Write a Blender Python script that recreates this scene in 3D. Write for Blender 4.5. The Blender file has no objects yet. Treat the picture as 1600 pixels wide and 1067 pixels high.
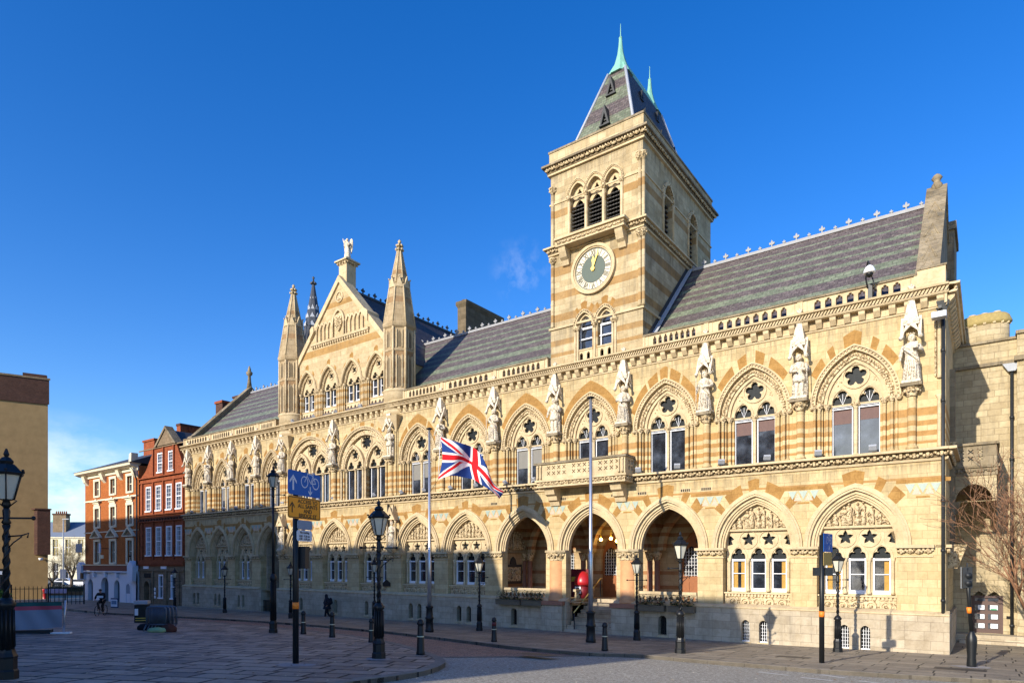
import bpy, bmesh, math, random
from math import sin, cos, pi, radians, sqrt, atan2
from mathutils import Vector, Matrix
random.seed(7)
SC = bpy.context.scene
COL = SC.collection
# ---------------------------------------------------------------- helpers
class MB:
    """collects shapes; build() links them as ONE mesh object"""
    def __init__(s): s.v=[]; s.f=[]; s.m=[]; s.s=[]; s.mats=[]; s.xf=None
    def mi(s, m):
        if m not in s.mats: s.mats.append(m)
        return s.mats.index(m)
    def add(s, vs, fs, m, sm=False, xf=None):
        o=len(s.v); k=s.mi(m)
        for p in vs:
            p=Vector(p)
            if xf is not None: p=xf@p
            if s.xf is not None: p=s.xf@p
            s.v.append(p)
        for f in fs: s.f.append([o+i for i in f]); s.m.append(k); s.s.append(sm)
        return s
    def box(s, x0,x1,y0,y1,z0,z1,m,xf=None):
        v=[(x0,y0,z0),(x1,y0,z0),(x1,y1,z0),(x0,y1,z0),(x0,y0,z1),(x1,y0,z1),(x1,y1,z1),(x0,y1,z1)]
        return s.add(v,[(0,3,2,1),(4,5,6,7),(0,1,5,4),(1,2,6,5),(2,3,7,6),(3,0,4,7)],m,False,xf)
    def frus(s, cx,cy,z0,z1,a0,b0,a1,b1,m,xf=None):
        v=[(cx-a0,cy-b0,z0),(cx+a0,cy-b0,z0),(cx+a0,cy+b0,z0),(cx-a0,cy+b0,z0),(cx-a1,cy-b1,z1),(cx+a1,cy-b1,z1),(cx+a1,cy+b1,z1),(cx-a1,cy+b1,z1)]
        return s.add(v,[(0,3,2,1),(4,5,6,7),(0,1,5,4),(1,2,6,5),(2,3,7,6),(3,0,4,7)],m,False,xf)
    def lathe(s, prof, m, n=12, c=(0,0,0), sm=True, ph=0, xf=None, sx=1, sy=1, a0=0, a1=2*pi, fold=0, nf=9):
        """prof: list of (r,z)"""
        vs=[]; fs=[]; full=abs(a1-a0-2*pi)<1e-6; k=n if full else n+1
        for (r,z) in prof:
            for i in range(k):
                a=ph+a0+(a1-a0)*i/n; rr=r*(1+fold*sin(nf*a+z*1.7))
                vs.append((c[0]+rr*cos(a)*sx,c[1]+rr*sin(a)*sy,c[2]+z))
        for j in range(len(prof)-1):
            for i in range(n):
                a=j*k+i; b=j*k+(i+1)%k
                fs.append((a,b,b+k,a+k))
        if full:
            fs.append(tuple(reversed(range(n)))); fs.append(tuple(range((len(prof)-1)*k,(len(prof)-1)*k+n)))
        return s.add(vs,fs,m,sm,xf)
    def tube(s, pts, r, m, n=6, sm=True, xf=None, flat=1.0):
        pts=[Vector(p) for p in pts]; R=r if isinstance(r,(list,tuple)) else [r]*len(pts)
        vs=[]; fs=[]; up=None
        for i,p in enumerate(pts):
            d=(pts[min(i+1,len(pts)-1)]-pts[max(i-1,0)]).normalized()
            if up is None: up=Vector((0,0,1)) if abs(d.z)<.9 else Vector((1,0,0))
            a=d.cross(up).normalized(); b=a.cross(d).normalized(); up=b
            for k in range(n):
                t=2*pi*k/n; vs.append(p+a*(R[i]*cos(t))+b*(R[i]*flat*sin(t)))
        for i in range(len(pts)-1):
            for k in range(n):
                a=i*n+k; b=i*n+(k+1)%n; fs.append((a,b,b+n,a+n))
        fs.append(tuple(reversed(range(n)))); L=(len(pts)-1)*n; fs.append(tuple(range(L,L+n)))
        return s.add(vs,fs,m,sm,xf)
    def ball(s, c, r, m, n=8, q=5, xf=None, sz=1):
        return s.lathe([(r*max(sin(pi*i/q),.01),-r*sz*cos(pi*i/q)) for i in range(q+1)],m,n,c,True,0,xf)
    def prism(s, poly, a, b, m, axis='y', xf=None):
        """poly 2D extruded. axis y: poly=(x,z); x: (y,z); z: (x,y)"""
        def P(p,t): return (p[0],t,p[1]) if axis=='y' else ((t,p[0],p[1]) if axis=='x' else (p[0],p[1],t))
        n=len(poly); vs=[P(p,a) for p in poly]+[P(p,b) for p in poly]
        fs=[tuple(range(n)),tuple(reversed(range(n,2*n)))]+[(i,i+n,(i+1)%n+n,(i+1)%n) for i in range(n)]
        return s.add(vs,fs,m,False,xf)
    def sweepx(s, prof, x0, x1, m, sm=False):
        """moulding: prof list (y,z) swept along x"""
        n=len(prof); vs=[(x0,p[0],p[1]) for p in prof]+[(x1,p[0],p[1]) for p in prof]
        fs=[(i,i+1,i+1+n,i+n) for i in range(n-1)]+[tuple(reversed(range(n))),tuple(range(n,2*n))]
        return s.add(vs,fs,m,sm)
    def strip(s, A, B, m, sm=False):
        n=len(A); return s.add(list(A)+list(B),[(i,i+1,i+1+n,i+n) for i in range(n-1)],m,sm)
    def arch(s, cx,zs, w0,h0, w1,h1, y0,y1, m, leg0=0, n=12, k0=0, k1=1):
        """gothic ring between inner (w0,h0) and outer (w1,h1), front y0 back y1, legs down by leg0"""
        A=gothic(w0,h0,n); B=gothic(w1,h1,n)
        if leg0: A=[(-w0,-leg0)]+A+[(w0,-leg0)]; B=[(-w1,-leg0)]+B+[(w1,-leg0)]
        N=len(A); i0=int(k0*(N-1)); i1=int(k1*(N-1)); A=A[i0:i1+1]; B=B[i0:i1+1]; N=len(A)
        vs=[(cx+p[0],y0,zs+p[1]) for p in A]+[(cx+p[0],y0,zs+p[1]) for p in B]+[(cx+p[0],y1,zs+p[1]) for p in A]+[(cx+p[0],y1,zs+p[1]) for p in B]
        fs=[]
        for i in range(N-1):
            fs+= [(i,i+1,N+i+1,N+i),(2*N+i+1,2*N+i,3*N+i,3*N+i+1),(i+1,i,2*N+i,2*N+i+1),(N+i,N+i+1,3*N+i+1,3*N+i)]
        fs+=[(0,N,3*N,2*N),(N-1,3*N-1,4*N-1,2*N-1)]
        return s.add(vs,fs,m)
    def plate(s, outer, holes, y0, th, m, xf=None):
        vs,fs=plate(outer,holes,th); return s.add([(p[0],y0+p[2],p[1]) for p in vs],fs,m,False,xf)
    def build(s, name, parent=None, loc=None, bevel=0):
        me=bpy.data.meshes.new(name); me.from_pydata([tuple(p) for p in s.v],[],s.f); me.validate(clean_customdata=False)
        for mm in s.mats: me.materials.append(mm)
        if len(me.polygons)==len(s.f):
            me.polygons.foreach_set('material_index',s.m); me.polygons.foreach_set('use_smooth',s.s)
        else: print('VALIDATE dropped faces',name,len(s.f)-len(me.polygons))
        bm=bmesh.new(); bm.from_mesh(me); bmesh.ops.recalc_face_normals(bm,faces=bm.faces); bm.to_mesh(me); bm.free()
        o=bpy.data.objects.new(name,me); COL.objects.link(o)
        if parent: o.parent=parent
        if loc: o.location=loc
        if bevel:
            b=o.modifiers.new('b','BEVEL'); b.width=bevel; b.segments=1; b.limit_method='ANGLE'
        return o
def gothic(w,h,n=12):
    a=(w*w-h*h)/(2*w); r=w-a; R=[]
    t1=atan2(h,-a)
    for i in range(n+1):
        t=t1*i/n; R.append((a+r*cos(t),r*sin(t)))
    return [(-p[0],p[1]) for p in R]+[R[i] for i in range(n-1,-1,-1)]
def garch(cx,zb,zs,w,h,n=8,wl=None):
    """closed outline of a pointed opening (left jamb up, arch, right jamb)"""
    wl=w if wl is None else wl
    P=[(cx-wl,zb)]
    if wl!=w: P.append((cx-wl,zs))
    P+=[(cx+p[0],zs+p[1]) for p in gothic(w,h,n)]
    if wl!=w: P.append((cx+wl,zs))
    P.append((cx+wl,zb)); return P
def trefoil(cx,zb,zs,w,h):
    """opening with cusped head"""
    P=[(cx-w,zb),(cx-w,zs)]
    def arc(ox,oz,r,a,b,n=4): return [(cx+ox+r*cos(a+(b-a)*i/n),zs+oz+r*sin(a+(b-a)*i/n)) for i in range(n+1)]
    r=w*.55
    P+=arc(-w+r,h*.18,r,radians(200),radians(75)); P+=arc(0,h-r*1.0,r*.95,radians(205),radians(90),4)
    Q=[(2*cx-p[0],p[1]) for p in P]; Q.reverse()
    return P+Q[1:]
def foil(cx,cz,r,k,ph=pi/2,n=5,inn=.42,lobe=.36):
    P=[]
    for i in range(k):
        a=ph+2*pi*i/k; ox=cx+r*(1-lobe)*cos(a); oz=cz+r*(1-lobe)*sin(a)
        for j in range(n+1):
            t=a-radians(115)+radians(230)*j/n; P.append((ox+r*lobe*cos(t),oz+r*lobe*sin(t)))
    return P
def star(cx,cz,r,k=5,ph=pi/2,inn=.45):
    P=[]
    for i in range(k):
        a=ph+2*pi*i/k; P.append((cx+r*cos(a),cz+r*sin(a)))
        for t,q in ((.28,.66),(.5,inn),(.72,.66)): b=a+2*pi/k*t; P.append((cx+r*q*cos(b),cz+r*q*sin(b)))
    return P
def circ(cx,cz,r,n=20): return [(cx+r*cos(2*pi*i/n),cz+r*sin(2*pi*i/n)) for i in range(n)]
def plate(outer,holes,th):
    cu=bpy.data.curves.new('t','CURVE'); cu.dimensions='2D'; cu.fill_mode='BOTH'; cu.extrude=th/2
    for P in [outer]+list(holes):
        sp=cu.splines.new('POLY'); sp.points.add(len(P)-1); sp.use_cyclic_u=True
        for i,p in enumerate(P): sp.points[i].co=(p[0],p[1],0,1)
    ob=bpy.data.objects.new('t',cu); COL.objects.link(ob)
    dg=bpy.context.evaluated_depsgraph_get(); me=bpy.data.meshes.new_from_object(ob.evaluated_get(dg))
    vs=[(v.co.x,v.co.y,v.co.z+th/2) for v in me.vertices]; fs=[tuple(p.vertices) for p in me.polygons]
    bpy.data.objects.remove(ob); bpy.data.curves.remove(cu); bpy.data.meshes.remove(me)
    return vs,fs
def text_mesh(txt,size,align='CENTER',sp=1.0,bold=0.0):
    cu=bpy.data.curves.new('t','FONT'); cu.body=txt; cu.size=size; cu.align_x=align; cu.extrude=.0015; cu.space_line=sp; cu.offset=bold
    ob=bpy.data.objects.new('t',cu); COL.objects.link(ob)
    dg=bpy.context.evaluated_depsgraph_get(); me=bpy.data.meshes.new_from_object(ob.evaluated_get(dg))
    vs=[(v.co.x,v.co.z,v.co.y) for v in me.vertices]; fs=[tuple(p.vertices) for p in me.polygons]
    bpy.data.objects.remove(ob); bpy.data.curves.remove(cu); bpy.data.meshes.remove(me)
    return vs,fs
def tag(o,label=None,cat=None,group=None,kind=None):
    if label: o['label']=label
    if cat: o['category']=cat
    if group: o['group']=group
    if kind: o['kind']=kind
    return o
def empty(name,loc,rz=0,**k):
    o=bpy.data.objects.new(name,None); COL.objects.link(o); o.location=loc; o.rotation_euler=(0,0,rz); o.empty_display_size=.3
    return tag(o,**k)
KIDS={}
def copy_tree(o,parent=None,loc=None,rz=None,sc=None,**k):
    c=o.copy(); COL.objects.link(c); c.parent=parent
    if loc is not None: c.location=loc
    if rz is not None: c.rotation_euler=(0,0,rz)
    if sc is not None: c.scale=sc
    for ch in list(o.children): copy_tree(ch,c)
    return tag(c,**k)
# ---------------------------------------------------------------- layout (photograph geometry)
F=1012.0; HY=881.5; CZ=1.75
def gz(X,Y): return -.02*max(-80,min(80,X))-.05*max(-60,min(75,Y))
def G(px,py):
    """point of the sloping street seen at photo pixel px,py"""
    kx=(px-800)/F; ky=(py-HY)/F; Y=CZ/(ky-.05-.02*kx); return Vector((kx*Y,Y,gz(kx*Y,Y)))
def W(px,py,Y): return Vector(((px-800)/F*Y,Y,CZ+(HY-py)*Y/F))
OX,OY=15.44,23.5; TH=atan2(-.5925,.8056)
HM=Matrix.Translation((OX,OY,0))@Matrix.Rotation(TH,4,'Z')
def H(x,y,z): return HM@Vector((x,y,z))
def hgz(x,y): p=H(x,y,0); return gz(p.x,p.y)
# ---------------------------------------------------------------- materials
def mat(name,rough=.8,spec=.3):
    m=bpy.data.materials.new(name); m.use_nodes=True; nt=m.node_tree; b=nt.nodes['Principled BSDF']
    b.inputs['Roughness'].default_value=rough; b.inputs['Specular IOR Level'].default_value=spec
    return m,nt,b
class N:
    def __init__(s,nt): s.nt=nt
    def n(s,t,**k):
        x=s.nt.nodes.new(t)
        for a,v in k.items(): setattr(x,a,v)
        return x
    def l(s,a,b): s.nt.links.new(a,b)
    def math(s,op,a,b=None,c=None,clamp=False):
        x=s.n('ShaderNodeMath',operation=op,use_clamp=clamp)
        for i,v in enumerate((a,b,c)):
            if v is None: continue
            if isinstance(v,(int,float)): x.inputs[i].default_value=v
            else: s.l(v,x.inputs[i])
        return x.outputs[0]
    def mix(s,f,a,b,bt='MIX'):
        x=s.n('ShaderNodeMix',data_type='RGBA',blend_type=bt)
        for i,v in ((0,f),(6,a),(7,b)):
            if isinstance(v,(int,float)): x.inputs[i].default_value=v
            elif isinstance(v,tuple): x.inputs[i].default_value=(*v[:3],1)
            else: s.l(v,x.inputs[i])
        return x.outputs[2]
    def noise(s,vec,sc,det=4,rough=.6,dim='3D'):
        x=s.n('ShaderNodeTexNoise'); x.inputs['Scale'].default_value=sc; x.inputs['Detail'].default_value=det; x.inputs['Roughness'].default_value=rough
        if vec is not None: s.l(vec,x.inputs['Vector'])
        return x.outputs['Fac']
    def ramp(s,fac,stops,interp='LINEAR'):
        x=s.n('ShaderNodeValToRGB'); r=x.color_ramp; r.interpolation=interp
        while len(r.elements)<len(stops): r.elements.new(.5)
        for e,(p,c) in zip(r.elements,sorted(stops,key=lambda q:q[0])): e.position=p; e.color=(*c,1) if len(c)==3 else c
        s.l(fac,x.inputs[0]); return x.outputs[0]
    def bump(s,h,st,dist=.02):
        x=s.n('ShaderNodeBump'); x.inputs['Strength'].default_value=st; x.inputs['Distance'].default_value=dist; s.l(h,x.inputs['Height']); return x.outputs[0]
def simple(name,c,rough=.6,metal=0,var=.12,sc=6,spec=.4,bump=0):
    m,nt,b=mat(name,rough,spec); q=N(nt); tc=q.n('ShaderNodeTexCoord').outputs['Object']
    f=q.noise(tc,sc); d=tuple(max(0,x*(1-var)) for x in c); e=tuple(min(1,x*(1+var)) for x in c)
    q.l(q.mix(f,d,e),b.inputs['Base Color']); b.inputs['Metallic'].default_value=metal
    if bump: q.l(q.bump(q.noise(tc,sc*4),bump,.01),b.inputs['Normal'])
    return m
def stone(name,base,dark,course=.3,width=.62,bands=(),orange=(.46,.25,.085),var=.5,mortar=.008,bump=.35,patch=0.0,zr=24.,soot=.25,grime=0,stains=()):
    m,nt,b=mat(name,.88,.15); q=N(nt); tc=q.n('ShaderNodeTexCoord').outputs['Object']
    s=q.n('ShaderNodeSeparateXYZ'); q.l(tc,s.inputs[0]); cb=q.n('ShaderNodeCombineXYZ')
    q.l(q.math('ADD',s.outputs[0],s.outputs[1]),cb.inputs[0]); q.l(s.outputs[2],cb.inputs[1])
    br=q.n('ShaderNodeTexBrick'); q.l(cb.outputs[0],br.inputs['Vector']); br.offset=.5; br.squash=.75; br.squash_frequency=3
    i=br.inputs; i['Scale'].default_value=1; i['Mortar Size'].default_value=mortar; i['Mortar Smooth'].default_value=.2; i['Bias'].default_value=-.1
    i['Brick Width'].default_value=width; i['Row Height'].default_value=course
    i['Color1'].default_value=(*base,1); i['Color2'].default_value=(*dark,1); i['Mortar'].default_value=(*[x*.78 for x in dark],1)
    c=br.outputs['Color']
    # second, wider course set for block to block hue change
    b2=q.n('ShaderNodeTexBrick'); q.l(cb.outputs[0],b2.inputs['Vector']); b2.offset=.5; b2.squash=.75; b2.squash_frequency=3
    for k,v in (('Scale',1),('Mortar Size',0),('Bias',-.55),('Brick Width',width),('Row Height',course)): b2.inputs[k].default_value=v
    b2.inputs['Color1'].default_value=(0,0,0,1); b2.inputs['Color2'].default_value=(1,1,1,1)
    if patch: c=q.mix(q.math('MULTIPLY',q.math('POWER',b2.outputs['Color'],2.0),patch),c,orange)
    if bands:
        st=[(0,(0,0,0))]
        for a,e in bands: st+=[(a/zr,(1,1,1)),(e/zr,(0,0,0))]
        f=q.ramp(q.math('DIVIDE',s.outputs[2],zr),st,'CONSTANT')
        oc=q.mix(b2.outputs['Color'],orange,tuple(x*.72+y*.28 for x,y in zip(orange,base)))
        c=q.mix(q.math('MULTIPLY',f,.92),c,oc)
    n1=q.noise(tc,.9,5,.65); n2=q.noise(tc,14,4,.7)
    n4=q.noise(tc,3.2,5,.75)
    c=q.mix(q.math('MULTIPLY',n2,var),c,q.mix(1,c,(.52,.50,.47),'MULTIPLY'))
    c=q.mix(q.ramp(n4,[(.46,(0,0,0)),(.66,(var*1.1,)*3)]),c,q.mix(1,c,(.70,.66,.58),'MULTIPLY')); c=q.mix(q.ramp(n4,[(.28,(.5,)*3),(.42,(0,0,0))]),c,q.mix(1,c,(1.18,1.16,1.08),'MULTIPLY'))
    c=q.mix(q.ramp(n1,[(.42,(0,0,0)),(.75,(soot*2,)*3)]),c,q.mix(1,c,(.55,.53,.5),'MULTIPLY'))
    if grime:
        mp=q.n('ShaderNodeMapping'); mp.inputs['Scale'].default_value=(2.2,2.2,.22); q.l(tc,mp.inputs[0])
        c=q.mix(q.ramp(q.noise(mp.outputs[0],1.6,5,.7),[(.5,(0,0,0)),(.72,(grime,)*3)]),c,(.09,.085,.075))
    if stains:
        ms=q.n('ShaderNodeMapping'); ms.inputs['Scale'].default_value=(5,5,.35); q.l(tc,ms.inputs[0]); sn=q.ramp(q.noise(ms.outputs[0],1.3,5,.75),[(.42,(0,0,0)),(.66,(1,1,1))])
        st=[(0,(0,0,0))]
        for z0,z1 in stains: st+=[(z0/zr,(0,0,0)),(z1/zr,(.8,.8,.8)),((z1+.02)/zr,(0,0,0))]
        zm=q.ramp(q.math('DIVIDE',s.outputs[2],zr),st); c=q.mix(q.math('MULTIPLY',sn,zm),c,(.15,.12,.08))
    q.l(c,b.inputs['Base Color'])
    h=q.math('ADD',q.math('MULTIPLY',br.outputs['Fac'],-.6),q.math('MULTIPLY',n2,.6))
    q.l(q.bump(h,bump,.02),b.inputs['Normal'])
    return m
CREAM=(.69,.545,.305); CREAMD=(.57,.43,.225); OR=(.48,.275,.09)
M={}
UB=[(6.1,6.27),(6.45,6.62),(6.8,6.98),(7.15,7.42)]
M['wall']=stone('cream_ashlar',CREAM,CREAMD,bands=UB+[(4.8,4.95)],patch=.5,grime=.22,stains=[(4.85,5.5),(10.2,11.05)])
M['wallp']=stone('plain_ashlar',CREAM,CREAMD,patch=.12)
M['plinth']=stone('plinth_stone',(.58,.49,.36),(.46,.38,.27),course=.34,width=.8,bump=.6,patch=.05,grime=.25)
M['tower']=stone('tower_ashlar',(.62,.50,.31),(.49,.385,.225),bands=[(12.35,12.55),(12.85,13.2),(14.15,14.5),(15.2,15.6),(16.5,16.9),(19.5,19.85)],patch=.45,orange=(.40,.235,.09),grime=.4,soot=.4,stains=[(12.8,13.78),(16.6,17.6),(20.8,21.75)])
M['gable']=stone('gable_ashlar',(.64,.50,.30),(.53,.40,.225),bands=[(11.9,12.1),(12.4,12.6),(12.9,13.1),(13.35,13.55),(16.3,16.7),(19.3,19.6)],patch=.4,orange=(.42,.24,.08),grime=.25)
M['turret']=stone('turret_ashlar',(.52,.40,.245),(.42,.31,.18),bands=[(12.9,13.3),(13.8,14.2),(14.6,14.9),(18.0,18.35),(19.8,20.1)],orange=(.36,.22,.11),course=.35,width=.5,grime=.45)
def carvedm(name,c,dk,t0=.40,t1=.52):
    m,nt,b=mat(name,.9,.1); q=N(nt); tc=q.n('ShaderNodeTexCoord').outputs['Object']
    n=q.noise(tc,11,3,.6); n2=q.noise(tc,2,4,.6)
    col=q.ramp(n,[(t0,dk),(t1,c)]); col=q.mix(q.ramp(n2,[(.45,(0,0,0)),(.8,(.5,.5,.5))]),col,tuple(x*.6 for x in c))  # noise pits darkened: crevice shade put into the carving's colour
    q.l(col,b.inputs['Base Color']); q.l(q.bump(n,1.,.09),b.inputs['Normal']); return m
M['statue']=carvedm('pale_statue_stone',(.74,.65,.51),(.36,.29,.2),.33,.46)
M['carved']=carvedm('carved_stone',(.66,.52,.32),(.22,.15,.075)); M['hollowshade']=simple('hollow_shade_stone',(.17,.125,.07),.9,var=.4,sc=3)  # second one: grimy hollows behind mouldings, with crevice shade put into the colour
M['mould']=stone('moulded_stone',(.70,.56,.35),(.60,.47,.29),course=.6,width=.9,mortar=.004,bump=.3)
M['dirty']=stone('weathered_stone',(.38,.31,.21),(.29,.235,.155),course=.4,width=.7,bump=.9,grime=.7,soot=.6)
M['orange']=stone('ironstone',OR,(.38,.205,.065),course=.28,width=.5,mortar=.004,bump=.4,var=.7)
M['pink']=simple('pink_sandstone',(.58,.29,.13),.7,var=.3,sc=3,bump=.3)
M['pinkd']=simple('red_sandstone',(.33,.15,.09),.7,var=.3,sc=4,bump=.4)
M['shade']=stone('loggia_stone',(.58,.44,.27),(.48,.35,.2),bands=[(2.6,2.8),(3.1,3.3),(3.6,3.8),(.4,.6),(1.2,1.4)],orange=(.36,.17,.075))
def slate(name,ax,pale=1.,bandsz=None,z0=12.,z1=17.6):
    m,nt,b=mat(name,.55,.35); q=N(nt); tc=q.n('ShaderNodeTexCoord').outputs['Object']; s=q.n('ShaderNodeSeparateXYZ'); q.l(tc,s.inputs[0])
    cb=q.n('ShaderNodeCombineXYZ'); q.l(s.outputs[ax],cb.inputs[0]); q.l(s.outputs[2],cb.inputs[1])
    br=q.n('ShaderNodeTexBrick'); q.l(cb.outputs[0],br.inputs['Vector'])
    for k,v in (('Scale',1),('Mortar Size',.012),('Mortar Smooth',.3),('Bias',-.1),('Brick Width',.3),('Row Height',.17)): br.inputs[k].default_value=v
    br.inputs['Color1'].default_value=(.3,.3,.3,1); br.inputs['Color2'].default_value=(1,1,1,1); br.inputs['Mortar'].default_value=(.05,.05,.05,1)
    st=[(0,(0,0,0))]
    for a,e in bandsz: st+=[((a-z0)/(z1-z0),(1,1,1)),((e-z0)/(z1-z0),(0,0,0))]
    wob=q.math('ADD',s.outputs[2],0)
    wob=q.math('ADD',wob,q.math('MULTIPLY',q.math('SUBTRACT',q.noise(tc,2.5,3),.5),.12))
    f=q.math('MULTIPLY',q.ramp(q.math('DIVIDE',q.math('SUBTRACT',wob,z0),z1-z0),st,'CONSTANT'),.97)
    n=q.noise(tc,1.3,5,.7); n3=q.noise(tc,9,3)
    g=q.mix(n,(.12*pale,.155*pale,.095*pale),(.25*pale,.28*pale,.19*pale)); p=q.mix(n,(.07*pale,.052*pale,.053*pale),(.17*pale,.135*pale,.13*pale))
    c=q.mix(f,p,g); c=q.mix(.55,c,q.mix(1,c,br.outputs['Color'],'MULTIPLY')); c=q.mix(q.ramp(n3,[(.52,(0,0,0)),(.75,(.5,.5,.5))]),c,(.30*pale,.27*pale,.23*pale))
    mp=q.n('ShaderNodeMapping'); mp.inputs['Scale'].default_value=(3,3,.5) ; q.l(tc,mp.inputs[0]); c=q.mix(q.ramp(q.noise(mp.outputs[0],2,5,.75),[(.48,(0,0,0)),(.68,(.6,.6,.6))]),c,(.07*pale,.06*pale,.05*pale))
    q.l(c,b.inputs['Base Color']); q.l(q.bump(q.math('ADD',br.outputs['Color'],q.math('MULTIPLY',n3,.4)),.8,.03),b.inputs['Normal'])
    return m
RB=[(12.55,13.2),(13.75,14.15),(14.55,14.8),(15.15,15.3),(15.6,15.85),(16.3,16.45),(16.9,17.0)]
M['slate']=slate('banded_slate',0,1.15,RB)
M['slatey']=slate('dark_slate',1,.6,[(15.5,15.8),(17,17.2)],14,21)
M['slatet']=slate('tower_slate',0,1.0,[(23.3,24.4),(25.3,26.2),(26.8,27.2)],22.5,28.5)
M['lead']=simple('lead_flashing',(.36,.38,.42),.5,var=.2,sc=4)
M['crest']=simple('pale_iron_crest',(.27,.27,.28),.6,var=.2)
M['darkcrest']=simple('dark_iron_crest',(.03,.035,.04),.5)
M['copper']=simple('verdigris_copper',(.19,.42,.33),.7,var=.25,sc=3,bump=.2)
M['black']=simple('black_gloss_paint',(.010,.011,.012),.42,var=.3,spec=.35)
M['iron']=simple('dark_ironwork',(.02,.022,.024),.5,var=.3)
M['white']=simple('white_paint',(.78,.79,.82),.5,var=.05)
M['blind']=simple('grey_blind',(.2,.19,.17),.8,var=.1)
M['blindb']=simple('brown_blind',(.14,.085,.075),.8,var=.15)
M['curtain']=simple('gold_curtain',(.42,.25,.06),.9,var=.3,sc=12)
M['silver']=simple('brushed_aluminium',(.55,.56,.58),.35,metal=.8,var=.05)
M['chim']=stone('shaded_chimney_stone',(.20,.155,.10),(.14,.11,.07),grime=.4)  # darker than the other stacks: its shaded face is put into the colour
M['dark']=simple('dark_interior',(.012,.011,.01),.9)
def glass(name,c,rough=.06,met=0.):
    m,nt,b=mat(name,rough,.9); q=N(nt); tc=q.n('ShaderNodeTexCoord').outputs['Object']
    f=q.ramp(q.noise(tc,1.7,4,.6),[(.42,tuple(x*.5 for x in c)),(.62,tuple(x*1.6 for x in c)),(.75,tuple(x*3 for x in c))]); q.l(f,b.inputs['Base Color'])  # paler noise patches paint reflections into the glass colour
    q.l(q.bump(q.noise(tc,1.1,2),.16,.06),b.inputs['Normal']); b.inputs['Coat Weight'].default_value=.5; b.inputs['Coat Roughness'].default_value=.03
    return m
M['glass']=glass('dark_window_glass',(.025,.03,.04)); M['leaded']=simple('leaded_glass',(.015,.018,.02),.5,var=.6,sc=9,spec=.12)
M['lampglass']=simple('frosted_lamp_glass',(.55,.52,.42),.25,var=.1,spec=.6)
M['numeral']=simple('dark_numeral_enamel',(.07,.05,.02),.5)
M['gold']=simple('gilt',(.8,.55,.12),.35,metal=.7,var=.1)
M['clockgreen']=simple('clock_dial_green',(.075,.10,.08),.6,var=.1); M['clockwhite']=simple('clock_dial_white',(.62,.58,.44),.5,var=.08)
M['brick']=stone('red_brick_wall',(.40,.12,.05),(.28,.075,.035),course=.075,width=.225,mortar=.01,bump=.4,soot=.3,var=.4)
M['orbrick']=stone('orange_brick_wall',(.50,.17,.05),(.40,.12,.035),course=.075,width=.225,mortar=.01,bump=.4,soot=.2,var=.4)
M['brownbrick']=stone('brown_brick',(.14,.07,.05),(.09,.05,.04),course=.075,width=.225,mortar=.01)
M['render']=simple('ochre_render',(.32,.215,.10),.9,var=.3,sc=1.2,spec=.1,bump=.6)
M['creampaint']=simple('cream_paint',(.66,.60,.44),.7,var=.08)
M['bluewhite']=simple('white_rendered_wall',(.66,.70,.78),.8,var=.06)
M['maroon']=simple('maroon_fascia',(.12,.025,.035),.5,var=.1)
M['greyslate']=simple('grey_slate',(.05,.05,.055),.6,var=.3,sc=5)
M['brownstone']=stone('brown_shop_stone',(.30,.22,.14),(.22,.16,.10),course=.3,width=.5)
M['linkstone']=stone('link_wall_stone',(.58,.475,.30),(.45,.36,.22),course=.27,width=.62,mortar=.011,bump=.7,patch=.3,orange=(.40,.27,.12),grime=.3)
M['cement']=simple('pale_cement_patch',(.30,.28,.26),.85,var=.2); M['iron2']=simple('worn_cover_iron',(.05,.045,.04),.6,var=.3)
M['lichen']=simple('lichen_covered_stone',(.34,.26,.10),.9,var=.35,sc=7,bump=.5)
M['barrier']=simple('galvanised_grey',(.13,.14,.17),.5,metal=.4,var=.15)
M['bannergrey']=simple('grey_banner_cloth',(.27,.28,.34),.8,var=.08,sc=2); M['bannerpink']=simple('pink_banner_stripe',(.55,.08,.11),.8,var=.05); M['bannergreen']=simple('green_banner_stripe',(.02,.11,.10),.8,var=.05)
M['navyp']=simple('navy_paint',(.01,.03,.1),.5); 
def emis(name,c,s):
    m,nt,b=mat(name); b.inputs['Emission Color'].default_value=(*c,1); b.inputs['Emission Strength'].default_value=s; b.inputs['Base Color'].default_value=(*c,1); return m
M['bulb']=emis('lit_yellow_globe',(1,.62,.15),12)
M['leafb']=simple('bright_leaf',(.16,.26,.04),.7,var=.3)
M['grass']=simple('mossy_hedge',(.04,.055,.02),.9,var=.5,sc=5); M['bark']=simple('grey_brown_bark',(.10,.07,.045),.9,var=.3); M['twig']=simple('red_brown_twig',(.27,.14,.075),.8,var=.35,sc=9); M['ptwig']=simple('pale_twig',(.30,.24,.14),.9,var=.4,sc=9)
# ================================================================ TOWN HALL (local frame: x along the front, y into the building)
hall=empty('town_hall',(OX,OY,0),TH,label='long Gothic stone town hall with arcades, statues, a clock tower and banded slate roofs',cat='town hall')
BND=[.79,4.64,8.49,12.44,16.3,20.24,24.15,28.4,33.9,39.6,42.9,46.3,49.7,53.0]      # statue axes, metres from the right corner
UPR=[(2.7,1),(6.55,1),(10.45,1),(14.35,1),(18.25,1),(22.2,1),(26.2,1)]; UPL=[(41.25,.86),(44.6,.86),(48.0,.86),(51.35,.86)]
UPC=[31.15,36.75]
LOW=[(2.66,1,'w'),(6.42,1,'w'),(10.35,1.03,'l'),(14.35,1.03,'s'),(18.4,1.03,'l'),(22.4,1,'w'),(26.25,1,'w'),(30.25,.94,'w'),(34.0,.94,'w'),(37.75,.94,'w'),(41.5,.86,'d'),(45.0,.86,'w'),(48.4,.86,'w'),(51.7,.86,'w')]
XL,XR=-53.9,.25
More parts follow.
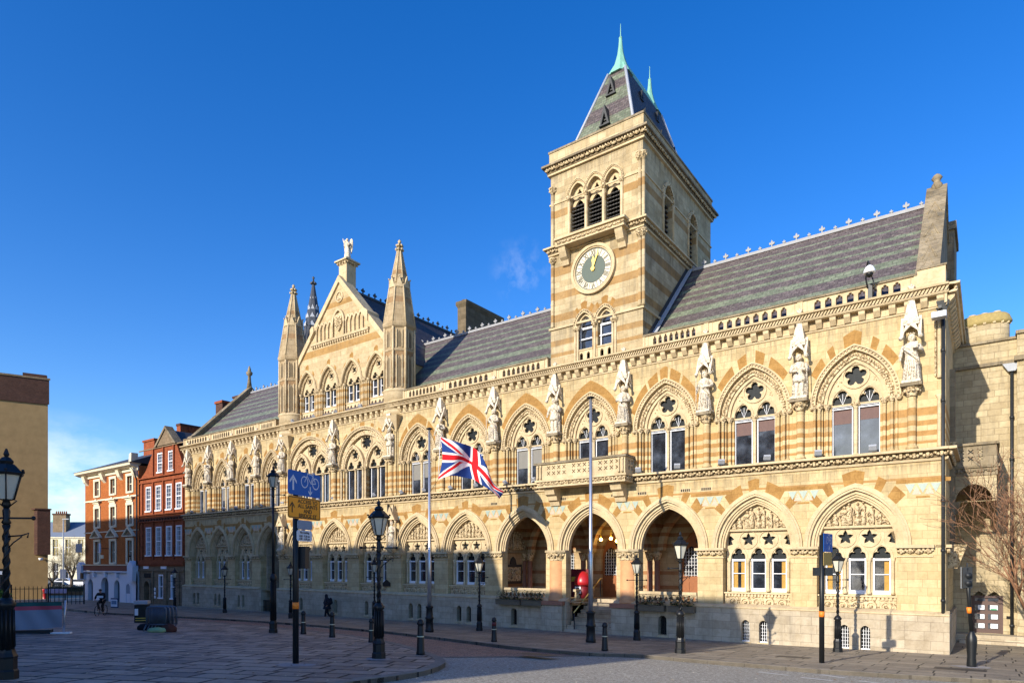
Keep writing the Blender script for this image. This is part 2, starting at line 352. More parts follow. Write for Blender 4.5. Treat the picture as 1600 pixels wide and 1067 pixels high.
def leafband(mb,x0,x1,y,z,pitch,s,m,z2=None):
    n=max(1,int(round((x1-x0)/pitch))); p=(x1-x0)/n
    for i in range(n):
        c=x0+(i+.5)*p; j=.012*math.sin(i*2.3)
        for dx,dz,r in ((-.26,-.1,.5),(0,-.25,.55),(.26,-.1,.5),(0,.25,.6)):
            mb.ball((c+dx*p,y,z+dz*s+j),r*s,m,6,3)
        mb.box(c+p*.38,c+p*.62,y-.3*s,y+.12,z+.1*s,z+.75*s,m)
# ---- ground floor wall with the arch openings
def hole(c,k,w,h,zb,zs,wl=None): return garch(-c,zb,zs,w*k,h,10,None if wl is None else wl*k)
mb=MB()
hs=[hole(c,k,1.62,2.15,(-.12 if t!='s' and t!='d' else -.15),2.47,1.38) for c,k,t in LOW]
mb.plate([(XL,-.16),(XR,-.16),(XR,5.6),(XL,5.6)],hs,0,.5,M['wall'])
mb.box(XR-.5,XR-.002,.5,12,-3,11.4,M['wall']); mb.box(XL,XL+.5,.5,12,-3,11.4,M['wall'])
mb.box(XL+.5,XR-.5,11.5,12,-3,11.4,M['wallp'])
mb.build('ground_floor_wall',hall)
# ---- upper wall
mb=MB()
hs=[hole(c,k,1.38,2.0,5.95,8.05) for c,k in UPR+UPL]+[garch(-c,5.95,8.05,2.36,2.42,12) for c in UPC]
mb.plate([(XL,5.6),(XR,5.6),(XR,11.45),(XL,11.45)],hs,0.002,.5,M['wall'])
mb.build('upper_floor_wall',hall)
# ---- plinth with basement windows
BAS=[]
for c,k,t in LOW:
    if t=='w': BAS+=[(c-.36*k,.17),(c+.36*k,.17)]
    if t=='l': BAS.append((c+(.15 if c<12 else .5),.2))
mb=MB()
for a,b in ((XL-.1,-42.55),(-40.4,-15.62),(-12.98,XR+.12)):
    hh=[garch(-c,-1.5 if c<40 else -1.55,-.78,w,.2,5) for c,w in BAS if a<-c<b]
    mb.plate([(a,-3.2),(b,-3.2),(b,-.12),(a,-.12)],hh,-.2,.35,M['plinth'])
    mb.sweepx([(.1,-.12),(-.2,-.12),(-.24,-.1),(-.24,-.05),(-.1,.02),(.1,.07)],a,b,M['mould'])
    for c,w in BAS:
        if a<-c<b:
            mb.box(-c-w-.06,-c+w+.06,-.23,-.2,-1.58 if c<40 else -1.63,-1.5 if c<40 else -1.55,M['mould'])
mb.box(XR,XR+.12,.15,12,-3.2,-.1,M['plinth'])
for x0 in (-42.6,-40.6): mb.box(x0,x0+.25,-.18,.9,-3.1,-.1,M['plinth'])
mb.build('plinth',hall)
# basement window grilles
for c,w in BAS:
    zb=-1.5 if c<40 else -1.55
    g=MB(); g.prism([(p[0]+c,p[1]) for p in garch(-c,zb,-.78,w-.002,.2,5)],.12,.14,M['leaded'] if c>4 or 1 else M['white'])
    mm=M['white'] if c<8 else M['iron']
    for i in range(-1,2): g.box(i*w*.5-.008,i*w*.5+.008,.02,.05,zb,-.66,mm)
    for i in range(1,6): g.box(-w,w,.025,.04,zb+i*.14-.006,zb+i*.14+.006,mm)
    g.box(-w,w,-.1,.1,zb,zb+.035,M['white'] if c<8 else M['mould'])
    g.build('basement_window',hall,(-c,0,0))
# ---- ground floor windows (one of each kind, then copies)
def relief(mb,w,h,z0,y,m,seed):
    r=random.Random(seed); n=9
    for i in range(n):
        x=-w*.82+1.64*w*i/(n-1)+r.uniform(-.04,.04); top=h*max(.0,(1-(abs(x)/w)**1.6))*.86
        if top<.14: continue
        hh=top*r.uniform(.86,1); rr=.07+.035*r.random()
        mb.lathe([(rr*1.1,0),(rr*1.25,hh*.25),(rr*.85,hh*.5),(rr*1.15,hh*.72),(rr*.4,hh*.8)],m,8,(x,y,z0),True,0,None,1,.8,0,2*pi,.12,5)
        mb.ball((x+r.uniform(-.02,.02),y-.01,z0+hh*.88),rr*.62,m,7,4)
        mb.tube([(x-rr,y-.02,z0+hh*.65),(x-rr*1.6,y-.06,z0+hh*.45),(x-rr*.3,y-.1,z0+hh*(.4+.3*r.random()))],.028,m,5)
    for i in range(26):
        x=r.uniform(-w*.9,w*.9); t=h*max(0,1-(abs(x)/w)**1.6)*.85
        mb.ball((x,y+.03,z0+r.uniform(.03,max(.06,t))),r.uniform(.03,.06),m,6,3)
def ground_window(seed,curt):
    w=MB(); S=1.35
    out=[(-S,-.1),(-S,2.47)]+[(p[0],2.47+p[1]) for p in gothic(S,1.86,10)]+[(S,2.47),(S,-.1)]
    hs=[]
    for dx in (-.84,0,.84): hs.append(trefoil(dx,.6,2.0,.31,.46))
    for dx in (-.42,.42): hs.append(star(dx,2.82,.3))
    for sx in (-1,1): hs.append([(sx*1.3,2.56),(sx*1.3,3.06),(sx*1.15,2.98),(sx*1.02,2.84),(sx*1.14,2.78),(sx*1.08,2.62)])
    w.plate(out,hs,.42,.16,M['mould'])
    for dx in (-.42,.42):
        ring=[]; a=circ(dx,2.82,.36,18); b=circ(dx,2.82,.4,18)
        for i in range(18):
            j=(i+1)%18; w.add([(a[i][0],.42,a[i][1]),(a[j][0],.42,a[j][1]),(b[j][0],.42,b[j][1]),(b[i][0],.42,b[i][1]),(a[i][0],.38,a[i][1]),(a[j][0],.38,a[j][1]),(b[j][0],.38,b[j][1]),(b[i][0],.38,b[i][1])],[(4,5,6,7),(0,1,5,4),(3,2,6,7)],M['mould'])
    for dx in (-.84,0,.84): w.arch(dx,2.0,.31,.5,.4,.6,.38,.43,M['mould'])
    # sill band with the row of roundels
    w.box(-S-.04,S+.04,.12,.42,.5,.56,M['mould'])
    for i in range(20): w.box(-S+.02+i*.137,-S+.1+i*.137,.16,.25,.38,.49,M['mould'])
    w.box(-S,S,.22,.42,-.1,.5,M['carved'])
    w.box(-S-.02,S+.02,-.02,.3,-.09,-.03,M['mould'])
    for i in range(5):
        cx=-1.0+i*.5; a=circ(cx,.15,.13,14); b=circ(cx,.15,.19,14)
        for q in range(14):
            j=(q+1)%14; w.add([(p[0],yy,p[1]) for p in (a[q],a[j],b[j],b[q]) for yy in (.16,.23)],[(0,2,4,6),(0,1,3,2),(4,5,7,6)],M['mould'])
        w.ball((cx,.2,.14),.07,M['carved'],8,4)
    # ledge and relief back
    w.box(-S,S,.26,.42,3.18,3.27,M['mould'])
    o=w.build('window',hall)
    for dx in (-.42,.42): MB().lathe([(.085,.6),(.085,.68),(.06,.72),(.06,1.84),(.09,1.9),(.1,2.02)],M['mould'],8,(dx,.36,0)).build('colonnette',o)
    for dx in (-1.22,1.22): MB().lathe([(.08,.6),(.06,.72),(.06,1.84),(.1,2.02)],M['mould'],8,(dx,.38,0)).build('colonnette',o)
    rl=MB(); relief(rl,1.2,1.3,3.27,.36,M['carved'],seed); rl.build('tympanum_relief',o)
    for dx in (-.84,0,.84):
        f=MB()
        for a,b in ((-.31,-.25),(.25,.31)): f.box(dx+a,dx+b,.5,.58,.6,2.0,M['white'])
        f.box(dx-.31,dx+.31,.47,.58,.56,.74,M['white']); f.box(dx-.31,dx+.31,.47,.58,1.9,1.98,M['white']); f.box(dx-.25,dx+.25,.52,.57,1.35,1.38,M['white'])
        f.build('sash_frame',o)
    g=MB(); g.box(-S,S,.6,.61,.5,2.0,M['glass']); g.box(-S,S,.6,.61,2.0,3.1,M['leaded']); g.build('glass',o)
    if curt:
        for dx,s in ((-.84,1),(-.84,-1),(.84,1)):
            k=MB(); n=12
            A=[(dx+s*(.07+i*.016),.588+.006*(i%2),1.9) for i in range(n)]; k.strip(A,[(p[0],p[1],.74) for p in A],M['curtain']); k.build('curtain',o)
    return o
protos=[ground_window(3,True),ground_window(11,False),ground_window(23,False)]
n=0; used=[False]*3
for c,k,t in LOW:
    if t!='w': continue
    i=0 if c<8 else 1+n%2; n+=1
    if not used[i]: o=protos[i]; used[i]=True; o.location=(-c,0,0); o.scale=(k,1,1)
    else: copy_tree(protos[i],hall,(-c,0,0),None,(k,1,1))
# arch mouldings of the ground floor
def garchmould(deep=.45):
    a=MB(); a.arch(0,2.47,1.62,2.15,1.86,2.42,-.09,.04,M['mould'],0,14); a.arch(0,2.47,1.7,2.24,1.78,2.33,-.13,-.08,M['mould'],0,14)
    a.arch(0,2.47,1.5,2.02,1.63,2.16,.05,deep,M['mould'],0,14); a.arch(0,2.47,1.42,1.93,1.5,2.03,.13,deep,M['mould'],0,14); a.arch(0,2.47,1.34,1.84,1.43,1.94,.2,deep,M['mould'],0,14)
    return a.build('arch_moulding',hall)
def vous(w0,h0,w1,h1,zs,segs,n=24):
    a=MB()
    for k0,k1 in segs:
        for q0,q1 in {(k0,k1),(round(1-k1,4),round(1-k0,4))}: a.arch(0,zs,w0,h0,w1,h1,-.004,.1,M['orange'],0,n,q0,q1)
    return a.build('voussoirs',hall)
am=garchmould(); vs_=vous(1.88,2.44,2.32,2.93,2.47,[(.25,.305),(.345,.385),(.44,.56)])
vs2=vous(1.88,2.44,2.28,2.9,2.47,[(.24,.29),(.33,.42),(.46,.54)])
for i,(c,k,t) in enumerate(LOW):
    if i==0: am.location=(-c,0,0); am.scale=(k,1,1)
    else: copy_tree(am,hall,(-c,0,0),None,(k,1,1))
    v=vs_ if i%2==0 else vs2
    if i<2: v.location=(-c,0,0); v.scale=(k,1,1)
    else: copy_tree(v,hall,(-c,0,0),None,(k,1,1))
# capital bands on the piers
LB=[(0.15,1.27)]
for i in range(len(LOW)-1):
    a,ka,ta=LOW[i]; b,kb,tb=LOW[i+1]; LB.append((a+1.36*ka,b-1.36*kb))
LB.append((LOW[-1][0]+1.36*.86,53.85))
cols=[]
for i,(a,b) in enumerate(LB):
    mb=MB()
    if i in (3,4): cols.append((a+b)/2); continue
    x0,x1=-b,-a
    mb.frus((x0+x1)/2,.1,2.08,2.34,(x1-x0)/2-.06,.08,(x1-x0)/2-.02,.14,M['hollowshade'])
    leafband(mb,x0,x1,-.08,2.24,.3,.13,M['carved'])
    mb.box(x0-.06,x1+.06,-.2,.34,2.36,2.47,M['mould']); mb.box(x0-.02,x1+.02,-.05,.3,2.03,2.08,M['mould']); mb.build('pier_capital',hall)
mb=MB(); mb.xf=Matrix.Translation((.25,0,0))@Matrix.Rotation(pi/2,4,'Z')
leafband(mb,0.05,.9,-.08,2.24,.3,.13,M['carved']); mb.box(0,.95,-.18,.3,2.36,2.47,M['mould']); mb.xf=None
mb.build('pier_capital',hall)
# tile friezes between the arches
M['tileg']=simple('grey_green_tile',(.30,.36,.31),.5,var=.25,sc=9); M['tilep']=simple('mosaic_tile',(.55,.38,.28),.6,var=.5,sc=30)
for i,(a,b) in enumerate(LB):
    mb=MB(); x0,x1=-b,-a; c=(x0+x1)/2; hw=min(.62,(x1-x0)/2+.12)
    if i==0: x0,x1,c,hw=-1.1,.1,-.45,.6
    nn=3; p=2*hw/nn
    mb.box(c-hw-.25,c+hw+.25,-.006,.02,4.76,4.9,M['orange']); mb.box(c-.22,c+.22,-.006,.02,4.2,4.27,M['orange'])
    for j in range(nn):
        xx=c-hw+j*p
        mb.prism([(xx+.04,4.72),(xx+p-.04,4.72),(xx+p/2,4.38)],-.012,.02,M['tileg'])
        if j<nn-1: mb.prism([(xx+p/2+.05,4.33),(xx+p*1.5-.05,4.33),(xx+p,4.66)],-.012,.02,M['tilep'])
    mb.build('tile_frieze',hall)
for u in (8.55,9.5,11.6,13.0,16.0,20.4):
    mb=MB(); mb.box(-u-.22,-u+.26,-.006,.02,5.0,5.16,M['mould'])
    for j in range(5): mb.box(-u-.2+j*.09,-u-.14+j*.09,-.012,.02,5.02,5.14,M['dark'])
    mb.build('air_brick',hall)
# ---- first-floor string course, cornice
def string_course(mb,x0,x1,leaf=True):
    mb.sweepx([(0,5.5),(-.08,5.53),(-.1,5.6),(-.06,5.62)],x0,x1,M['mould']); mb.sweepx([(-.06,5.62),(-.07,5.72),(-.12,5.87)],x0,x1,M['hollowshade']); mb.sweepx([(-.12,5.87),(-.34,5.88),(-.34,5.97),(.02,5.975)],x0,x1,M['mould'])
    if leaf: leafband(mb,x0,x1,-.16,5.74,.42,.13,M['carved'])
mb=MB()
for a,b in ((XL-.1,-16.95),(-11.95,XR+.1)): string_course(mb,a,b)
mb.xf=Matrix.Translation((.25,0,0))@Matrix.Rotation(pi/2,4,'Z'); string_course(mb,-.3,9); mb.xf=None
mb.build('string_course',hall)
mb=MB()
def cornice(mb,x0,x1,step=.12):
    mb.sweepx([(0,11.0),(-.05,11.03),(-.05,11.08)],x0,x1,M['mould']); mb.box(x0,x1,-.05,.03,11.1,11.44,M['wallp'])
    n=int((x1-x0)/.5); p=(x1-x0)/n
    for i in range(n):
        c=x0+(i+.5)*p; mb.prism([(0,11.1),(-.1,11.12),(-.26,11.3),(-.28,11.42),(0,11.42)],c-.11,c+.11,M['mould'],'x')
    mb.sweepx([(0,11.43),(-.32,11.43),(-.36,11.47),(-.36,11.5),(-.28,11.52),(-.28,11.53)],x0,x1,M['mould'])
    mb.sweepx([(-.26,11.52),(-.26,11.7)],x0,x1,M['hollowshade'])
    n=int((x1-x0)/step); p=(x1-x0)/n
    for i in range(n):
        c=x0+(i+.5)*p; mb.add([(c-p*.75,-.33,11.52),(c-p*.1,-.36,11.52),(c+p*.75,-.36,11.7),(c+p*.1,-.33,11.7),(c-p*.4,-.25,11.51),(c+p*.4,-.25,11.71)],[(0,1,2,3),(0,3,5,4),(1,4,5,2)],M['carved'])
    mb.sweepx([(-.26,11.7),(-.42,11.71),(-.44,11.78),(.3,11.80)],x0,x1,M['dirty'])
cornice(mb,XL-.1,XR+.1)
mb.xf=Matrix.Translation((.25,0,0))@Matrix.Rotation(pi/2,4,'Z'); cornice(mb,-.3,12,.24); mb.xf=None
mb.build('cornice',hall)
# ---- parapet, one pierced panel per bay
def panel(x0,x1,n):
    mb=MB(); W_=x1-x0; hs=[]; p=(W_-.9)/n
    for i in range(n): hs.append(trefoil(.45+(i+.5)*p,11.86,12.12,p*.31,.16))
    mb.plate([(0,11.78),(W_,11.78),(W_,12.34),(0,12.34)],hs,-.1,.2,M['mould'])
    mb.box(0,W_,-.17,.17,12.34,12.42,M['dirty']); mb.box(0,.1,-.14,.14,11.78,12.34,M['mould']); mb.box(W_-.1,W_,-.14,.14,11.78,12.34,M['mould'])
    for s in (.2,W_-.26): mb.box(s,s+.06,-.13,-.1,11.86,12.3,M['mould'])
    return mb.build('pierced_parapet',hall,(x0,0,0))
B2=[.62]+BND[1:3]+[11.5]
for a,b in zip(B2[:-1],B2[1:]): panel(-b,-a,8)
B2=[16.8]+BND[5:7]+[27.35]
for a,b in zip(B2[:-1],B2[1:]): panel(-b,-a,8)
B2=[40.55]+BND[10:13]+[53.9]
for a,b in zip(B2[:-1],B2[1:]): panel(-b,-a,8)
MB().box(-.62,XR,-.14,.6,11.79,12.5,M['mould']).box(-.62,XR+.04,-.18,.6,12.5,12.56,M['dirty']).build('parapet_end_block',hall)
# ---- upper floor windows
def upper_window():
    w=MB(); hs=[]
    for dx in (-.47,.47): hs.append(trefoil(dx,8.06,8.12,.35,.5))
    hs.append(foil(0,9.12,.4,5))
    w.plate([(-1.0,8.0)]+[(p[0],8.05+p[1]) for p in gothic(1.0,1.62,10)]+[(1.0,8.0)],hs,.3,.13,M['mould'])
    for dx in (-.47,.47): w.arch(dx,8.1,.36,.56,.45,.66,.255,.31,M['mould'])
    a=circ(0,9.12,.43,20); b=circ(0,9.12,.5,20)
    for q in range(20):
        j=(q+1)%20; w.add([(p[0],yy,p[1]) for p in (a[q],a[j],b[j],b[q]) for yy in (.25,.31)],[(0,2,4,6),(0,1,3,2),(4,5,7,6)],M['mould'])
    r=random.Random(5)
    for i in range(16):
        s=-1 if i%2 else 1; w.ball((s*r.uniform(.5,.72),.3,r.uniform(8.55,9.0)),.035,M['carved'],5,3)
    # jambs
    for s in (-1,1):
        w.box(min(s*1.14,s*1.385),max(s*1.14,s*1.385),.12,.45,5.96,8.06,M['wall'])
        w.box(min(s*.84,s*1.14),max(s*.84,s*1.14),.26,.45,5.96,8.06,M['wall'])
    w.arch(0,8.05,1.13,1.72,1.385,2.0,.12,.4,M['carved'],0,14); w.arch(0,8.05,1.0,1.58,1.14,1.73,.2,.4,M['mould'],0,14)
    A=gothic(1.26,1.86,22)
    for i,p in enumerate(A): w.ball((p[0],.11,8.05+p[1]),.06,M['carved'],6,3)
    o=w.build('window',hall)
    for dx,y,r_,m in ((0,.33,.075,M['mould']),(-1.26,.03,.06,M['wall']),(1.26,.03,.06,M['wall']),(-1.0,.18,.06,M['wall']),(1.0,.18,.06,M['wall']),(-1.42,-.02,.05,M['wall']),(1.42,-.02,.05,M['wall'])):
        c=MB(); c.lathe([(r_*1.7,5.97),(r_*1.7,6.04),(r_*1.2,6.09),(r_,6.12),(r_,7.86)],m,8,(dx,y,0))
        c.lathe([(r_,7.86),(r_*1.3,7.89),(r_*1.1,7.9),(r_*2.2,8.03),(r_*2.4,8.09)],M['carved'],8,(dx,y,0))
        for q in range(5):
            a=q*1.26; c.ball((dx+cos(a)*r_*1.8,y+sin(a)*r_*1.8,7.99),r_*.6,M['carved'],5,3)
        c.build('colonnette',o)
    h=MB(); h.arch(0,8.05,1.39,2.01,1.44,2.06,-.05,.04,M['mould'],0,14); h.arch(0,8.05,1.52,2.16,1.58,2.22,-.09,.04,M['mould'],0,14); h.arch(0,8.05,1.44,2.06,1.52,2.16,-.02,.04,M['mould'],0,14)
    A=gothic(1.48,2.11,20)
    for i,p in enumerate(A): h.ball((p[0],-.05,8.05+p[1]),.042,M['mould'],6,3)
    for s in (-1,1): h.ball((s*1.5,-.08,8.0),.12,M['carved'],7,4)
    h.build('hood_mould',o)
    for dx in (-.47,.47):
        f=MB()
        for a,b in ((-.37,-.335),(.335,.37)): f.box(dx+a,dx+b,.38,.44,6.0,8.0,M['white'])
        f.box(dx-.37,dx+.37,.36,.44,5.97,6.05,M['white']); f.box(dx-.37,dx+.37,.35,.44,7.88,7.92,M['white']); f.box(dx-.37,dx+.37,.34,.44,7.97,8.04,M['white'])
        for t in (-.16,0,.16): f.tube([(dx,.42,8.06),(dx+t,.42,8.5)],.012,M['white'],4)
        f.build('frame',o)
    g=MB(); g.box(-.86,.86,.46,.47,5.96,8.0,M['glass']); g.box(-.86,.86,.46,.47,8.0,9.6,M['leaded']); g.build('glass',o)
    return o
uw=upper_window(); UO=[]
for i,(c,k) in enumerate(UPR+UPL):
    if i==0: uo=uw; uw.location=(-c,0,0)
    else: uo=copy_tree(uw,hall,(-c,0,0),None,(k,1,1))
    UO.append(uo)
for i,uo in enumerate(UO):
    if i in (0,1,4,6,9):
        for dx in (-.47,.47): MB().box(dx-.32,dx+.32,.448,.457,7.86-(.5 if i<2 else .9)+.1*dx,7.86,M['blindb'] if i<2 else M['blind']).build('blind',uo)
SEG=[[(.2,.3),(.34,.38),(.44,.56)],[(.22,.36),(.4,.46)],[(.14,.34),(.36,.44),(.46,.54)],[(.14,.5)],[(.18,.5)],[(.2,.5)],[(.16,.34),(.37,.5)]]
for i,(c,k) in enumerate(UPR):
    v=vous(1.6,2.25,1.84 if c<20 else 1.84,2.78,8.05,SEG[i]); v.location=(-c,0,0)
for c,k in UPL:
    v=vous(1.6,2.25,1.85,2.72,8.05,[(.3,.38),(.44,.56)]); v.location=(-c,0,0); v.scale=(k,1,1)
# two wide windows of the centre block
def wide_window():
    w=MB(); hs=[]; R1=2.2
    for sx in (-1.1,1.1):
        for dx in (-.43,.43): hs.append(trefoil(sx+dx,8.06,8.1,.29,.46))
        hs.append(foil(sx,8.98,.3,5))
    hs.append(foil(0,9.72,.46,8,lobe=.26))
    w.plate([(-R1,8.0)]+[(p[0],8.05+p[1]) for p in gothic(R1,2.26,12)]+[(R1,8.0)],hs,.3,.13,M['mould'])
    w.arch(0,8.05,2.05,2.1,2.37,2.43,.1,.35,M['carved'],0,16)
    for sx in (-1.1,1.1): w.arch(sx,8.05,.86,1.32,1.03,1.52,.12,.31,M['carved'],0,12); w.arch(sx,8.05,1.0,1.5,1.07,1.58,.08,.31,M['mould'],0,12)
    for cx,cz,r in ((-1.1,8.98,.33),(1.1,8.98,.33),(0,9.72,.5)):
        a=circ(cx,cz,r,20); b=circ(cx,cz,r+.07,20)
        for q in range(20):
            j=(q+1)%20; w.add([(p[0],yy,p[1]) for p in (a[q],a[j],b[j],b[q]) for yy in (.25,.31)],[(0,2,4,6),(0,1,3,2),(4,5,7,6)],M['mould'])
    for s in (-1,1): w.box(min(s*2.02,s*2.365),max(s*2.02,s*2.365),.12,.45,5.96,8.06,M['wall'])
    w.box(-.12,.12,.2,.45,5.96,8.06,M['wall'])
    o=w.build('window',hall)
    for dx,y in ((-2.2,.04),(2.2,.04),(-.12,.1),(.12,.1),(-1.1,.32),(1.1,.32),(-1.98,.3),(1.98,.3),(0,.0)):
        r_=.065; c=MB(); c.lathe([(r_*1.7,5.97),(r_*1.7,6.04),(r_,6.12),(r_,7.86)],M['mould'],8,(dx,y,0)); c.lathe([(r_,7.86),(r_*1.1,7.9),(r_*2.2,8.03),(r_*2.4,8.09)],M['carved'],8,(dx,y,0)); c.build('colonnette',o)
    h=MB(); h.arch(0,8.05,2.38,2.44,2.44,2.5,-.05,.04,M['mould'],0,16); h.arch(0,8.05,2.52,2.58,2.58,2.65,-.09,.04,M['mould'],0,16); h.arch(0,8.05,2.44,2.5,2.52,2.58,-.02,.04,M['mould'],0,16)
    for p in gothic(2.48,2.54,26): h.ball((p[0],-.05,8.05+p[1]),.045,M['mould'],6,3)
    h.build('hood_mould',o)
    for sx in (-1.1,1.1):
        for dx in (-.43,.43):
            f=MB()
            for a,b in ((-.3,-.26),(.26,.3)): f.box(sx+dx+a,sx+dx+b,.38,.44,6,8,M['white'])
            f.box(sx+dx-.3,sx+dx+.3,.36,.44,5.97,6.05,M['white']); f.build('frame',o)
    g=MB(); g.box(-2.0,2.0,.46,.47,5.96,8,M['glass']); g.box(-2.0,2.0,.46,.47,8.0,10.3,M['leaded']); g.build('glass',o)
    v=MB()
    for k0,k1 in ((.12,.2),(.26,.31),(.36,.41),(.47,.53),(.59,.64),(.69,.74),(.8,.88)): v.arch(0,8.05,2.62,2.68,2.74,2.93,-.004,.1,M['orange'],0,28,k0,k1)
    v.build('voussoirs',o)
    return o
ww=wide_window(); ww.location=(-UPC[0],0,0); copy_tree(ww,hall,(-UPC[1],0,0))
# statue columns under the figures
for u in BND:
    mb=MB(); x=-u; mb.lathe([(.2,5.98),(.2,6.08),(.14,6.14),(.14,7.92)],M['wall'],10,(x,-.1,0)); mb.lathe([(.14,7.92),(.17,7.96),(.15,7.98),(.28,8.2),(.33,8.26)],M['carved'],10,(x,-.14,0))
    for q in range(10):
        a=q*.628; mb.ball((x+cos(a)*.25,-.14+sin(a)*.25,8.12),.06,M['carved'],6,3)
    mb.box(x-.34,x+.34,-.5,.02,8.26,8.38,M['dirty']); mb.build('statue_bracket',hall)
def canopy():
    m=MB(); S=M['statue']; zb=10.02
    m.box(-.26,.26,-.42,.0,10.5,10.72,S)
    for a,(ox,oy) in ((0,(0,-.46)),(pi/2,(.28,-.22)),(-pi/2,(-.28,-.22))):
        X=Matrix.Translation((ox,oy,0))@Matrix.Rotation(a,4,'Z')
        P=[(-.34,zb),(-.27,zb),(-.2,zb+.22),(0,zb+.42),(.2,zb+.22),(.27,zb),(.34,zb),(0,zb+.82)]
        m.prism(P,-.05,.05,S,'y',X); 
        for s in (-1,1): m.ball((s*.31,-.02,zb+.0),.085,S,6,4,X)
    m.lathe([(.33,10.66),(.3,10.8),(.17,11.3),(.06,11.78),(.05,11.82)],S,4,(0,-.2,0),False,pi/4)
    m.ball((0,-.2,11.88),.1,S,6,4); 
    for s in (-1,1): m.tube([(0,-.2,11.9),(s*.1,-.22,11.96)],[.04,.05],S,5)
    m.tube([(0,-.2,11.9),(0,-.2,12.05)],[.05,.03],S,5)
    return m.build('statue_canopy',hall)
cn=canopy()
for i,u in enumerate(BND):
    if i==0: cn.location=(-u,0,0)
    else: copy_tree(cn,hall,(-u,0,0))
# corner shafts and rainwater pipes
for z0,z1 in ((6.0,7.9),(8.5,10.7)): MB().lathe([(.09,z0),(.07,z0+.1),(.07,z1-.15),(.13,z1)],M['mould'],8,(.06,-.03,0)).build('corner_shaft',hall)
mb=MB()
for i in range(40): mb.ball((-.06,-.04,8.6+i*.052),.045,M['carved'],5,3)
mb.build('corner_shaft',hall)
def pipe(x,y,z0,z1,hop=True):
    m=MB(); m.lathe([(.055,z0),(.055,z1)],M['iron'],8,(x,y,0))
    for i in range(int((z1-z0)/1.8)+1): m.lathe([(.075,0),(.075,.1)],M['iron'],8,(x,y,z0+i*1.8))
    if hop: m.frus(x,y,z1-.05,z1+.3,.08,.08,.2,.15,M['iron'])
    return m.build('rainwater_pipe',hall)
pipe(.17,-.12,-1.4,10.9); pipe(-28.7,-.1,2.55,5.5,False)
# ---- main roofs
def slope_roof(name,x0,x1,m,y0=.25,z0=11.95,yr=5.85,zr=17.55):
    v=MB(); v.add([(x0,y0,z0),(x1,y0,z0),(x1,yr,zr),(x0,yr,zr),(x0,2*yr-y0,z0),(x1,2*yr-y0,z0),(x0,y0,z0-.15),(x1,y0,z0-.15),(x0,2*yr-y0,z0-.15),(x1,2*yr-y0,z0-.15)],[(0,1,2,3),(3,2,5,4),(6,7,9,8),(0,6,7,1),(0,3,4,8,6),(1,2,5,9,7)],m)
    o=v.build(name,hall); n=int((x1-x0)/.56); p=(x1-x0)/n; c=MB(); c.box(x0,x1,yr-.12,yr+.12,zr-.06,zr+.09,M['crest'])
    for i in range(n): fleur(c,x0+(i+.5)*p,yr,zr+.08,.38 if i%2 else .22,M['crest'])
    c.build('ridge_crest',o); return o
def fleur(c,x,y,z,h,m,rot=False):
    k=h
    P=[(-.09,0),(-.05,.22),(-.09,.38),(-.3,.42),(-.36,.58),(-.28,.72),(-.12,.64),(-.12,.8),(0,1.0)]
    P=P+[(-a,b) for a,b in reversed(P[:-1])]
    if rot: c.prism([(y+a*k,z+b*k) for a,b in P],x-.04,x+.04,m,'x')
    else: c.prism([(x+a*k,z+b*k) for a,b in P],y-.04,y+.04,m)
slope_roof('slate_roof',-11.6,-.62,M['slate']); slope_roof('slate_roof',-33.5,-16.7,M['slate']); slope_roof('slate_roof',-53.4,-35.,M['slate'])
# end gables with coping
def gable_end(x0,x1,zt,m,name):
    g=MB(); yr=5.85
    g.prism([(.3,11.8),(.3,12.55),(.62,12.75),(yr-.35,zt-.35),(yr,zt),(yr+.35,zt-.35),(11.1,12.75),(11.4,11.8)],x0,x1,m,'x')
    g.prism([(.22,12.5),(.3,12.72),(.55,12.85),(yr,zt+.18),(11.2,12.8),(11.2,12.65),(yr,zt-.05),(.5,12.6)],x0-.07,x1+.07,M['dirty'],'x')
    cx=(x0+x1)/2
    for t in (.1,.36,.64):
        def Q(s,u): y=.5+(yr-.5)*s; return (cx+u,y-.02,12.72+(zt-12.62)*s+.06)
        g.tube([Q(t,-.24),Q(t+.14,0),Q(t,.24)],.045,M['dirty'],5); g.tube([Q(t-.07,-.16),Q(t+.05,0),Q(t-.07,.16)],.03,M['dirty'],5)
    return g,cx
g,cx=gable_end(-.64,-.02,18.15,M['dirty'],'')
g.lathe([(.26,18.1),(.2,18.4),(.12,18.5),(.16,18.58),(.22,18.66),(.16,18.76),(.05,18.85)],M['dirty'],8,(cx,5.85,0)); g.build('end_gable',hall)
g,cx=gable_end(-53.95,-53.4,18.0,M['dirty'],''); g.lathe([(.24,18.1),(.16,18.7),(.13,19.2),(.26,19.3),(.3,19.5),(.14,19.65),(.16,19.75),(.05,20.1)],M['dirty'],8,(cx,5.85,0)); g.build('end_gable',hall)
m=MB(); m.box(-.5,.24,7.6,10.2,11.5,17.0,M['dirty']); m.box(-.58,.32,7.5,10.3,17.0,17.35,M['dirty']); m.lathe([(.3,17.35),(.24,17.6)],M['dirty'],8,(-.13,8.3,0)); m.build('chimney_stack',hall)
m=MB(); m.box(-30.2,-29.4,8.2,12.6,14,20.7,M['chim']); m.frus(-29.8,10.4,20.7,20.95,.4,2.2,.52,2.32,M['chim']); m.box(-30.3,-29.28,8.1,12.7,20.95,21.15,M['chim']); m.lathe([(.24,21.1),(.2,21.3)],M['chim'],8,(-29.8,8.5,0)); m.build('chimney_stack',hall)
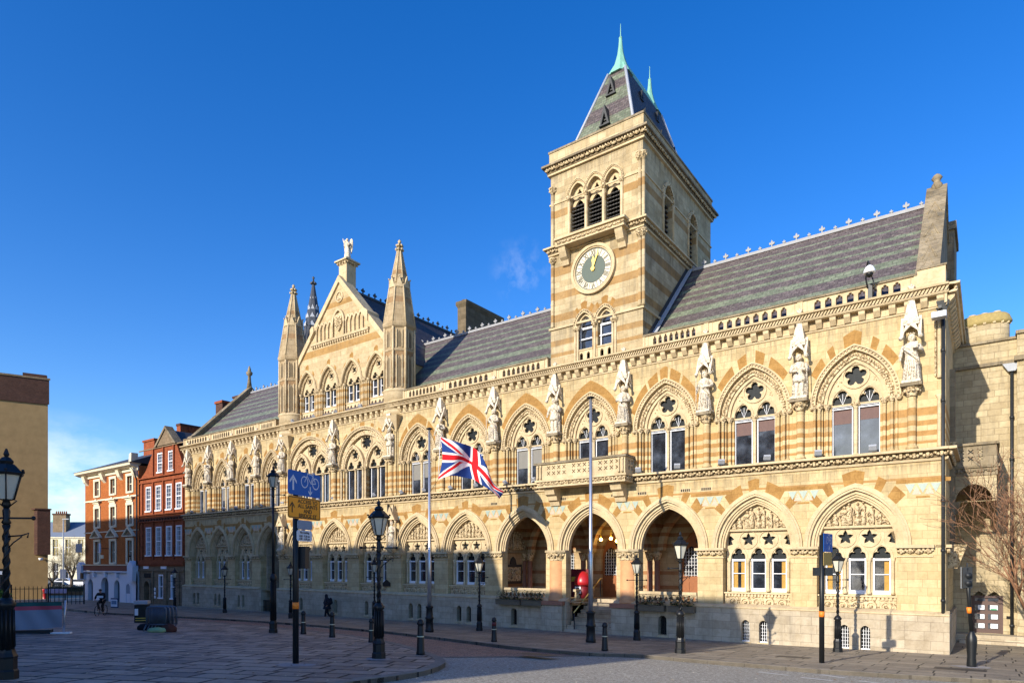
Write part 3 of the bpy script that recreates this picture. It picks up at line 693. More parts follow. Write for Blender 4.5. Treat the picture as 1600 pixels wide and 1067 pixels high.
# ================================================================ centre gable block
GX=-34.0; GT=.42
m=MB(); S4=[-30.35,-32.75,-35.15,-37.55]
hs=[garch(x,11.95,13.9,.92,1.45,8) for x in S4]
m.plate([(-39.3,11.7),(-28.7,11.7),(-28.7,15.3),(-34,21.0),(-39.3,15.3)],hs,GT,.5,M['gable'])
# coping
for s in (-1,1):
    P=[(GX+s*5.35,15.0),(GX+s*5.35,15.5),(GX,21.35),(GX,20.9)]; m.prism(P if s>0 else P[::-1],GT-.12,GT+.75,M['mould'])
    P=[(GX+s*3.0,17.55),(GX+s*3.0,18.25),(GX+s*2.75,18.45),(GX+s*2.6,18.3),(GX+s*2.6,18.0)]; m.prism(P,GT-.2,GT+.8,M['mould'])
m.build('centre_gable',hall)
def small_window():
    w=MB(); hs=[trefoil(dx,13.86,13.92,.25,.36) for dx in (-.36,.36)]+[foil(0,14.78,.21,4,pi/4)]
    w.plate([(-.8,13.8)]+[(p[0],13.9+p[1]) for p in gothic(.8,1.3,9)]+[(.8,13.8)],hs,.22,.12,M['mould'])
    w.arch(0,13.9,.76,1.26,.925,1.46,.1,.35,M['carved'],0,12)
    for p in gothic(.84,1.36,14): w.ball((p[0],.09,13.9+p[1]),.045,M['carved'],5,3)
    for s in (-1,1): w.box(min(s*.68,s*.92),max(s*.68,s*.92),.14,.4,11.8,13.9,M['gable'])
    a=circ(0,14.78,.24,16); b=circ(0,14.78,.29,16)
    for q in range(16):
        j=(q+1)%16; w.add([(p[0],yy,p[1]) for p in (a[q],a[j],b[j],b[q]) for yy in (.18,.23)],[(0,2,4,6),(0,1,3,2),(4,5,7,6)],M['mould'])
    # pierced sill balustrade
    hh=[trefoil(x,11.98,12.3,.09,.12) for x in (-.52,-.2,.2,.52)]
    w.plate([(-.7,11.85),(.7,11.85),(.7,12.55),(-.7,12.55)],hh,.12,.1,M['mould']); w.box(-.72,.72,.08,.26,12.55,12.62,M['mould'])
    o=w.build('window',hall)
    for dx,y in ((0,.16),(-.8,.05),(.8,.05),(-1.12,-.02),(1.12,-.02)):
        r_=.055; c=MB(); c.lathe([(r_*1.7,11.85),(r_,12.0),(r_,13.72)],M['gable'] if dx else M['mould'],8,(dx,y,0)); c.lathe([(r_,13.72),(r_*2.2,13.87),(r_*2.4,13.93)],M['carved'],8,(dx,y,0)); c.build('colonnette',o)
    h=MB(); h.arch(0,13.9,.93,1.46,1.08,1.64,-.08,.02,M['mould'],0,12); h.arch(0,13.9,.97,1.52,1.03,1.58,-.11,-.06,M['mould'],0,12)
    for s in (-1,1): h.ball((s*1.12,-.06,13.95),.1,M['carved'],7,4)
    h.build('hood_mould',o)
    for dx in (-.36,.36):
        f=MB()
        for a,b in ((-.27,-.22),(.22,.27)): f.box(dx+a,dx+b,.3,.36,12.6,13.85,M['white'])
        f.box(dx-.27,dx+.27,.27,.36,12.62,12.78,M['white']); f.box(dx-.27,dx+.27,.3,.36,13.3,13.34,M['white'])
        f.build('frame',o)
    MB().box(-.7,.7,.37,.38,12.5,13.85,M['glass']).box(-.7,.7,.37,.38,13.85,15.1,M['leaded']).build('glass',o)
    v=MB()
    for k0,k1 in ((.26,.33),(.45,.55),(.67,.74)): v.arch(0,13.9,1.1,1.66,1.17,2.02,-.004,.05,M['orange'],0,28,k0,k1)
    v.build('voussoirs',o)
    return o
sw=small_window(); sw.location=(S4[0],GT,0)
for x in S4[1:]: copy_tree(sw,hall,(x,GT,0))
m=MB(); y=GT
m.sweepx([(y,17.0),(y-.14,17.06),(y-.18,17.2),(y,17.24)],-37.0,-31.0,M['mould'])
for i in range(24): m.box(-36.9+i*.25,-36.78+i*.25,y-.12,y,16.9,17.02,M['mould'])
def colarch(x,w,z0,zs,h):
    m.arch(x,zs,w-.07,h-.07,w+.05,h+.08,y-.1,y+.01,M['mould'],0,7)
xs=[(-36.2+.42*i) for i in range(4)]+[(-33.05+.42*i) for i in range(4)]
for x in xs: colarch(x,.19,17.2,18.15-.0,.28)
for x in sorted(set([round(q+s*.21,2) for q in xs for s in (-1,1)])): m.lathe([(.06,17.22),(.045,17.3),(.045,18.05),(.08,18.18)],M['mould'],7,(x,y-.08,0))
m.arch(-34.05,18.2,.5,.75,.64,.92,y-.14,y+.01,M['mould'],0,10)
for s in (-.57,.57): m.lathe([(.07,17.22),(.055,17.3),(.055,18.1),(.09,18.22)],M['mould'],7,(-34.05+s,y-.1,0))
P=[(-.38,.55),(-.36,0),(-.2,-.35),(0,-.55),(.2,-.35),(.36,0),(.38,.55),(0,.66)]
m.prism([(-34.05+a,18.1+b) for a,b in P],y-.12,y+.01,M['carved'])
for q in range(30):
    a=q*2.4; m.ball((-34.05+.3*cos(a)*(q/30),y-.13,18.1+.45*sin(a)*(q/30)),.05,M['carved'],5,3)
a=circ(GX,19.9,.3,18); b=circ(GX,19.9,.38,18)
for q in range(18):
    j=(q+1)%18; m.add([(p[0],yy,p[1]) for p in (a[q],a[j],b[j],b[q]) for yy in (y-.06,y+.01)],[(0,2,4,6),(0,1,3,2),(4,5,7,6)],M['mould'])
m.prism(foil(GX,19.9,.26,3),y-.04,y+.01,M['carved'])
m.build('blind_arcade',hall)
# pedestal
m=MB(); cy=1.08
k=.4
m.box(GX-k,GX+k,cy-k,cy+k,20.2,22.15,M['mould']); m.frus(GX,cy,22.15,22.38,k,k,.54,.54,M['carved'])
for i in range(4):
    for s in (-.52,.52): m.ball((GX-.4+i*.27,cy+s,22.28),.06,M['carved'],5,3); m.ball((GX+s,cy-.4+i*.27,22.28),.06,M['carved'],5,3)
m.box(GX-.62,GX+.62,cy-.62,cy+.62,22.38,22.48,M['mould']); m.frus(GX,cy,22.48,22.72,.42,.42,.28,.28,M['mould'])
m.build('pedestal',hall)
# roof behind the gable
m=MB(); m.add([(-39.2,.95,14.9),(-34,.95,20.65),(-28.8,.95,14.9),(-39.2,14,14.9),(-34,14,20.65),(-28.8,14,14.9)],[(0,1,4,3),(1,2,5,4),(0,2,1),(3,4,5),(0,3,5,2)],M['slatey'])
m.box(-39.1,-28.9,.95,12,11.5,14.9,M['wallp'])
o=m.build('centre_roof',hall); c=MB(); c.box(-34.1,-33.9,.95,14,20.6,20.75,M['darkcrest'])
for i in range(22): fleur(c,-34,1.9+i*.55,20.74,.45 if i%2 else .26,M['darkcrest'],True)
c.build('ridge_crest',o)
# turrets
def turret():
    t=MB(); m=M['turret']; R=.98; c=(0,0,0); ph=pi/8
    t.lathe([(.3,10.2),(.55,10.6),(.85,10.95),(1.02,11.1),(1.02,11.3)],M['mould'],16,c,True)
    t.lathe([(1.0,11.3),(1.0,12.35),(1.06,12.45),(1.1,12.5),(1.02,12.6)],M['mould'],20,c,True)
    t.lathe([(R,12.6),(R,14.9),(R+.05,14.95),(R+.05,15.05),(R,15.1),(R,16.35),(R+.1,16.45),(R+.14,16.58),(R+.14,16.68)],m,8,c,False,ph)
    t.lathe([(R+.08,16.68),(.62,19.25),(.66,19.3)],m,8,c,False,ph)
    t.lathe([(.6,19.3),(.14,21.5),(.12,21.55)],m,8,c,False,ph)
    for i in range(8):
        a=ph+i*pi/4; x,y=cos(a),sin(a)
        t.tube([(x*(R+.02),y*(R+.02),12.6),(x*(R+.02),y*(R+.02),16.4)],.075,M['mould'],6)
        t.tube([(x*(R+.06),y*(R+.06),16.7),(x*.64,y*.64,19.2)],.05,M['mould'],5)
        t.tube([(x*.6,y*.6,19.3),(x*.14,y*.14,21.5)],.04,M['mould'],5)
        a2=a+pi/8; X=Matrix.Rotation(a2+pi/2,4,'Z'); d=-(R*cos(pi/8))
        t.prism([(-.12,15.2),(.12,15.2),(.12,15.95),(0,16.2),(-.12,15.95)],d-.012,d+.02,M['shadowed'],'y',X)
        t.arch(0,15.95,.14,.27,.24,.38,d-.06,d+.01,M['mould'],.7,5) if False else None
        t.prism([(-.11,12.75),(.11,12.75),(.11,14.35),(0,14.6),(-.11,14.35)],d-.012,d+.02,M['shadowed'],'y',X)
        for s in (-1,1):
            t.box(s*.17-.03,s*.17+.03,d-.05,d+.02,12.7,14.7,M['mould'],X); t.box(s*.17-.03,s*.17+.03,d-.05,d+.02,15.15,16.25,M['mould'],X)
        X2=Matrix.Rotation(a2+pi/2,4,'Z'); t.prism([(-.24,19.0),(0,19.65),(.24,19.0)],-.66,-.5,M['mould'],'y',X2); t.ball((0,-.66,19.66),.06,M['mould'],5,3,X2)
    for z,r in ((21.55,.2),(21.8,.16)):
        for i in range(6): a=i*pi/3; t.ball((cos(a)*r,sin(a)*r,z),.1,M['carved'],6,3)
    t.lathe([(.1,21.5),(.08,22.0),(.12,22.08),(.03,22.2)],M['carved'],8,c)
    return t.build('corner_turret',hall)
M['shadowed']=simple('recess_shade_stone',(.16,.12,.07),.9,var=.3)  # flat dark turret panels: shade of lancet recesses put into the colour
tu=turret(); tu.location=(-28.42,.62,0); copy_tree(tu,hall,(-39.45,.62,0))
# piers under the turrets
for x in (-28.42,-39.45):
    m=MB()
    m.box(x-.55,x+.55,-.06,.05,5.98,10.6,M['wall'])
    for s in (-.42,.0,.42): m.lathe([(.1,5.98),(.075,6.1),(.075,9.9),(.12,10.05)],M['wall'],8,(x+s+.0,-.1,0))
    m.frus(x,0,10.05,10.9,.5,.12,.9,.5,M['mould']); m.build('turret_pier',hall)
# lead fleche behind the left roof
m=MB(); L=simple('dark_lead',(.055,.06,.07),.45,var=.4,sc=5); fx,fy=-48.4,9.0
m.lathe([(1.25,15),(1.25,20.8),(1.4,21),(1.15,21.3),(.95,22.6),(.85,23.2),(.12,27.4),(.1,27.5)],L,8,(fx,fy,0),False,pi/8)
for i in range(8):
    a=pi/8+i*pi/4; m.tube([(fx+cos(a)*1.15,fy+sin(a)*1.15,20.5),(fx+cos(a)*1.15,fy+sin(a)*1.15,23.3)],.07,L,5); m.lathe([(.09,23.3),(.01,23.9)],L,5,(fx+cos(a)*1.15,fy+sin(a)*1.15,0))
    X=Matrix.Translation((fx,fy,0))@Matrix.Rotation(a+pi/8+pi/2,4,'Z'); m.prism([(-.42,21.0),(0,22.9),(.42,21.0)],-1.22,-1.05,L,'y',X)
    for k in range(4): m.prism([(-.28+k*.06,23.4+k*.8),(0,23.85+k*.8),(.28-k*.06,23.4+k*.8)],-.84+k*.17,-.7+k*.17,M['lead'],'y',X)
for i in range(6): m.ball((fx+.2*cos(i),fy+.2*sin(i),27.5),.12,L,5,3)
m.lathe([(.1,27.4),(.06,27.9),(.14,28.0),(.03,28.15)],L,6,(fx,fy,0)); m.build('lead_fleche',hall)
# ================================================================ clock tower
TX0,TX1,TY0,TY1=-16.72,-11.58,.06,9.25; TC=(TX0+TX1)/2
m=MB(); BW=[-15.12,-14.14,-13.16]; LW=[-14.72,-13.56]
hs=[garch(x,18.2,20.3,.4,.55,7) for x in BW]+[garch(x,11.95,13.65,.43,.6,7) for x in LW]
m.plate([(TX0,11.4),(TX1,11.4),(TX1,21.9),(TX0,21.9)],hs,TY0,.45,M['tower'])
SY=[3.0,6.35]
side=MB()
vs,fs=plate([(TY0+.45,11.4),(TY1,11.4),(TY1,21.9),(TY0+.45,21.9)],[garch(y,17.95,20.1,.55,.75,7) for y in SY],.45)
m.add([(TX1-p[2],p[0],p[1]) for p in vs],fs,M['tower'])
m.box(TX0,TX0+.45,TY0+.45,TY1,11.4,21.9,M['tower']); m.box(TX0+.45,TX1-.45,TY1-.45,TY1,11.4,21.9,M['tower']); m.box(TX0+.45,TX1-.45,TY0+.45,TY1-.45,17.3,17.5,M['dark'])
tw=m.build('clock_tower',hall)
m=MB()
def ring(z0,z1,o,mt,yy=0): m.box(TX0-o,TX1+o,TY0-o,TY0,z0,z1,mt); m.box(TX1,TX1+o,TY0,TY1+o,z0,z1,mt); m.box(TX0-o,TX0,TY0,TY1+o,z0,z1,mt); m.box(TX0,TX1,TY1,TY1+o,z0,z1,mt)
def tleaf(z,pitch,s,o):
    leafband(m,TX0-o,TX1+o,TY0-o,z,pitch,s,M['carved']); m.xf=Matrix.Translation((TX1,0,0))@Matrix.Rotation(pi/2,4,'Z'); leafband(m,TY0-o,TY1+o,-o,z,pitch,s,M['carved']); m.xf=None
ring(13.78,13.88,.08,M['mould'])
ring(17.58,17.66,.1,M['mould']); ring(17.66,17.9,.12,M['hollowshade']); tleaf(17.78,.28,.1,.18); ring(17.9,17.98,.3,M['mould'])
ring(20.2,20.27,.05,M['mould'])
ring(21.72,21.82,.12,M['mould']); ring(21.82,22.1,.15,M['hollowshade']); tleaf(21.97,.3,.12,.23); ring(22.1,22.2,.36,M['dirty'])
m.build('tower_string_course',tw)
m=MB(); m.plate([(TX0-.06,TY0-.06),(TX1+.06,TY0-.06),(TX1+.06,TY1+.06),(TX0-.06,TY1+.06)],[[(TX0+.45,TY0+.45),(TX1-.45,TY0+.45),(TX1-.45,TY1-.45),(TX0+.45,TY1-.45)]],0,1,M['tower'])
m.v=[Vector((p.x,p.z,22.2+p.y*.68)) for p in m.v]
for (a,b,c,d) in ((TX0-.1,TX1+.1,TY0-.1,TY0+.42),(TX0-.1,TX1+.1,TY1-.42,TY1+.1),(TX0-.1,TX0+.42,TY0+.42,TY1-.42),(TX1-.42,TX1+.1,TY0+.42,TY1-.42)): m.box(a,b,c,d,22.88,22.98,M['dirty'])
m.build('tower_parapet',tw)
for x in (TX1-.14,TX1+.05,TX0+.14):
    for z0,z1 in ((13.9,17.4),(18.0,21.0)):
        m=MB(); m.lathe([(.12,z0),(.085,z0+.1),(.085,z1-.3)],M['tower'],8,(x,TY0-.04,0)); m.lathe([(.085,z1-.3),(.2,z1),(.22,z1+.05)],M['carved'],8,(x,TY0-.04,0))
        for q in range(5): m.ball((x+.15*cos(q*1.25),TY0-.04+.15*sin(q*1.25),z1-.1),.06,M['carved'],5,3)
        m.build('corner_shaft',tw)
def bel():
    w=MB(); w.plate([(-.42,20.2)]+[(p[0],20.3+p[1]) for p in gothic(.42,.58,7)]+[(.42,20.2)],[foil(0,20.5,.15,3)],.2,.1,M['mould'])
    w.arch(0,19.75,.24,.36,.42,.52,.2,.3,M['mould'],0,7)
    for i in range(9):
        z=18.25+i*.19; w.add([(-.4,.12,z),(.4,.12,z),(.4,.42,z+.17),(-.4,.42,z+.17)]+[(-.4,.12,z+.03),(.4,.12,z+.03),(.4,.42,z+.2),(-.4,.42,z+.2)],[(0,1,2,3),(4,5,6,7),(0,1,5,4)],M['lead2'])
        for q in range(5): w.ball((-.32+q*.16,.12,z),.05,M['lead2'],5,3)
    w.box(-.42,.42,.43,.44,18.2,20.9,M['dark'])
    o=w.build('louvred_opening',tw)
    h=MB(); h.arch(0,20.3,.405,.56,.5,.68,-.05,.2,M['mould'],0,9); h.arch(0,20.3,.5,.68,.6,.8,-.1,.02,M['mould'],0,9)
    for p in gothic(.55,.74,12): h.ball((p[0],-.12,20.3+p[1]),.035,M['mould'],5,3)
    h.build('hood_mould',o)
    return o
M['lead2']=simple('sooty_louvre_lead',(.06,.055,.05),.6,var=.5,sc=9)
b0=bel(); b0.location=(BW[0],TY0,0)
for x in BW[1:]: copy_tree(b0,tw,(x,TY0,0))
for x in (-15.61,-14.63,-13.65,-12.67): m=MB(); m.lathe([(.1,18.1),(.075,18.2),(.075,20.05)],M['mould'],8,(x,TY0-.02,0)); m.lathe([(.075,20.05),(.15,20.25),(.16,20.32)],M['carved'],8,(x,TY0-.02,0)); m.build('belfry_shaft',tw)
for y in SY:
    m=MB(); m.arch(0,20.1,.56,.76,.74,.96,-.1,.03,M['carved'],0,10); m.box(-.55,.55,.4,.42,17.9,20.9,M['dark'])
    for i in range(9): m.box(-.55,.55,.22,.4,18.05+i*.25,18.1+i*.25,M['lead2'])
    for s in (-.62,.62): m.lathe([(.07,18.0),(.06,19.9),(.12,20.1)],M['mould'],7,(s,-.02,0))
    m.v=[Vector((TX1-p.y,y+p.x,p.z)) for p in m.v]; m.build('louvred_opening',tw)
m=MB(); m.box(-16.05,-12.25,TY0-.62,TY0-.002,17.66,17.72,M['mould']); m.box(-16.0,-12.3,TY0-.58,TY0-.05,17.72,17.92,M['carved']); leafband(m,-16.0,-12.3,TY0-.6,17.84,.28,.1,M['carved']); m.box(-16.1,-12.2,TY0-.68,TY0-.002,17.985,18.1,M['mould'])
m.box(-16.0,-12.3,TY0-.58,TY0-.05,17.92,17.985,M['mould'])
for x in (-15.75,-12.6): m.prism([(TY0,16.85),(TY0-.12,16.88),(TY0-.2,17.1),(TY0-.35,17.2),(TY0-.5,17.5),(TY0-.55,17.66),(TY0,17.66)],x-.2,x+.2,M['mould'],'x')
m.build('belfry_balcony',tw)
# tower lower windows
def lw():
    w=MB(); w.arch(0,13.65,.34,.5,.44,.62,.06,.3,M['mould'],0,9); w.box(-.43,.43,.18,.3,13.0,13.06,M['white']) 
    w.plate([(-.36,13.6)]+[(p[0],13.65+p[1]) for p in gothic(.36,.52,7)]+[(.36,13.6)],[garch(0,13.63,13.7,.3,.4,6)],.24,.06,M['white'])
    w.plate([(-.43,11.82),(.43,11.82),(.43,12.42),(-.43,12.42)],[trefoil(x,11.95,12.2,.09,.12) for x in (-.2,.2)],.02,.1,M['mould']); w.box(-.45,.45,-.02,.14,12.42,12.48,M['mould'])
    o=w.build('window',tw)
    h=MB(); h.arch(0,13.65,.45,.62,.6,.8,-.1,.02,M['mould'],0,9)
    for p in gothic(.55,.73,9): h.ball((p[0],-.12,13.65+p[1]),.05,M['carved'],5,3)
    for k0,k1 in ((.1,.25),(.3,.36),(.43,.57),(.64,.7),(.78,.9)): h.arch(0,13.65,.62,.82,.72 if 0 else .9,1.22,-.004,.05,M['orange'],0,20,k0,k1) if abs(.5-(k0+k1)/2)<.3 else None
    h.build('hood_mould',o)
    f=MB()
    for s in (-.38,.33): f.box(s,s+.05,.22,.3,12.4,13.65,M['white'])
    f.box(-.38,.38,.2,.3,13.52,13.6,M['white']); f.build('frame',o)
    MB().box(-.4,.4,.31,.32,12.3,14.2,M['glass']).build('glass',o); return o
l0=lw(); l0.location=(LW[0],TY0,0); copy_tree(l0,tw,(LW[1],TY0,0))
for x in (-15.25,-15.1,-14.14,-13.0,-13.15): m=MB(); m.lathe([(.085,11.82),(.06,11.95),(.06,13.4)],M['mould'],8,(x,TY0-.02,0)); m.lathe([(.06,13.4),(.13,13.6),(.14,13.66)],M['carved'],8,(x,TY0-.02,0)); m.build('window_shaft',tw)
# clock
ck=MB(); cz=16.3; cxx=-14.2; y=TY0
def disc(mb,r,y0,y1,mt,n=48): mb.prism([(cxx+r*cos(2*pi*i/n),cz+r*sin(2*pi*i/n)) for i in range(n)],y0,y1,mt)
def annulus(mb,r0,r1,y0,y1,mt,n=48):
    a=circ(cxx,cz,r0,n); b=circ(cxx,cz,r1,n)
    for q in range(n):
        j=(q+1)%n; mb.add([(p[0],yy,p[1]) for p in (a[q],a[j],b[j],b[q]) for yy in (y0,y1)],[(0,2,4,6),(0,1,3,2),(4,5,7,6)],mt)
annulus(ck,1.08,1.22,y-.16,y+.01,M['mould']); annulus(ck,1.02,1.09,y-.1,y+.01,M['mould'])
ck=ck.build('clock',hall)
m=MB(); disc(m,1.03,y-.04,y+.01,M['clockwhite']); disc(m,1.0,y-.045,y-.041,M['iron']); disc(m,.965,y-.05,y-.046,M['clockwhite']); disc(m,.66,y-.056,y-.051,M['iron']); disc(m,.64,y-.06,y-.0565,M['clockgreen']); m.build('dial',ck)
m=MB()
for i in range(12):
    a=pi/2-i*pi/6; X=Matrix.Translation((cxx+.78*cos(a),y-.056,cz+.78*sin(a)))@Matrix.Rotation(-(a-pi/2),4,'Y')
    num=['XII','I','II','III','IIII','V','VI','VII','VIII','IX','X','XI'][i]; vs,fs=text_mesh(num,.36,bold=.012); vs=[(p[0]*.62,p[1],p[2]-.1) for p in vs]; m.add(vs,fs,M['numeral'],False,X)
    b=a+pi/12; X=Matrix.Translation((cxx+.79*cos(b),y-.055,cz+.79*sin(b)))@Matrix.Rotation(-(b-pi/2),4,'Y'); m.box(-.012,.012,-.005,.005,-.14,.14,M['numeral'],X)
for i in range(60):
    a=i*pi/30; m.ball((cxx+.965*cos(a),y-.055,cz+.965*sin(a)),.016,M['numeral'],5,3)
m.build('numerals',ck)
def hand(name,ang,L,wd,yy):
    X=Matrix.Translation((cxx,yy,cz))@Matrix.Rotation(ang,4,'Y')
    MB().prism([(-wd*.6,-.12),(wd*.6,-.12),(wd,L*.5),(wd*1.6,L*.68),(0,L),(-wd*1.6,L*.68),(-wd,L*.5)],-.01,.01,M['gold'],'y',X).prism(circ(0,0,.1,14),-.012,.012,M['gold'],'y',X).build(name,ck)
hand('hour_hand',radians(2),.62,.055,y-.09); hand('minute_hand',radians(21),.95,.025,y-.12)
# tower roof
rx0,rx1,ry0,ry1=TX0+.62,TX1-.62,TY0+.5,TY1-.5; ya,yb=2.85,6.5; zs=27.5; sw_=.5
m=MB(); z0=22.5
B=[(rx0,ry0,z0),(rx1,ry0,z0),(rx1,ry1,z0),(rx0,ry1,z0)]; T=[(TC-sw_,ya-.45,zs),(TC+sw_,ya-.45,zs),(TC+sw_,yb+.45,zs),(TC-sw_,yb+.45,zs)]
m.add([B[0],B[1],T[1],T[0]],[(0,1,2,3)],M['slatet']); m.add([B[2],B[3],T[3],T[2]],[(0,1,2,3)],M['slatet'])
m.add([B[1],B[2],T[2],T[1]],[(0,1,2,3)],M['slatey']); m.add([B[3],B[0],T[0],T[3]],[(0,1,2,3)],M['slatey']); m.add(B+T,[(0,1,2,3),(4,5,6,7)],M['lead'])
for i in range(4): m.tube([B[i],T[i]],.08,M['lead'],6)
m.build('tower_roof',tw)
m=MB(); m.add([T[0],T[1],T[2],T[3],(TC,ya,28.6),(TC,yb,28.6)],[(0,1,4),(1,2,5,4),(2,3,5),(3,0,4,5)],M['copper'])
m.build('copper_cap',tw)
for yy in (ya,yb):
    m=MB(); m.lathe([(.66,27.42),(.44,27.85),(.3,28.2),(.17,28.65),(.11,29.1),(.08,29.45),(.1,29.5),(.03,29.58),(.012,30.25)],M['copper'],8,(TC,yy,0),False,pi/8); m.build('copper_spirelet',tw)
def dormer(x,y,z,a,s,m_):
    X=Matrix.Translation((x,y,z))@Matrix.Rotation(a,4,'Z')
    m_.prism([(-.33*s,0),(-.22*s,0),(0,.75*s),(.22*s,0),(.33*s,0),(0,1.25*s)],-.28*s,.35*s,M['iron'],'y',X); m_.prism([(-.22*s,0),(0,.78*s),(.22*s,0)],.0,.3*s,M['lead'],'y',X)
    for k in range(3): m_.box(-.16*s+.05*k*s,.16*s-.05*k*s,-.1,0,.12*s+k*.2*s,.2*s+k*.2*s,M['iron'],X)
    m_.box(-.38*s,.38*s,-.3*s,.3*s,-.05,.0,M['iron'],X)
for a_ in ((TC+.05,1.15,23.9,0,.8),(TC,1.9,25.9,0,.75)): m=MB(); dormer(*a_,m); m.build('roof_dormer',tw)
for z,yy in ((23.4,1.6),(23.4,3.6),(23.4,5.6),(23.4,7.6),(24.9,3.1),(24.9,5.2),(24.9,7.0),(26.3,3.6),(26.3,5.6)):
    t=(z-z0)/(zs-z0); x=rx1+(TC+sw_-rx1)*t; m=MB(); dormer(x-.05,yy,z,pi/2,.42,m); m.build('roof_dormer',tw)
m=MB(); m.box(-11.55,-11.35,.3,.6,12.0,12.5,M['iron']); 
for i in range(10):
    t=i/9; m.box(-11.58,-11.42,.9+4.6*t-.3,.9+4.6*t+.35,12.6+5.1*t-.35,12.75+5.1*t+.35,M['iron']) if 0 else None
m.strip([(-11.56,.3,12.15),(-11.56,5.8,17.7)],[(-11.3,.3,12.15),(-11.3,5.8,17.7)],M['lead']); m.strip([(-11.56,.3,12.05),(-11.56,5.8,17.6)],[(-11.56,.3,12.45),(-11.56,5.8,18.0)],M['iron'])
m.build('roof_flashing',hall)
# ================================================================ loggia, stairs
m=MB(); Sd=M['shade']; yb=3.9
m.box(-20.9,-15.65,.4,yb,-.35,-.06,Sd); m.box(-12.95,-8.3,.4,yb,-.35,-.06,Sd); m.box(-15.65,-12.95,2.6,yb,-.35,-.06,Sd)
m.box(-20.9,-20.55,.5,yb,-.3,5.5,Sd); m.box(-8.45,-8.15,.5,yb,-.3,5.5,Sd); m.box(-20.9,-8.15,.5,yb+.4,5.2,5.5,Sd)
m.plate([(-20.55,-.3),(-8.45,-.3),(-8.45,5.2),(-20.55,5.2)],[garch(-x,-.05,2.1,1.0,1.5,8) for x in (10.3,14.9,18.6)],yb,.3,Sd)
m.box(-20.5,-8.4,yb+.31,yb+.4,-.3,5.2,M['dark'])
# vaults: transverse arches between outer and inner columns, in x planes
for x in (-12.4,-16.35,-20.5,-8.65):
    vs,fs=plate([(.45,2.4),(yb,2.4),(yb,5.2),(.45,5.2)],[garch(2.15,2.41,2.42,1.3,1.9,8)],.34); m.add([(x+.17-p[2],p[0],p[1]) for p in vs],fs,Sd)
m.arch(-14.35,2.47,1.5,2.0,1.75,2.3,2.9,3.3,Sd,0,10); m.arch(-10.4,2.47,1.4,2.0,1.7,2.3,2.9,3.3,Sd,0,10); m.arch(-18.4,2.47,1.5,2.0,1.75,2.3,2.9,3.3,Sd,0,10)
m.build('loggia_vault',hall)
for x in (-12.4,-16.35,-20.35,-8.7):
    for dx in (-.2,.2): mm=MB(); mm.lathe([(.2,-.06),(.15,.1),(.14,1.95)],M['pinkd'],10,(x+dx,3.1,0)); mm.lathe([(.14,1.95),(.25,2.3),(.27,2.42)],M['carved'],10,(x+dx,3.1,0)); mm.build('inner_column',hall)
for c in cols:
    m=MB(); x=-c; m.lathe([(.5,-.1),(.5,-.02),(.44,.05),(.46,.1),(.41,.16),(.4,1.95)],M['pink'],24,(x,.16,0)); co=m.build('loggia_column',hall)
    m=MB(); m.lathe([(.4,1.93),(.44,1.97),(.42,2.0),(.5,2.25),(.6,2.36)],M['carved'],16,(x,.16,0)); m.lathe([(.66,2.36),(.66,2.47)],M['mould'],8,(x,.16,0),False,pi/8)
    for q in range(18): a=q*pi/9; m.ball((x+cos(a)*.5,.16+sin(a)*.5,2.16+.08*(q%2)),.09,M['carved'],6,4)
    m.build('capital',co)
    m=MB(); m.box(x-.66,x+.62,-.42,.6,-3.0,-.32,M['plinth']); m.box(x-.72,x+.68,-.48,.66,-.3,-.1,M['pinkd']); m.build('pedestal',co)
m=MB()
g0=hgz(-14.3,-.6)
n=9; h=( -.06-g0)/n
for i in range(n): m.box(-15.62,-12.98,-.45+i*.33,3.0,g0-.3 if i==0 else g0+i*h-.02,g0+(i+1)*h,M['plinth'])
m.box(-15.66,-15.5,.55,2.6,-.1,0.0,M['mould'])
m.build('entrance_steps',hall)
# door leaves, glazed tracery
for x,lf in ((14.9,1),(10.3,1),(18.6,0)):
    w=MB(); z0_=-.05; mt=simple('varnished_oak',(.28,.10,.035),.4,var=.3,sc=8) if x==14.9 else M['oak']; M['oak']=mt
    w.box(-1,1,.22,.28,z0_,1.0,mt); w.plate([(-1,1.0),(-1,2.1)]+[(p[0],2.1+p[1]) for p in gothic(1.0,1.5,8)]+[(1,2.1),(1,1.0)],[garch(-.48,1.15,2.1,.4,.6,6),garch(.48,1.15,2.1,.4,.6,6),circ(0,2.95,.25,14)],.22,.06,mt)
    for k in (-.75,-.25,.25,.75): w.box(k-.18,k+.18,.19,.22,.15,.85,mt)
    d=w.build('entrance_door',hall,(-x,yb,0))
    g=MB(); g.box(-1,1,.285,.29,1,3.6,M['glass'])
    for s in (-.48,.48):
        for q in range(-2,3): g.box(s+q*.15-.01,s+q*.15+.01,.25,.27,1.15,2.6,M['white'])
        for q in range(8): g.box(s-.4,s+.4,.25,.27,1.2+q*.17,1.215+q*.17,M['white'])
    g.build('glazing',d)
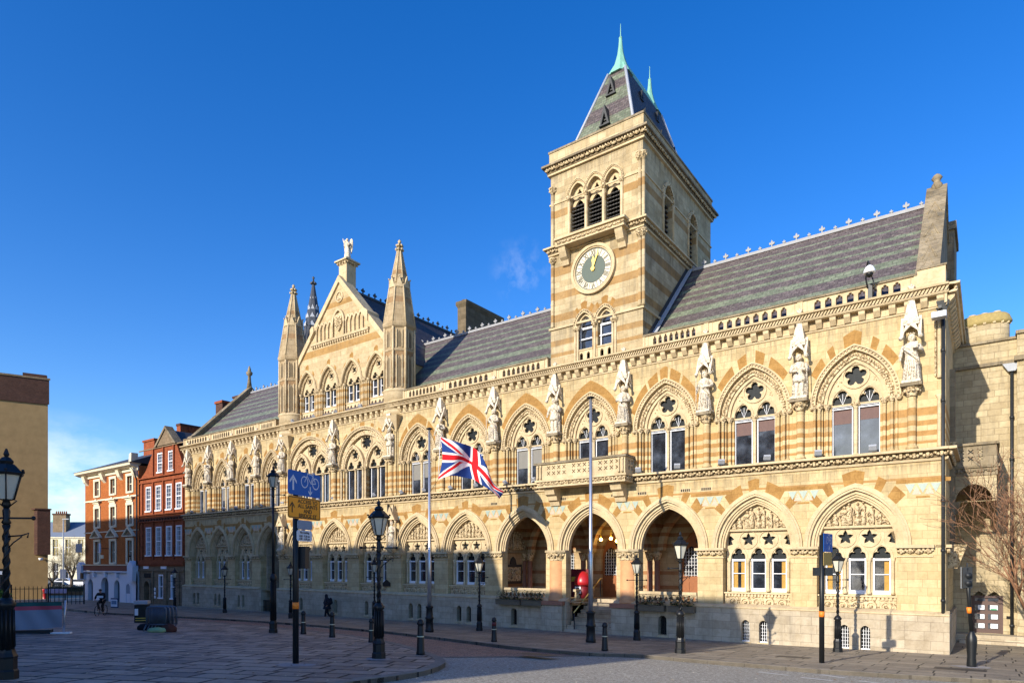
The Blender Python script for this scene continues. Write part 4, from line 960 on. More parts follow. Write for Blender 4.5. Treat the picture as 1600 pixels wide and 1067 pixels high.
# balustrades of the loggia
def balus(x0,x1,y,z0,z1,parent=hall):
    b=MB(); b.box(x0,x1,y-.1,y+.12,z1-.14,z1,M['mould']); b.box(x0,x1,y-.08,y+.1,z0,z0+.08,M['mould']); n=int((x1-x0)/.26); p=(x1-x0)/n
    hs=[trefoil((i+.5)*p,.02,.2,p*.3,.14) for i in range(n)]
    b.xf=Matrix.Translation((x0,y-.04,z0+.08)); b.plate([(0,0),(x1-x0,0),(x1-x0,z1-z0-.22),(0,z1-z0-.22)],hs,0,.1,M['mould']); b.xf=None
    return b.build('balustrade',parent)
balus(-19.75,-16.8,.15,-.12,.5); balus(-11.9,-9.0,.15,-.12,.5)
for xx in (-15.62,-13.0): 
    b=MB(); b.xf=Matrix.Translation((xx,.6,0))@Matrix.Rotation(pi/2,4,'Z')
    b.box(0,2.0,-.08,.08,.36,.48,M['mould']); b.box(0,2.0,-.08,.08,-.1,-.02,M['mould'])
    for i in range(9): b.lathe([(.05,-.02),(.07,.1),(.04,.25),(.06,.36)],M['mould'],7,(.12+i*.22,0,0))
    b.xf=None; b.build('balustrade',hall)
m=MB(); m.tube([(-15.1,-.35,g0+1.0),(-15.1,2.4,1.0),(-15.1,2.6,1.02)],.035,simple('brass_rail',(.5,.33,.1),.35,metal=.6),8)
for yy,zz in ((-.3,g0+1.0),(2.4,1.0)): m.tube([(-15.1,yy,zz-1.0+.05),(-15.1,yy,zz)],.03,M['iron'],6)
m.build('handrail',hall)
# memorial plaque & relief on the loggia's side wall
m=MB(); m.xf=Matrix.Translation((-20.55,0,0))@Matrix.Rotation(pi/2,4,'Z')
m.box(1.15,2.75,-.08,0,.65,1.75,M['iron']); m.prism([(1.65,1.75),(1.75,2.05),(1.95,2.2),(2.15,2.05),(2.25,1.75)],-.07,0,M['iron']); m.box(1.3,2.6,-.12,-.08,.8,1.6,M['carved'])
for i in range(26): r=random.Random(i); m.ball((r.uniform(1.4,2.5),-.13,r.uniform(.9,1.5)),r.uniform(.04,.08),M['carved'],6,3)
m.xf=None; m.build('memorial_tablet',hall)
m=MB(); m.xf=Matrix.Translation((-20.55+.0,2.15,0))@Matrix.Rotation(pi/2,4,'Z'); relief(m,1.15,1.6,2.6,-.06,M['carved'],77); m.xf=None; m.build('wall_relief',hall)
# balcony
b=MB(); X0,X1=-16.95,-12.0
b.box(X0,X1,-.95,-.002,5.6,5.68,M['mould']); b.box(X0+.04,X1-.04,-.9,-.05,5.68,5.88,M['carved']); leafband(b,X0+.04,X1-.04,-.92,5.77,.42,.12,M['carved']); b.box(X0-.06,X1+.06,-1.0,-.002,5.88,5.98,M['mould'])
for xs in (X0,X1):
    b.xf=Matrix.Translation((xs,0,0))@Matrix.Rotation(pi/2 if xs==X1 else -pi/2,4,'Z'); leafband(b,-.85 if xs==X1 else .1,-.1 if xs==X1 else .85,-.0,5.77,.4,.12,M['carved']); b.xf=None
for x in (-16.35,-12.65): b.prism([(0,4.72),(-.12,4.75),(-.2,4.95),(-.35,5.0),(-.42,5.2),(-.6,5.28),(-.68,5.48),(-.8,5.6),(0,5.6)],x-.28,x+.28,M['mould'],'x')
bo=b.build('balcony',hall)
p=MB(); L=X1-X0
def xh(cx,cz,s): return [[(cx-s,cz-s*.7),(cx-s*.7,cz-s),(cx-.0,cz-.25*s),(cx+s*.7,cz-s),(cx+s,cz-s*.7),(cx+.25*s,cz),(cx+s,cz+s*.7),(cx+s*.7,cz+s),(cx,cz+.25*s),(cx-s*.7,cz+s),(cx-s,cz+s*.7),(cx-.25*s,cz)]]
hs=[]
for g_ in range(3):
    for i in range(4):
        for j in range(2): hs.append([(X0+.75+g_*1.45+i*.3+dx*.1,6.28+j*.28+dz*.1) for dx,dz in ((-1,-.7),(-.3,0),(-1,.7),(-.7,1),(0,.3),(.7,1),(1,.7),(.3,0),(1,-.7),(.7,-1),(0,-.3),(-.7,-1))])
p.plate([(X0,5.98),(X1,5.98),(X1,6.74),(X0,6.74)],hs,-.95,.14,M['mould'])
for xs in (X0+.14,X1):
    vs,fs=plate([(-.81,5.98),(-.002,5.98),(-.002,6.74),(-.81,6.74)],[[(-.5+i*.28-.1,6.25+j*.28-.1),(-.5+i*.28+.1,6.25+j*.28-.1),(-.5+i*.28+.1,6.25+j*.28+.1),(-.5+i*.28-.1,6.25+j*.28+.1)] for i in (0,1) for j in (0,1)],.14); p.add([(xs-q[2],q[0],q[1]) for q in vs],fs,M['mould'])
p.box(X0-.08,X1+.08,-1.04,-.77,6.74,6.84,M['dirty']); p.box(X1-.2,X1+.08,-.77,-.01,6.74,6.84,M['dirty']); p.box(X0-.08,X0+.2,-.77,-.01,6.74,6.84,M['dirty'])
for x in (X1-.12,X1-.3,X0+.12,X0+.3): p.lathe([(.06,6.02),(.045,6.1),(.045,6.6),(.07,6.7)],M['mould'],7,(x,-.99,0))
p.build('pierced_parapet',bo)
# dark door recess at the left entrance
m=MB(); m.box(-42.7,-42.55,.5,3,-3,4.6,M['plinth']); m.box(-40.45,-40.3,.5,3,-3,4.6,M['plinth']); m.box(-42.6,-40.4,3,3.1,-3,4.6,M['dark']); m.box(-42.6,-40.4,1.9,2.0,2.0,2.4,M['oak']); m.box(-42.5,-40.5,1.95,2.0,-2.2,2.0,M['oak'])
for i in range(6): m.box(-42.3+i*.32,-42.1+i*.32,1.9,1.95,-.2,1.8,M['glass'])
m.build('side_entrance',hall)
m=MB(); gy=hgz(-41.5,-.1)
for i in range(12): m.box(-42.5+i*.18,-42.46+i*.18,.02,.06,gy,gy+1.15,M['black'])
for z in (.1,.6,1.1): m.box(-42.55,-40.4,.02,.06,gy+z,gy+z+.05,M['black'])
m.build('entrance_gate',hall)
m=MB(); m.prism([(-.34,0),(.34,0),(.34,.22),(.2,.3),(0,.42),(-.2,.3),(-.34,.22)],-.04,0,M['black']); m.build('wall_plaque',hall,(-28.9,-.02,.38))
# niche brackets for the two ground-floor statues
for x in (-28.15,-39.6):
    m=MB(); m.frus(x,-.2,2.47,2.7,.2,.2,.32,.3,M['carved']); m.box(x-.34,x+.34,-.52,0,2.7,2.8,M['mould'])
    for s in (-1,1): m.lathe([(.06,2.8),(.045,2.9),(.045,4.3),(.08,4.45)],M['mould'],7,(x+s*.36,-.35,0))
    m.prism([(x-.45,4.45),(x-.3,4.5),(x,4.85),(x+.3,4.5),(x+.45,4.45),(x,5.3)],-.5,-.4,M['mould']); m.lathe([(.42,4.5),(.28,4.95),(.04,5.45)],M['mould'],4,(x,-.2,0),False,pi/4); m.build('statue_niche',hall)
# ================================================================ STATUES
def statue_mesh(kind):
    """one continuous robed or armoured figure, 1.65 m, standing at the origin, facing -y"""
    r=random.Random(kind*13+5); m=MB(); S=M['statue']; arm=kind%3==1
    lean=r.uniform(-.03,.03)
    if arm:   # tunic and legs
        m.lathe([(.24,.62),(.25,.75),(.18,.98),(.22,1.2),(.25,1.34),(.17,1.41),(.075,1.44),(.07,1.5)],S,18,(0,0,0),True,0,None,1,.72,0,2*pi,.05,9)
        for s in (-1,1): m.tube([(s*.09,0,.66),(s*.1,-.03,.42),(s*.11,.0,.1),(s*.11,-.02,.03),(s*.12,-.15,.03)],[.1,.075,.06,.055,.04],S,8)
        m.lathe([(.3,.05),(.27,.7),(.24,1.36),(.1,1.42)],S,12,(0,.1,0),True,0,None,1,.4,0,2*pi,.08,7)
    else:
        m.lathe([(.27,0),(.3,.06),(.27,.35),(.23,.7),(.19,.98),(.23,1.2),(.26,1.33),(.18,1.41),(.075,1.45),(.07,1.5)],S,26,(lean,0,0),True,r.random()*3,None,1,.75,0,2*pi,.085,9)
        m.tube([(-.24,-.05,1.25),(-.05,-.23,1.05),(.2,-.16,.8),(.26,0,.55)],[.05,.055,.06,.03],S,7)
        for i in range(5): m.tube([(-.16+i*.075,-.2,.85-.03*i),(-.14+i*.07,-.22,.5),(-.17+i*.085,-.2,.05)],[.012,.03,.022],S,5)
    m.box(-.3,.3,-.26,.24,-.06,.03,S)
    # head with face and hair
    m.lathe([(.05,1.47),(.085,1.52),(.1,1.58),(.105,1.64),(.09,1.7),(.05,1.74),(.01,1.75)],S,12,(lean,-.02,0),True)
    m.tube([(lean,-.12,1.64),(lean,-.145,1.6),(lean,-.12,1.585)],[.012,.022,.014],S,5)
    m.lathe([(.11,1.5),(.125,1.58),(.12,1.68),(.08,1.75),(.02,1.78)],S,10,(lean,.02,0),True)
    if kind%2==0:
        for i in range(7): a=i*2*pi/7; m.ball((lean+.09*cos(a),.0+.09*sin(a),1.76),.028,S,5,3)     # crown
    if kind%4==1: m.tube([(lean-.06,-.1,1.54),(lean,-.14,1.48),(lean+.06,-.1,1.54)],[.03,.05,.03],S,6)  # beard
    # arms bent to hold something
    for s in (-1,1):
        e=(s*.33,-.02,1.06+r.uniform(-.04,.04)); h=(s*r.uniform(.02,.2),-.28,r.uniform(.98,1.22)) if (s>0 or kind%2) else (s*.34,-.12,.84)
        m.tube([(s*.22,0,1.34),(s*.29,.01,1.2),e],[.075,.075,.065],S,8); m.tube([e,tuple((a+b)/2 for a,b in zip(e,h)),h],[.066,.06,.04],S,8)
        m.ball(h,.045,S,7,4)
        for f in range(4): m.tube([h,(h[0]+(f-1.5)*.016,h[1]-.04,h[2]-.03),(h[0]+(f-1.5)*.016,h[1]-.02,h[2]-.065)],.011,S,4)
        m.tube([h,(h[0]-s*.03,h[1]-.02,h[2]+.03)],.012,S,4)
        last=h
    if kind%3==0: m.box(last[0]-.1,last[0]+.08,last[1]-.06,last[1]+.02,last[2]-.05,last[2]+.17,S)            # book
    if kind%3==1: m.tube([(.34,-.2,.02),(.3,-.26,1.2),(.29,-.27,1.45)],[.018,.02,.012],S,5)
    if kind%3==2: m.tube([(-.32,-.22,.04),(-.33,-.2,1.5)],[.018,.018],S,5); m.ball((-.33,-.2,1.52),.05,S,6,4)
    return m
SMESH=[]
WHO=['robed figure with a book','armoured figure with a spear','robed figure with a staff','crowned figure with a book','bearded figure in a tunic','crowned robed figure with a staff']
def statue(i,x,y,z,label,sc=1.0,rot=0):
    k=i%6
    while len(SMESH)<6: SMESH.append(None)
    if SMESH[k] is None: o=statue_mesh(k).build('statue'); SMESH[k]=o.data
    else: o=bpy.data.objects.new('statue',SMESH[k]); COL.objects.link(o)
    o.location=H(x,y,z); o.rotation_euler=(0,0,TH+rot); o.scale=(sc,sc,sc)
    return tag(o,label,'statue','carved stone statues along the front')
ORD=['first','second','third','fourth','fifth','sixth','seventh','eighth','ninth','tenth','eleventh','twelfth','thirteenth','fourteenth']
for i,u in enumerate(BND):
    lab='pale stone '+WHO[i%6]+', '+('under the canopy at the right corner' if i==0 else ('leftmost, beside the red brick house' if i==13 else 'canopied, '+ORD[i]+' from the right corner'))
    statue(i,-u,-.26,8.44,lab,1.0,.1*math.sin(i*2.1))
statue(2,-28.15,-.28,2.85,'weathered stone figure in a niche between ground-floor arches, behind the big street lamp',.88)
statue(5,-39.6,-.28,2.85,'weathered stone figure in a niche beside the tall left entrance arch',.88)
# angel on the gable
o=empty('angel_statue',H(GX,1.08,22.72),TH+.3,label='white winged angel statue on the pedestal at the top of the centre gable',cat='statue')
a=MB(); S=M['statue']; a.lathe([(.22,0),(.24,.1),(.2,.4),(.16,.7),(.12,.86),(.16,1.02),(.17,1.1),(.06,1.17),(.05,1.22)],S,20,(0,0,0),True,0,None,1,.8,0,2*pi,.08,8)
a.ball((0,-.02,1.31),.09,S,10,6); a.tube([(-.14,0,1.1),(-.26,-.02,1.15),(-.32,-.05,1.36)],[.05,.04,.025],S,7); a.tube([(.14,0,1.1),(.2,-.1,.9),(.05,-.2,.85)],[.05,.045,.03],S,7)
for f in range(4): a.tube([(-.32,-.05,1.36),(-.34+f*.012,-.05,1.43)],.01,S,4)
a.build('figure',o)
for s in (1,-1):
    w=MB(); P=[(0,.95),(s*.1,1.3),(s*.26,1.42),(s*.34,1.3),(s*.36,1.0),(s*.3,.6),(s*.22,.35),(s*.16,.55),(s*.05,.7)]
    w.prism(P if s<0 else P[::-1],.1,.16,S)
    for k in range(6): w.tube([(s*(.08+.04*k),.09,1.25-.03*k),(s*(.1+.045*k),.09,.45+.09*k)],.022,S,5)
    w.build('wing',o)
# floodlights on the first-floor ledge
def flood():
    m=MB(); m.box(-.02,.02,-.12,.1,0,.04,M['iron']); m.box(-.14,.14,-.02,.02,.04,.09,M['iron'])
    X=Matrix.Translation((0,0,.19))@Matrix.Rotation(radians(40),4,'X'); m.box(-.13,.13,-.05,.07,-.1,.1,M['lead'],X); m.box(-.11,.11,.07,.075,-.08,.08,M['lampglass'],X)
    return m.build('floodlight')
fl=None
def put_flood(x,y,z,lab):
    global fl
    if fl is None: fl=flood(); o=fl
    else: o=fl.copy(); COL.objects.link(o)
    o.location=H(x,y,z); o.rotation_euler=(0,0,TH+.5*math.sin(x*3)); tag(o,lab,'floodlight','small floodlights on the ledges')
for i,(c,k) in enumerate(UPR+[(UPC[0],1.9),(UPC[1],1.9)]+UPL):
    nm='at the %s first-floor window from the right'%ORD[i]
    put_flood(-c-1.5*k if k>1 else -c-1.25*k,-.2,5.98,'floodlight '+nm+', left side')
    if i!=3: put_flood(-c+.65*k,-.2,5.98,'floodlight '+nm+', right side')
for i,x in enumerate((-31.3,-33.8,-36.2,-38.6)): put_flood(x,-.1,11.81,'small floodlight on the upper ledge of the centre gable, '+ORD[i]+' from the right')
# security camera on the parapet
o=empty('security_camera',H(-2.15,-.2,11.8),TH,label='white domed security camera on a swan-neck bracket on the right parapet',cat='security camera')
m=MB(); m.box(-.05,.1,-.1,.1,.0,.55,M['iron']); m.tube([(-.05,-.1,.4),(-.1,-.2,.75),(-.05,-.28,1.2),(.0,-.42,1.3),(.06,-.5,1.15),(.06,-.5,1.05)],.03,M['iron'],7); m.tube([(.12,-.1,.1),(.2,-.15,.4),(.1,-.3,.8)],.02,M['iron'],5); m.build('bracket',o)
m=MB(); m.lathe([(.05,1.1),(.12,1.05),(.2,.9),(.21,.82),(.15,.8)],M['white'],14,(.06,-.5,0)); m.build('housing',o); m=MB(); m.ball((.06,-.5,.78),.13,M['black'],10,6); m.build('dome',o)
o=empty('security_camera',H(.1,-.45,10.5),TH,label='boxy floodlight camera under the cornice at the right corner',cat='security camera')
MB().box(-.05,.05,-.1,.4,.35,.45,M['iron']).box(-.25,.2,-.25,.1,.0,.2,M['lead']).build('housing',o); MB().box(-.22,.17,-.26,-.25,.02,.18,M['lampglass']).tube([(0,0,.1),(-.1,0,.4)],.03,M['iron'],5).build('lens',o)
# ================================================================ LINK WING on the right
LY=9.6
wing=empty('stone_wing',H(.3,6.4,0),TH,label='weathered stone wing at the right edge with rounded chimney and panelled door',cat='building')
wm=Matrix.Translation((-.3,-LY,0))
def wb(mb,name,par=None):
    mb.v=[Vector((p.x-.3,p.y-LY,1.75+.92*(p.z-1.75) if p.z>-3 else p.z)) for p in mb.v]; return mb.build(name,par or wing)
m=MB(); x1=14; gyy=-1.9
m.plate([(.25,-3),(x1,-3),(x1,11.0),(.25,11.0)],[garch(1.42,gyy+.45,.25,.52,.02,2)],LY,.5,M['linkstone']); m.box(.25,x1,LY+.5,LY+6,-3,11,M['linkstone'])
m.box(.25,x1,LY-.12,LY+.4,10.95,11.1,M['dirty']); m.box(.25,x1,LY,LY+.5,11.1,12.05,M['linkstone']); m.box(.25,2.45,LY-.1,LY+.55,12.05,12.16,M['dirty'])
m.box(2.45,x1,LY-.35,LY+.6,-3,12.15,M['linkstone']); m.box(2.4,x1,LY-.45,LY+.7,12.15,12.3,M['dirty']); m.box(2.35,x1,LY-.5,LY+.4,10.95,11.15,M['dirty'])
wb(m,'wall')
m=MB(); m.lathe([(.9,11.9),(.9,13.3)],M['linkstone'],28,(1.35,LY+1.6,0),True,0,None,1,.6)
for q in range(16): a=q*pi/8; m.box(1.35+.9*cos(a)-.05,1.35+.9*cos(a)+.05,LY+1.6+.54*sin(a)-.05,LY+1.6+.54*sin(a)+.05,13.3,13.4,M['mould'])
m.lathe([(.86,13.3),(1.0,13.4),(1.0,13.48),(.9,13.75),(.8,13.85)],M['lichen'] if 'lichen' in M else M['dirty'],28,(1.35,LY+1.6,0),True,0,None,1,.6)
for i in range(3): m.lathe([(.16,13.8),(.14,14.0)],M['mould'],10,(.9+i*.45,LY+1.6,0))
wb(m,'chimney')
d=MB(); dz0=gyy+.45; x0,x2=.88,1.96
M['doorbrown']=simple('brown_door_paint',(.085,.045,.036),.5,var=.1)
d.box(x0,x2,LY+.1,LY+.16,dz0,.26,M['doorbrown']); d.box(x0-.03,x0+.05,LY-.01,LY+.12,dz0,.3,M['doorbrown']); d.box(x2-.05,x2+.03,LY-.01,LY+.12,dz0,.3,M['doorbrown']); d.box(x0,x2,LY-.01,LY+.12,.2,.3,M['doorbrown'])
dd=wb(d,'door')
for i in range(4):
    for s in (0,1): d=MB(); d.box(x0+.13+s*.46,x0+.49+s*.46,LY+.08,LY+.1,dz0+.2+i*.43,dz0+.46+i*.43,M['glass']); wb(d,'pane',dd)
d=MB()

for i,s,wd in ((0,0,.2),(0,1,.24),(1,0,.14),(1,1,.22),(2,0,.22),(2,1,.26)): d.box(x0+.46+s*.46-wd,x0+.47+s*.46,LY+.07,LY+.079,dz0+.23+i*.43,dz0+.44+i*.43,M['white'])
d.box(x0+.68,x0+.9,LY+.06,LY+.07,dz0+1.08,dz0+1.14,simple('green_notice',(.02,.25,.1),.6)); wb(d,'notice',dd)
d=MB(); 
d.arch(1.42,.3,.55,.55,.6,.6,LY-.02,LY+.03,M['linkstone'],0,10); d.box(2.1,2.22,LY-.02,LY,-.75,-.62,M['dark']); wb(d,'door_head')
d=MB(); d.box(.3,12,LY-.9,LY,-3.2,gyy+.44,M['plinth']); d.box(.5,12,LY-1.3,LY-.9,-3.2,gyy+.2,M['plinth']); 
for i in range(1): d.box(.7,12,LY-1.7,LY-1.3,-3.2,gyy+.02,M['plinth'])
st=wb(d,'door_steps')
# side porch balcony
p=MB(); hs=[]
for i in range(3):
    for j in range(2): hs.append([(.62+i*.3+dx*.1,6.28+j*.3+dz*.1) for dx,dz in ((-1,-.7),(-.3,0),(-1,.7),(-.7,1),(0,.3),(.7,1),(1,.7),(.3,0),(1,-.7),(.7,-1),(0,-.3),(-.7,-1))])
p.plate([(.3,6.0),(1.75,6.0),(1.75,6.85),(.3,6.85)],hs,6.5,.18,M['dirty']); p.box(.3,1.82,6.42,6.76,6.85,6.95,M['dirty']); p.box(1.6,1.78,6.68,LY,6.0,6.85,M['dirty']); p.box(1.55,1.85,6.76,LY,6.85,6.95,M['dirty'])
p.box(.3,1.85,6.38,LY,5.88,6.0,M['dirty']); leafband(p,.35,1.75,6.42,5.75,.35,.12,M['dirty']); p.box(.3,1.78,6.45,LY,5.55,5.88,M['dirty'])
wb(p,'porch_balcony')
p=MB(); p.plate([(.3,4.45),(1.75,4.45),(1.75,5.55),(.3,5.55)],[[(.42,4.47)]+[(1.02+q[0],4.5+q[1]) for q in gothic(.6,.7,7)]+[(1.62,4.47)]],6.5,.3,M['linkstone']); p.box(1.6,1.75,6.8,LY,4.45,5.55,M['linkstone']); p.prism([(6.8,4.45),(LY,4.45),(LY,3.4),(8.6,3.7),(7.4,4.2)],1.55,1.75,M['dirty'],'x'); p.frus(.45,6.7,3.9,4.45,.03,.1,.15,.3,M['dirty'])
wb(p,'porch_arch')
m=MB(); x=2.28; m.lathe([(.06,gyy+.2),(.06,10.6)],M['iron'],8,(x,LY-.12,0)); m.frus(x,LY-.15,10.55,10.9,.12,.1,.32,.15,M['lead'])
for i in range(6): m.lathe([(.085,0),(.085,.12)],M['iron'],8,(x,LY-.12,gyy+.8+i*1.9))
wb(m,'rainwater_pipe')
# side wall trim of the hall
m=MB(); m.prism([(1.5,1.6),(1.5,2.5),(2.6,2.5)],.25,.55,M['carved'],'x'); m.frus(.5,2.0,1.6,2.5,.05,.1,.35,.5,M['carved']); m.box(.25,.42,3.0,3.6,2.0,9.5,M['dirty']); m.box(.25,.5,2.9,3.7,6.0,6.6,M['carved'])
m.build('side_bracket',hall)
# ================================================================ GROUND
def flag_mat(name,c1,c2,mort,bw,rh,rot,morts=.015,bump=.5,wet=0):
    m,nt,b=mat(name,.75,.3); q=N(nt); tc=q.n('ShaderNodeTexCoord').outputs['Object']
    mp=q.n('ShaderNodeMapping'); mp.inputs['Rotation'].default_value=(0,0,rot); q.l(tc,mp.inputs[0])
    wn=q.n('ShaderNodeTexNoise'); wn.inputs['Scale'].default_value=.6; q.l(mp.outputs[0],wn.inputs['Vector'])
    v=q.n('ShaderNodeVectorMath',operation='MULTIPLY_ADD'); q.l(wn.outputs['Color'],v.inputs[0]); v.inputs[1].default_value=(.12,.12,0); q.l(mp.outputs[0],v.inputs[2])
    br=q.n('ShaderNodeTexBrick'); q.l(v.outputs[0],br.inputs['Vector']); br.offset=.37; br.offset_frequency=2; br.squash=.7; br.squash_frequency=3
    for k,x in (('Scale',1),('Mortar Size',morts),('Mortar Smooth',.3),('Bias',0),('Brick Width',bw),('Row Height',rh)): br.inputs[k].default_value=x
    br.inputs['Color1'].default_value=(*c1,1); br.inputs['Color2'].default_value=(*c2,1); br.inputs['Mortar'].default_value=(*mort,1)
    n1=q.noise(tc,.5,5,.7); n2=q.noise(tc,22,5,.75); n3=q.noise(tc,3,5,.7)
    c=q.mix(q.ramp(n1,[(.4,(0,0,0)),(.7,(.5,.5,.5))]),br.outputs['Color'],q.mix(1,br.outputs['Color'],(.5,.5,.55),'MULTIPLY'))
    c=q.mix(q.ramp(n3,[(.5,(0,0,0)),(.62,(.5,.5,.5))]),c,q.mix(1,c,(1.5,1.4,1.25),'MULTIPLY'))
    c=q.mix(n2,c,q.mix(1,c,(.55,.55,.55),'MULTIPLY'))
    n5=q.noise(tc,1.7,6,.8); c=q.mix(q.ramp(n5,[(.56,(0,0,0)),(.64,(.55,.55,.55))]),c,q.mix(1,c,(.35,.34,.33),'MULTIPLY')); n6=q.noise(tc,9,2,.4); c=q.mix(q.ramp(n6,[(.70,(0,0,0)),(.73,(.8,.8,.8))]),c,(.06,.055,.05)); q.l(c,b.inputs['Base Color'])
    h=q.math('ADD',q.math('MULTIPLY',br.outputs['Fac'],-1.),q.math('ADD',q.math('MULTIPLY',n2,.35),q.math('MULTIPLY',n3,.5)))
    q.l(q.bump(h,bump,.03),b.inputs['Normal'])
    q.l(q.ramp(n3,[(.3,(.45,)*3),(.7,(.9,)*3)]),b.inputs['Roughness'])
    return m
M['plaza']=flag_mat('plaza_flagstones',(.52,.42,.32),(.26,.22,.185),(.02,.02,.022),1.15,.72,.12,.045,1.3)
M['pave']=flag_mat('pavement_flagstones',(.42,.355,.26),(.29,.245,.18),(.05,.045,.035),1.1,.8,-TH+.0,.022,.6)
M['brickroad']=flag_mat('brick_road_setts',(.46,.29,.22),(.28,.19,.16),(.04,.035,.035),.24,.11,.4,.012,.5)
def asphalt():
    m,nt,b=mat('asphalt_chippings',.9,.2); q=N(nt); tc=q.n('ShaderNodeTexCoord').outputs['Object']
    n=q.noise(tc,13,5,.85); n2=q.noise(tc,.4,5,.6); n3=q.noise(tc,45,3,.8)
    c=q.ramp(q.math('ADD',q.math('MULTIPLY',n,.6),q.math('MULTIPLY',n3,.4)),[(.36,(.12,.105,.08)),(.5,(.32,.29,.23)),(.62,(.72,.66,.54))])
    c=q.mix(q.ramp(n2,[(.4,(0,0,0)),(.7,(.4,.4,.4))]),c,(.27,.24,.185)); q.l(c,b.inputs['Base Color']); q.l(q.bump(n,.9,.02),b.inputs['Normal']); return m
M['asphalt']=asphalt()
M['kerb']=stone('kerb_stone',(.34,.30,.24),(.25,.22,.18),course=5,width=.9,mortar=.02,bump=.6)
M['roadpaint']=simple('worn_road_paint',(.62,.60,.55),.8,var=.35,sc=7)
xs=[-400,-80,-40,0,40,80,400]; ys=[-400,-60,-30,0,30,60,75,600]
m=MB(); vs=[(x,y,gz(x,y)-.11) for y in ys for x in xs]; nx=len(xs)
m.add(vs,[(j*nx+i,j*nx+i+1,(j+1)*nx+i+1,(j+1)*nx+i) for j in range(len(ys)-1) for i in range(nx-1)],M['asphalt'])
tag(m.build('ground'),kind='structure')
def slab(name,pts,top,bot,mt,kerb=None):
    m=MB(); n=len(pts); P=[Vector((p[0],p[1])) for p in pts]
    m.add([(p.x,p.y,gz(p.x,p.y)+top) for p in P]+[(p.x,p.y,gz(p.x,p.y)+bot) for p in P],[tuple(range(n))]+[(i,i+n,(i+1)%n+n,(i+1)%n) for i in range(n)],mt)
    return tag(m.build(name),kind='structure')
KP=[G(*p) for p in ((160,956.5),(280,962.4),(400,969),(500,976.5),(606,986),(700,997),(794,1008.7),(850,1014),(914,1019),(1000,1022),(1080,1029),(1180,1037),(1275,1045),(1420,1054),(1600,1064))]
dK=(KP[-1]-KP[-3]).normalized(); KP.append(KP[-1]+dK*25)
PP=[G(*p) for p in ((300,1120),(440,1082),(565,1062),(620,1055),(662,1048),(685,1041),(695,1035),(696,1031),(690,1026),(677,1021),(640,1009),(606,1001),(550,992),(480,984),(400,976.5),(300,969.5),(200,962),(100,955))]
back=[H(16,8,0),H(-80,8,0)]
slab('pavement',list(KP)+[H(40,-4,0),H(40,8,0),H(-120,8,0),H(-120,-3.5,0)],0,-.3,M['pave'])
slab('plaza_paving',list(PP)+[Vector((-75,61,0)),Vector((-78,-30,0)),Vector((-8,-12,0))],0,-.3,M['plaza'])
# reddish sett road between them
a=[G(*p) for p in ((914,1019),(794,1008.7),(606,986),(400,969),(160,956.5))]; b_=[G(*p) for p in ((100,955),(300,969.5),(480,984),(606,1001),(677,1021))]
slab('brick_road',[a[0]]+a[1:]+[Vector((-75,66,0))]+b_,-.105,-.13,M['brickroad'])
def kerb(name,pts,w,h,mt,side=1):
    m=MB(); L=[];R=[]
    for i,p in enumerate(pts):
        d=(Vector(pts[min(i+1,len(pts)-1)][:2])-Vector(pts[max(i-1,0)][:2])).normalized(); nrm=Vector((-d.y,d.x))*side
        L.append((p[0],p[1])); R.append((p[0]+nrm.x*w,p[1]+nrm.y*w))
    for i in range(len(pts)-1):
        q=[L[i],L[i+1],R[i+1],R[i]]
        m.add([(x,y,gz(x,y)+h) for x,y in q]+[(x,y,gz(x,y)-.2) for x,y in q],[(0,1,2,3),(0,4,5,1),(3,2,6,7)],mt)
    return tag(m.build(name),kind='structure')
kerb('pavement_kerb',[p+Vector((0,0,0)) for p in KP],-.16,.006,M['kerb'],-1)
kerb('plaza_kerb',PP,.28,.008,M['kerb'],1)
m=MB(); o1,o2=G(677,1021),G(914,1019)
def sheet(m,pts,off,mt): m.add([(p[0],p[1],gz(p[0],p[1])+off) for p in pts],[tuple(range(len(pts)))],mt)
def line(m,p,q,w,off,mt):
    d=(q-p); d.z=0; d.normalize(); n=Vector((-d.y,d.x,0))*w/2; sheet(m,[p+n,q+n,q-n,p-n],off,mt)
line(m,o1,o2,.22,-.098,M['kerb']); tag(m.build('road_channel'),kind='structure')
m=MB()
for p,q in (((1185,1043),(1232,1048)),((1252,1051),(1302,1056)),((1282,1047),(1320,1052)),((1342,1056),(1395,1062.5)),((1330,1060),(1390,1066)),((1410,1063),(1470,1070)),((1460,1061),(1600,1078))): line(m,G(*p),G(*q),.11,-.103,M['roadpaint'])
tag(m.build('road_marking'),kind='structure')
m=MB(); 
for x,y,s in ((462,1038,.5),(592,1029,.45),(1517,1041,.6)):
    p=G(x,y); r=random.Random(int(x)); sheet(m,[(p.x+s*cos(a)*r.uniform(.7,1.15),p.y+s*.8*sin(a)*r.uniform(.7,1.15)) for a in [i*pi/5 for i in range(10)]],.004,M['cement'] if 'cement' in M else M['kerb'])
tag(m.build('paving_patch'),kind='structure')
m=MB()
for x,y,a,b in ((1240,1026,.5,.3),(1340,1006,.5,.35),(410,958,.5,.3),(1500,1045,.6,.35),(840,1022,.6,.3),(330,985,.6,.4)):
    p=G(x,y); ex=Vector((.8,-.6,0)); ey=Vector((.6,.8,0)); sheet(m,[p+ex*a+ey*b,p-ex*a+ey*b,p-ex*a-ey*b,p+ex*a-ey*b],.0045,M['iron2'])
tag(m.build('manhole_cover'),'dark iron access covers let into the paving','cover',kind='structure')
